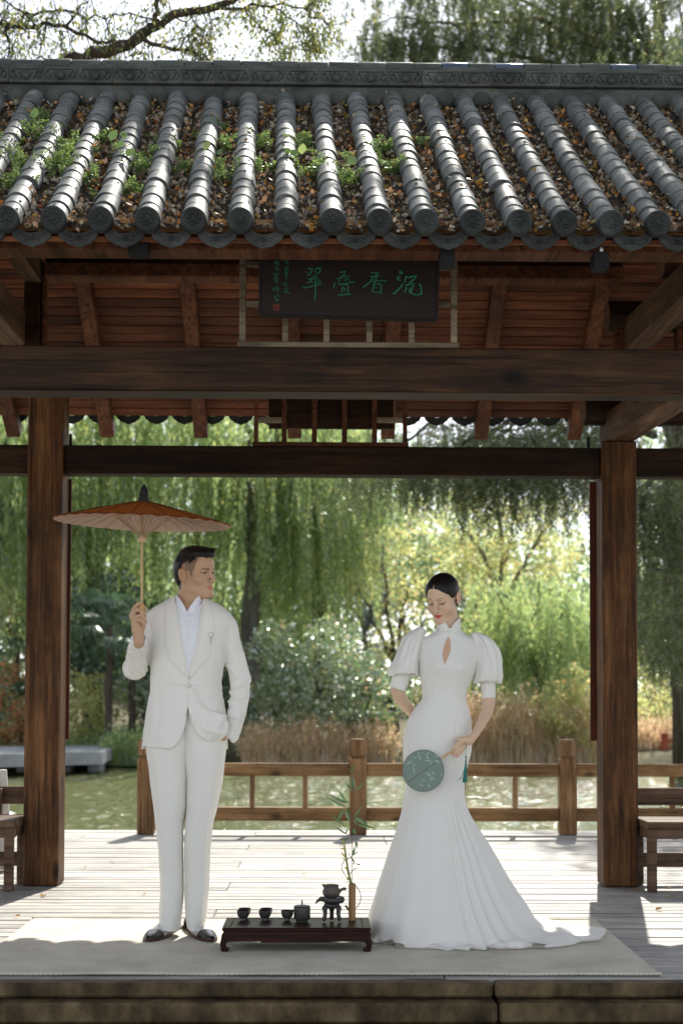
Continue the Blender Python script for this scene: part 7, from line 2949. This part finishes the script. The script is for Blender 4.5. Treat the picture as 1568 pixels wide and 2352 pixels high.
# earring, hair ornament, ring
er = Wf(-.079, -.010, -.040)
g = G()
for k in range(5):
    a = 2 * PI * k / 5
    g.add(*ball(tuple(er + WH @ np.array([-.004, .005 * math.cos(a), .005 * math.sin(a)])), .0033, 7, 5))
g.add(*ball(tuple(er + WH @ np.array([-.006, 0, 0])), .003, 7, 5))
g.mk('earring', 'pearl', woman, True)
orn = empty('hair_ornament', at(1063, 1372, YW + .03), 'silver hairpin with small hanging beads behind the ear of the woman', 'hairpin')
rs = random.Random(4)
g = G()
for k in range(26):
    g.add(*ball(at(1060 + rs.gauss(0, 3.0), 1368 + rs.gauss(0, 4.5), YW + .03 + rs.gauss(0, .004)), rs.uniform(.0016, .0034), 6, 4))
g.mk('flower', 'silver', orn, True)
p0, p1 = Vector(at(1057, 1377, YW + .028)), Vector(at(1068, 1377, YW + .028))
V, F = tube([p0, p1], .0012, 5)
mk('bar', V, F, 'gold', orn, True)
for k in range(6):
    x = 1057.5 + k * 2.1
    a, b = Vector(at(x, 1377, YW + .028)), Vector(at(x + rs.uniform(-.3, .3), 1396, YW + .028))
    g = G().add(*tube([a, b], .0007, 4))
    for f in (.3, .6, 1): g.add(*ball(tuple(a.lerp(b, f)), .0014 if f < 1 else .0019, 6, 4))
    g.mk('bead_string', 'silver', orn, True)
a, b = hw_(1140, 600, -.010), hw_(1222, 625, -.012)
rc = (hw_(1205, 600, -.001) + hw_(1195, 625, -.003)) / 2
rd = unit(hw_(1185, 680, -.006) - hw_(1215, 545, .003))
g = G()
for off in (-.002, .003):
    c0 = Vector(hw_(1198, 612, -.002) + rd * off)
    ax1 = Vector(rd).orthogonal().normalized(); ax2 = Vector(rd).cross(ax1)
    g.add(*tube([c0 + (ax1 * math.cos(2 * PI * k / 16) + ax2 * math.sin(2 * PI * k / 16)) * .0096 for k in range(17)], .0013, 5, cap=False))
g.mk('ring', 'silver', woman, True)

# ------------------------------------------------------------------ round fan
YFN = YW - HW - .012
f_ = lambda cx, cy, dz=0.0: Vector(at((1600 + cx / 5.2267) / 1.742, (2850 + cy / 5.2267) / 1.742, YFN + dz))
fan = empty('round_fan', tuple(f_(1250, 750)), 'round sage-green silk fan with leaf pattern and tan carved handle held by the woman', 'fan')
fc = f_(482, 1222)
fr = (f_(914, 1222) - fc).length
n = 72
V = [tuple(fc + Vector((0, -.0012, 0)))] + [tuple(fc + Vector((fr * math.cos(2 * PI * k / n), -.0012, fr * math.sin(2 * PI * k / n)))) for k in range(n)]
V += [(x, y + .0024, z) for x, y, z in V]
F = [(0, 1 + k, 1 + (k + 1) % n) for k in range(n)] + [(n + 1, n + 2 + (k + 1) % n, n + 2 + k) for k in range(n)] + [(1 + k, 1 + (k + 1) % n, n + 2 + (k + 1) % n, n + 2 + k) for k in range(n)]
mk('disc', V, F, 'fan_silk', fan)
V, F = tube([fc + Vector((fr * math.cos(2 * PI * k / n), 0, fr * math.sin(2 * PI * k / n))) for k in range(n + 1)], .0016, 8, cap=False)
mk('rim', V, F, 'fan_rim', fan, True)
V, F = tube([f_(150, 1470, -.002), f_(850, 975, -.002)], [.0009, .0009], 6)
mk('spine', V, F, 'fan_rim', fan, True)
hp = [f_(850, 975), f_(880, 955), f_(930, 920), f_(965, 890), f_(985, 885), f_(1005, 868), f_(1040, 845), f_(1080, 815), f_(1180, 750), f_(1290, 680), f_(1380, 640)]
V, F = tube(hp, [.0038, .0050, .0058, .0046, .0060, .0042, .0054, .0045, .005, .005, .004], 10)
mk('handle', V, F, 'fan_handle', fan, True)
V, F = ball(tuple(f_(856, 972, -.003)), .0045, 8, 6)
mk('ferrule', V, F, 'silver', fan, True)
leaves = [((560, 830), (640, 950), 26), ((530, 880), (650, 940), 22), ((520, 940), (640, 960), 22), ((490, 1000), (700, 1030), 24), ((640, 1010), (650, 1130), 22), ((600, 1090), (650, 1030), 18), ((850, 1000), (690, 1035), 24),
          ((380, 820), (400, 880), 20), ((370, 880), (440, 1000), 22), ((290, 980), (350, 920), 18), ((120, 1100), (260, 1010), 22), ((270, 1060), (310, 1140), 18), ((520, 1270), (650, 1300), 24), ((670, 1210), (710, 1330), 22),
          ((560, 1330), (650, 1310), 20), ((640, 1330), (650, 1460), 22), ((660, 1320), (720, 1440), 20), ((450, 1420), (540, 1430), 20), ((730, 880), (790, 950), 22), ((740, 1050), (830, 1050), 16), ((840, 1320), (890, 1280), 18),
          ((300, 1300), (270, 1130), 18), ((380, 1480), (500, 1560), 20), ((560, 1480), (640, 1580), 22), ((250, 960), (330, 940), 16)]
g = G()
for (a, b, w) in leaves:
    A, B = f_(*a, -.0022), f_(*b, -.0022)
    m = A.lerp(B, .5)
    d = (B - A).normalized(); s = Vector((-d.z, 0, d.x)) * (w * .00040 * .5)
    n0 = len(g.V)
    g.V += [tuple(A), tuple(m + s), tuple(B), tuple(m - s)]
    g.F.append((n0, n0 + 1, n0 + 2, n0 + 3))
g.mk('leaf_print', 'fan_print', fan)
# tassel
tas = empty('tassel', tuple(f_(1375, 750)), 'teal silk tassel on a green cord hanging below the hand of the woman', 'tassel')
V, F = tube([f_(1385, 660), f_(1376, 760), f_(1373, 850), f_(1371, 925)], .0011, 6)
mk('cord', V, F, 'tassel_silk', tas, True)
g = G()
g.add(*ball(tuple(f_(1371, 940)), .0046, 10, 8)); g.add(*ball(tuple(f_(1374, 968)), .0026, 8, 6)); g.add(*ball(tuple(f_(1374, 985)), .0030, 8, 6))
g.mk('bead', 'tassel_silk', tas, True)
V, F = tube([f_(1374, 992), f_(1372, 1040)], [.0030, .0036], 10)
mk('knot', V, F, 'fan_rim', tas, True)
g = G()
rs = random.Random(9)
for k in range(70):
    a = rs.uniform(0, 2 * PI); r = rs.uniform(0, 1) ** .5
    x0, x1 = 1372 + 12 * r * math.cos(a), 1348 + 52 * r * math.cos(a)
    dz = r * math.sin(a)
    g.add(*tube([f_(x0, 1036, dz * .003), f_((x0 + x1) / 2 + 4, 1240, dz * .006), f_(x1, 1470 + rs.uniform(-10, 3), dz * .010)], [.0008, .0010, .0009], 4))
for k in range(5):
    g.add(*tube([f_(1350, 1150), f_(1310 - k * 3, 1300), f_(1215 + k * 10, 1425)], [.0006, .0006, .0004], 3))
g.mk('thread', 'tassel_silk', tas)

# ================================================================== RUG
rug = empty('rug', (0, 6.2, 0), 'cream wool rug laid on the deck under the couple and the tea table', 'rug')
fl, frt = floor_at(-92, 2240), floor_at(1518, 2241)
bl, brt = floor_at(74, 2112), floor_at(1369, 2116)
V, F = [], []
nx, ny = 150, 40
for i in range(nx + 1):
    for j in range(ny + 1):
        u, v = i / nx, j / ny
        a = Vector(fl).lerp(Vector(frt), u); b = Vector(bl).lerp(Vector(brt), u)
        p = a.lerp(b, v)
        e = min(u, 1 - u) * 2.8; e2 = min(v, 1 - v) * 1.3
        z = .0115 + .0016 * mnoise.noise(Vector((p.x * 5, p.y * 5, 0)))
        if v < .06: z += .003 * mnoise.noise(Vector((p.x * 3, 0, 5))) * (1 - v / .06); p.y += .006 * mnoise.noise(Vector((p.x * 2.3, 1, 3))) * (1 - v / .06)
        if i in (0, nx) or j in (0, ny): z = .002
        V.append((p.x, p.y, z))
for i in range(nx):
    for j in range(ny):
        a = i * (ny + 1) + j
        F.append((a, a + ny + 1, a + ny + 2, a + 1))
mk('pile', V, F, 'rug_wool', rug, True)
for (A, B, yy) in ((fl, frt, 0), (bl, brt, 0)):
    pts, rad = [], []
    m = 420
    for k in range(m + 1):
        p = Vector(A).lerp(Vector(B), k / m)
        py_ = p.y + (.006 * mnoise.noise(Vector((p.x * 2.3, 1, 3))) if A is fl else 0)
        pts.append((p.x, py_, .0075 + (.003 * mnoise.noise(Vector((p.x * 3, 0, 5))) if A is fl else 0)))
        rad.append(.0068 + .0016 * math.sin(k * 2.1))
    V, F = tube(pts, rad, 6)
    mk('binding', V, F, 'rug_wool', rug, True)
RUGZ = .0135

# ================================================================== TEA TABLE
c5 = lambda cx, cy: ((850 + cx / 2.24) / 1.742, (3100 + cy / 2.24) / 1.742)
yf = floor_at(*c5(85, 1585), RUGZ)[1]
TY0, TY1 = yf, yf + .29
zt = at(*c5(750, 1372), TY0)[2]
tx0, tx1 = at(*c5(85, 1372), TY0)[0], at(*c5(1420, 1372), TY0)[0]
tab = empty('tea_table', ((tx0 + tx1) / 2, (TY0 + TY1) / 2, RUGZ), 'low dark rosewood tea table with curved feet on the rug between the couple', 'tea table')
fw = .036
zp = zt
for (a, b, c, d) in ((tx0, tx1, TY0, TY0 + fw), (tx0, tx1, TY1 - fw, TY1)):
    V, F = cbox_n(a, b, c, d, zp - .016, zp, b=.004)
    mk('top_rail', V, F, 'table_wood', tab)
for (a, b) in ((tx0, tx0 + fw), (tx1 - fw, tx1)):
    V, F = cbox_n(a, b, TY0 + fw + .0006, TY1 - fw - .0006, zp - .016, zp, b=.003)
    mk('top_stile', V, F, 'table_wood', tab)
V, F = cbox_n(tx0 + fw + .0008, tx1 - fw - .0008, TY0 + fw + .0008, TY1 - fw - .0008, zp - .014, zp - .0012, b=.001)
mk('top_panel', V, F, 'table_wood', tab)
V, F = cbox_n(tx0 + .007, tx1 - .007, TY0 + .007, TY1 - .007, zp - .024, zp - .0165, b=.002)
mk('waist', V, F, 'table_wood', tab)
za = zp - .0245
def P5(cx, cy): x, z = at(*c5(cx, cy), TY0)[0], at(*c5(cx, cy), TY0)[2]; return (x, z)
apron = [P5(100, 1406), P5(1405, 1406), P5(1418, 1440), P5(1420, 1480), P5(1350, 1497), P5(1070, 1497), P5(1055, 1506), P5(440, 1506), P5(425, 1497), P5(150, 1497), P5(76, 1480), P5(80, 1440)]
for (a, b) in ((TY0 + .002, TY0 + .018), (TY1 - .018, TY1 - .002)):
    V, F = prism(apron, a, b)
    mk('apron', V, F, 'table_wood', tab)
legp = [(76, 1470), (70, 1500), (70, 1545), (78, 1580), (86, 1585), (140, 1585), (148, 1572), (146, 1560), (132, 1556), (122, 1545), (120, 1525), (128, 1508), (142, 1498), (152, 1494), (150, 1470)]
for mir in (0, 1):
    poly = [P5(1496 - x if mir else x, y) for x, y in legp]
    if mir: poly = poly[::-1]
    for (a, b) in ((TY0 + .0005, TY0 + .038), (TY1 - .038, TY1 - .0005)):
        V, F = prism(poly, a, b)
        mk('leg', V, F, 'table_wood', tab)
for x in (tx0 + .005, tx1 - .021):
    V, F = cbox_n(x, x + .016, TY0 + .039, TY1 - .039, za - .036, za - .0003, b=.003)
    mk('side_apron', V, F, 'table_wood', tab)
TZ = zp

def on_table(cx, cy): return floor_at(*c5(cx, cy), TZ)
def cup(cx, cy, dx, dy, label):
    x, y, z = on_table(cx, cy)
    o = empty('tea_cup', (x + dx, y + dy, TZ), label, 'tea cup', 'small dark tea cups on the table')
    pr = [(.011, 0), (.0135, .001), (.0125, .008), (.012, .010), (.020, .014), (.0255, .024), (.0270, .036), (.0275, .0435), (.0262, .0440)]
    V, F = lathe(pr, (x + dx, y + dy, TZ + .0004), 28)
    mk('bowl', V, F, 'black_clay', o, True, angle=60)
    pr = [(.0262, .0440), (.0255, .036), (.0235, .024), (.017, .0155), (.0, .0135)]
    V, F = lathe(pr, (x + dx, y + dy, TZ + .0004), 28)
    mk('glaze', V, F, 'cup_glaze', o, True)


cup(275, 1306, 0, 0, 'front tea cup of the left pair at the left end of the table')
cup(275, 1306, .0035, .062, 'rear tea cup half hidden behind the leftmost cup')
cup(470, 1306, 0, 0, 'front tea cup of the second pair on the table')
cup(470, 1306, .0032, .062, 'rear tea cup half hidden behind the second cup from the left')
cup(670, 1306, 0, 0, 'single tea cup right beside the lidded pot')
# lidded pot
x, y, z = on_table(802, 1318)
o = empty('lidded_pot', (x, y, TZ), 'dark clay pot with a flat lid and upright knob in the middle of the table', 'teapot')
V, F = lathe([(.024, 0), (.026, .002), (.026, .007), (.034, .012), (.0365, .017), (.0365, .062), (.0355, .066), (.034, .067)], (x, y, TZ + .0004), 36)
mk('body', V, F, 'black_clay', o, True, angle=40)
V, F = lathe([(.0, .068), (.034, .067), (.0345, .069), (.032, .0705), (.006, .0715), (0, .072)], (x, y, TZ + .0008), 36)
mk('lid', V, F, 'black_clay', o, True, angle=40)
V, F = ball((x, y, TZ + .084), (.0038, .006, .0125), 12, 9)
mk('knob', V, F, 'brown_clay', o, True)
V, F = tube([(x - .034, y, TZ + .048), (x - .044, y - .002, TZ + .049), (x - .047, y - .004, TZ + .045)], [.005, .0045, .004], 10)
mk('spout', V, F, 'black_clay', o, True)
# three-legged stand with a spouted bowl
x, y, z = on_table(1068, 1318)
o = empty('tea_strainer_stand', (x, y, TZ), 'dark stand on curved legs with a spouted round tray, under the small jug', 'stand')
for k, a in enumerate((math.radians(200), math.radians(340), math.radians(90))):
    ca, sa = math.cos(a), math.sin(a)
    pts = [(x + .022 * ca, y + .022 * sa, TZ + .074), (x + .034 * ca, y + .032 * sa, TZ + .060), (x + .030 * ca, y + .028 * sa, TZ + .036), (x + .036 * ca, y + .034 * sa, TZ + .014), (x + .041 * ca, y + .038 * sa, TZ + .0075)]
    V, F = tube(pts, [.012, .0125, .009, .0095, .0075], 12)
    mk('leg', V, F, 'black_clay', o, True)
V, F = lathe([(.0, .060), (.026, .060), (.032, .066), (.034, .076), (.030, .082), (0, .083)], (x, y, TZ), 28)
mk('drum', V, F, 'black_clay', o, True)
V, F = lathe([(0, .0835), (.040, .0835), (.047, .089), (.0485, .099), (.046, .107), (.043, .109), (.040, .104), (0, .102)], (x + .008, y, TZ), 36)
mk('tray', V, F, 'black_clay', o, True, angle=50)
V, F = tube([(x - .030, y - .004, TZ + .098), (x - .050, y - .006, TZ + .100), (x - .063, y - .008, TZ + .092), (x - .072, y - .008, TZ + .080)], [.013, .010, .006, .002], 10)
mk('spout', V, F, 'black_clay', o, True)
xs_, ys_ = x - .002, y
J = empty('pouring_jug', (xs_, ys_, TZ + .109), 'small dark jug with a pouring lip and stub handle standing on the stand', 'jug')
V, F = lathe([(0, .1045), (.022, .1045), (.026, .107), (.037, .118), (.040, .130), (.037, .142), (.031, .150), (.0325, .158), (.0340, .161), (.0322, .1615), (.0295, .152), (.030, .146), (0, .120)], (xs_, ys_, TZ), 36)
mk('body', V, F, 'brown_clay', J, True, angle=60)
V, F = tube([(xs_ + .030, ys_ - .006, TZ + .128), (xs_ + .043, ys_ - .010, TZ + .141), (xs_ + .055, ys_ - .012, TZ + .147), (xs_ + .064, ys_ - .012, TZ + .143)], [.0075, .006, .0065, .0072], 12)
mk('handle', V, F, 'brown_clay', J, True)
V, F = tube([(xs_ - .024, ys_, TZ + .152), (xs_ - .034, ys_, TZ + .159), (xs_ - .041, ys_, TZ + .1635)], [.010, .0065, .002], 10)
mk('lip', V, F, 'brown_clay', J, True)
# bamboo vase with sprigs
x, y, z = on_table(1250, 1306)
o = empty('bamboo_vase', (x, y, TZ), 'narrow brown bamboo vase at the right end of the tea table', 'vase')
V, F = lathe([(.0155, 0), (.0165, .002), (.0165, .012), (.0160, .014), (.0160, .160), (.0155, .1605), (.0135, .160), (.0130, .10), (0, .10)], (x, y, TZ + .0003), 28)
mk('tube', V, F, 'vase_bamboo', o, True, angle=50)
t_ = lambda cx, cy, dy=0.0: Vector(at(*c5(cx, cy), y + dy))
V, F = tube([t_(1218, 1215), t_(1205, 1190), t_(1190, 1172)], [.004, .005, .0055], 8)
mk('side_stub', V, F, 'vase_bamboo', o, True)
V, F = tube([t_(1262, 970), t_(1290, 1000), t_(1320, 1050), t_(1330, 1100), t_(1318, 1150), t_(1285, 1200)], .0018, 6)
mk('twig_handle', V, F, 'twig', o, True)
sp = empty('bamboo_sprig', (x, y, TZ + .15), 'bamboo sprig with long green leaves and yellow sheaths standing in the bamboo vase', 'bamboo sprig')
rs = random.Random(12)
V, F = tube([t_(1246, 1010), t_(1232, 940), t_(1215, 870), t_(1205, 800), t_(1190, 700), t_(1180, 620), t_(1172, 590)], [.0062, .0060, .0052, .0048, .0040, .0035, .0022], 10)
mk('green_culm', V, F, 'green_stem', sp, True)
for (a, b, w) in (((1195, 660), (1140, 665), 14), ((1190, 740), (1150, 690), 14), ((1185, 640), (1165, 580), 14), ((1205, 850), (1178, 815), 12), ((1190, 770), (1165, 740), 10), ((1225, 945), (1195, 925), 9), ((1222, 955), (1195, 962), 7), ((1235, 925), (1218, 890), 9)):
    A, B = t_(*a, -.004), t_(*b, -.008)
    m_1 = A.lerp(B, .45); d = (B - A).normalized(); s = Vector((-d.z, 0, d.x)) * w * .00032
    mk('sheath', [tuple(A + s * .5), tuple(m_1 + s + Vector((0, -.002, 0))), tuple(B), tuple(m_1 - s), tuple(A - s * .5)], [(0, 1, 2, 3, 4)], 'yellow_stem', sp)
for pts, r in (([(1256, 1000), (1250, 930), (1248, 830), (1252, 700), (1248, 560), (1240, 420), (1222, 300), (1165, 255), (1060, 205)], .0013), ([(1248, 560), (1262, 400), (1266, 260), (1262, 140), (1250, 60), (1246, 0), (1245, -80)], .0013),
               ([(1240, 960), (1180, 890), (1155, 840), (1160, 800), (1185, 770), (1245, 735), (1295, 690)], .0017), ([(1230, 890), (1262, 850), (1298, 833)], .0016), ([(1215, 705), (1250, 745), (1275, 785)], .0012),
               ([(1262, 400), (1290, 380), (1310, 330), (1355, 265)], .0008), ([(1200, 690), (1160, 650), (1215, 560)], .0009), ([(1250, 900), (1290, 890), (1305, 870)], .0007), ([(1248, 830), (1262, 790), (1310, 800)], .0008)):
    V, F = tube([t_(*p) for p in pts], r, 5)
    mk('twig', V, F, 'twig' if r > .0011 else 'green_stem', sp, True)
LV = [((1262, 150), (1250, -10), 20), ((1258, 150), (1290, 40), 0), ((1250, 150), (1186, 65), 12), ((1268, 150), (1370, 60), 12), ((1262, 145), (1236, 20), 16), ((1195, 255), (1040, 178), 14), ((1190, 250), (1132, 140), 16), ((1205, 300), (1010, 195), 12), ((1185, 245), (1120, 215), 12),
      ((1180, 290), (1103, 445), 17), ((1222, 290), (1200, 380), 14), ((1190, 310), (1232, 425), 18), ((1225, 330), (1222, 290), 8), ((1200, 475), (1042, 340), 11), ((1215, 540), (1065, 450), 9), ((1205, 490), (1195, 530), 13), ((1275, 375), (1395, 455), 20), ((1270, 395), (1290, 450), 12),
      ((1290, 440), (1460, 485), 15), ((1262, 470), (1285, 562), 13), ((1270, 380), (1345, 270), 11), ((1255, 530), (1262, 460), 8), ((1285, 590), (1292, 660), 15), ((1250, 735), (1278, 640), 14), ((1180, 575), (1235, 575), 8), ((1210, 560), (1135, 650), 7), ((1180, 575), (1125, 580), 6),
      ((1240, 745), (1275, 790), 8), ((1292, 800), (1328, 810), 9), ((1258, 790), (1266, 805), 7), ((1218, 250), (1170, 235), 8), ((1246, -10), (1262, -95), 9), ((1246, -20), (1210, -60), 7)]
for (a, b, w) in LV:
    if not w: continue
    dy0, dy1 = rs.uniform(-.004, .004), rs.uniform(-.03, .03)
    A, B = t_(*a, dy0), t_(*b, dy1)
    d = (B - A).normalized(); s = Vector((-d.z, 0, d.x)) * w * .00048
    pts = [A, A.lerp(B, .25) + s * .85 + Vector((0, -.001, 0)), A.lerp(B, .5) + s * .9, A.lerp(B, .8) + s * .4, B, A.lerp(B, .8) - s * .4, A.lerp(B, .5) - s * .9, A.lerp(B, .25) - s * .85]
    mid = [A.lerp(B, q) + Vector((0, .0025, 0)) for q in (.25, .5, .8)]
    V = [tuple(p) for p in pts] + [tuple(p) for p in mid]
    mk('leaf', V, [(0, 1, 8), (1, 2, 9, 8), (2, 3, 10, 9), (3, 4, 10), (4, 5, 10), (5, 6, 9, 10), (6, 7, 8, 9), (7, 0, 8)], 'bamboo_leaf', sp)
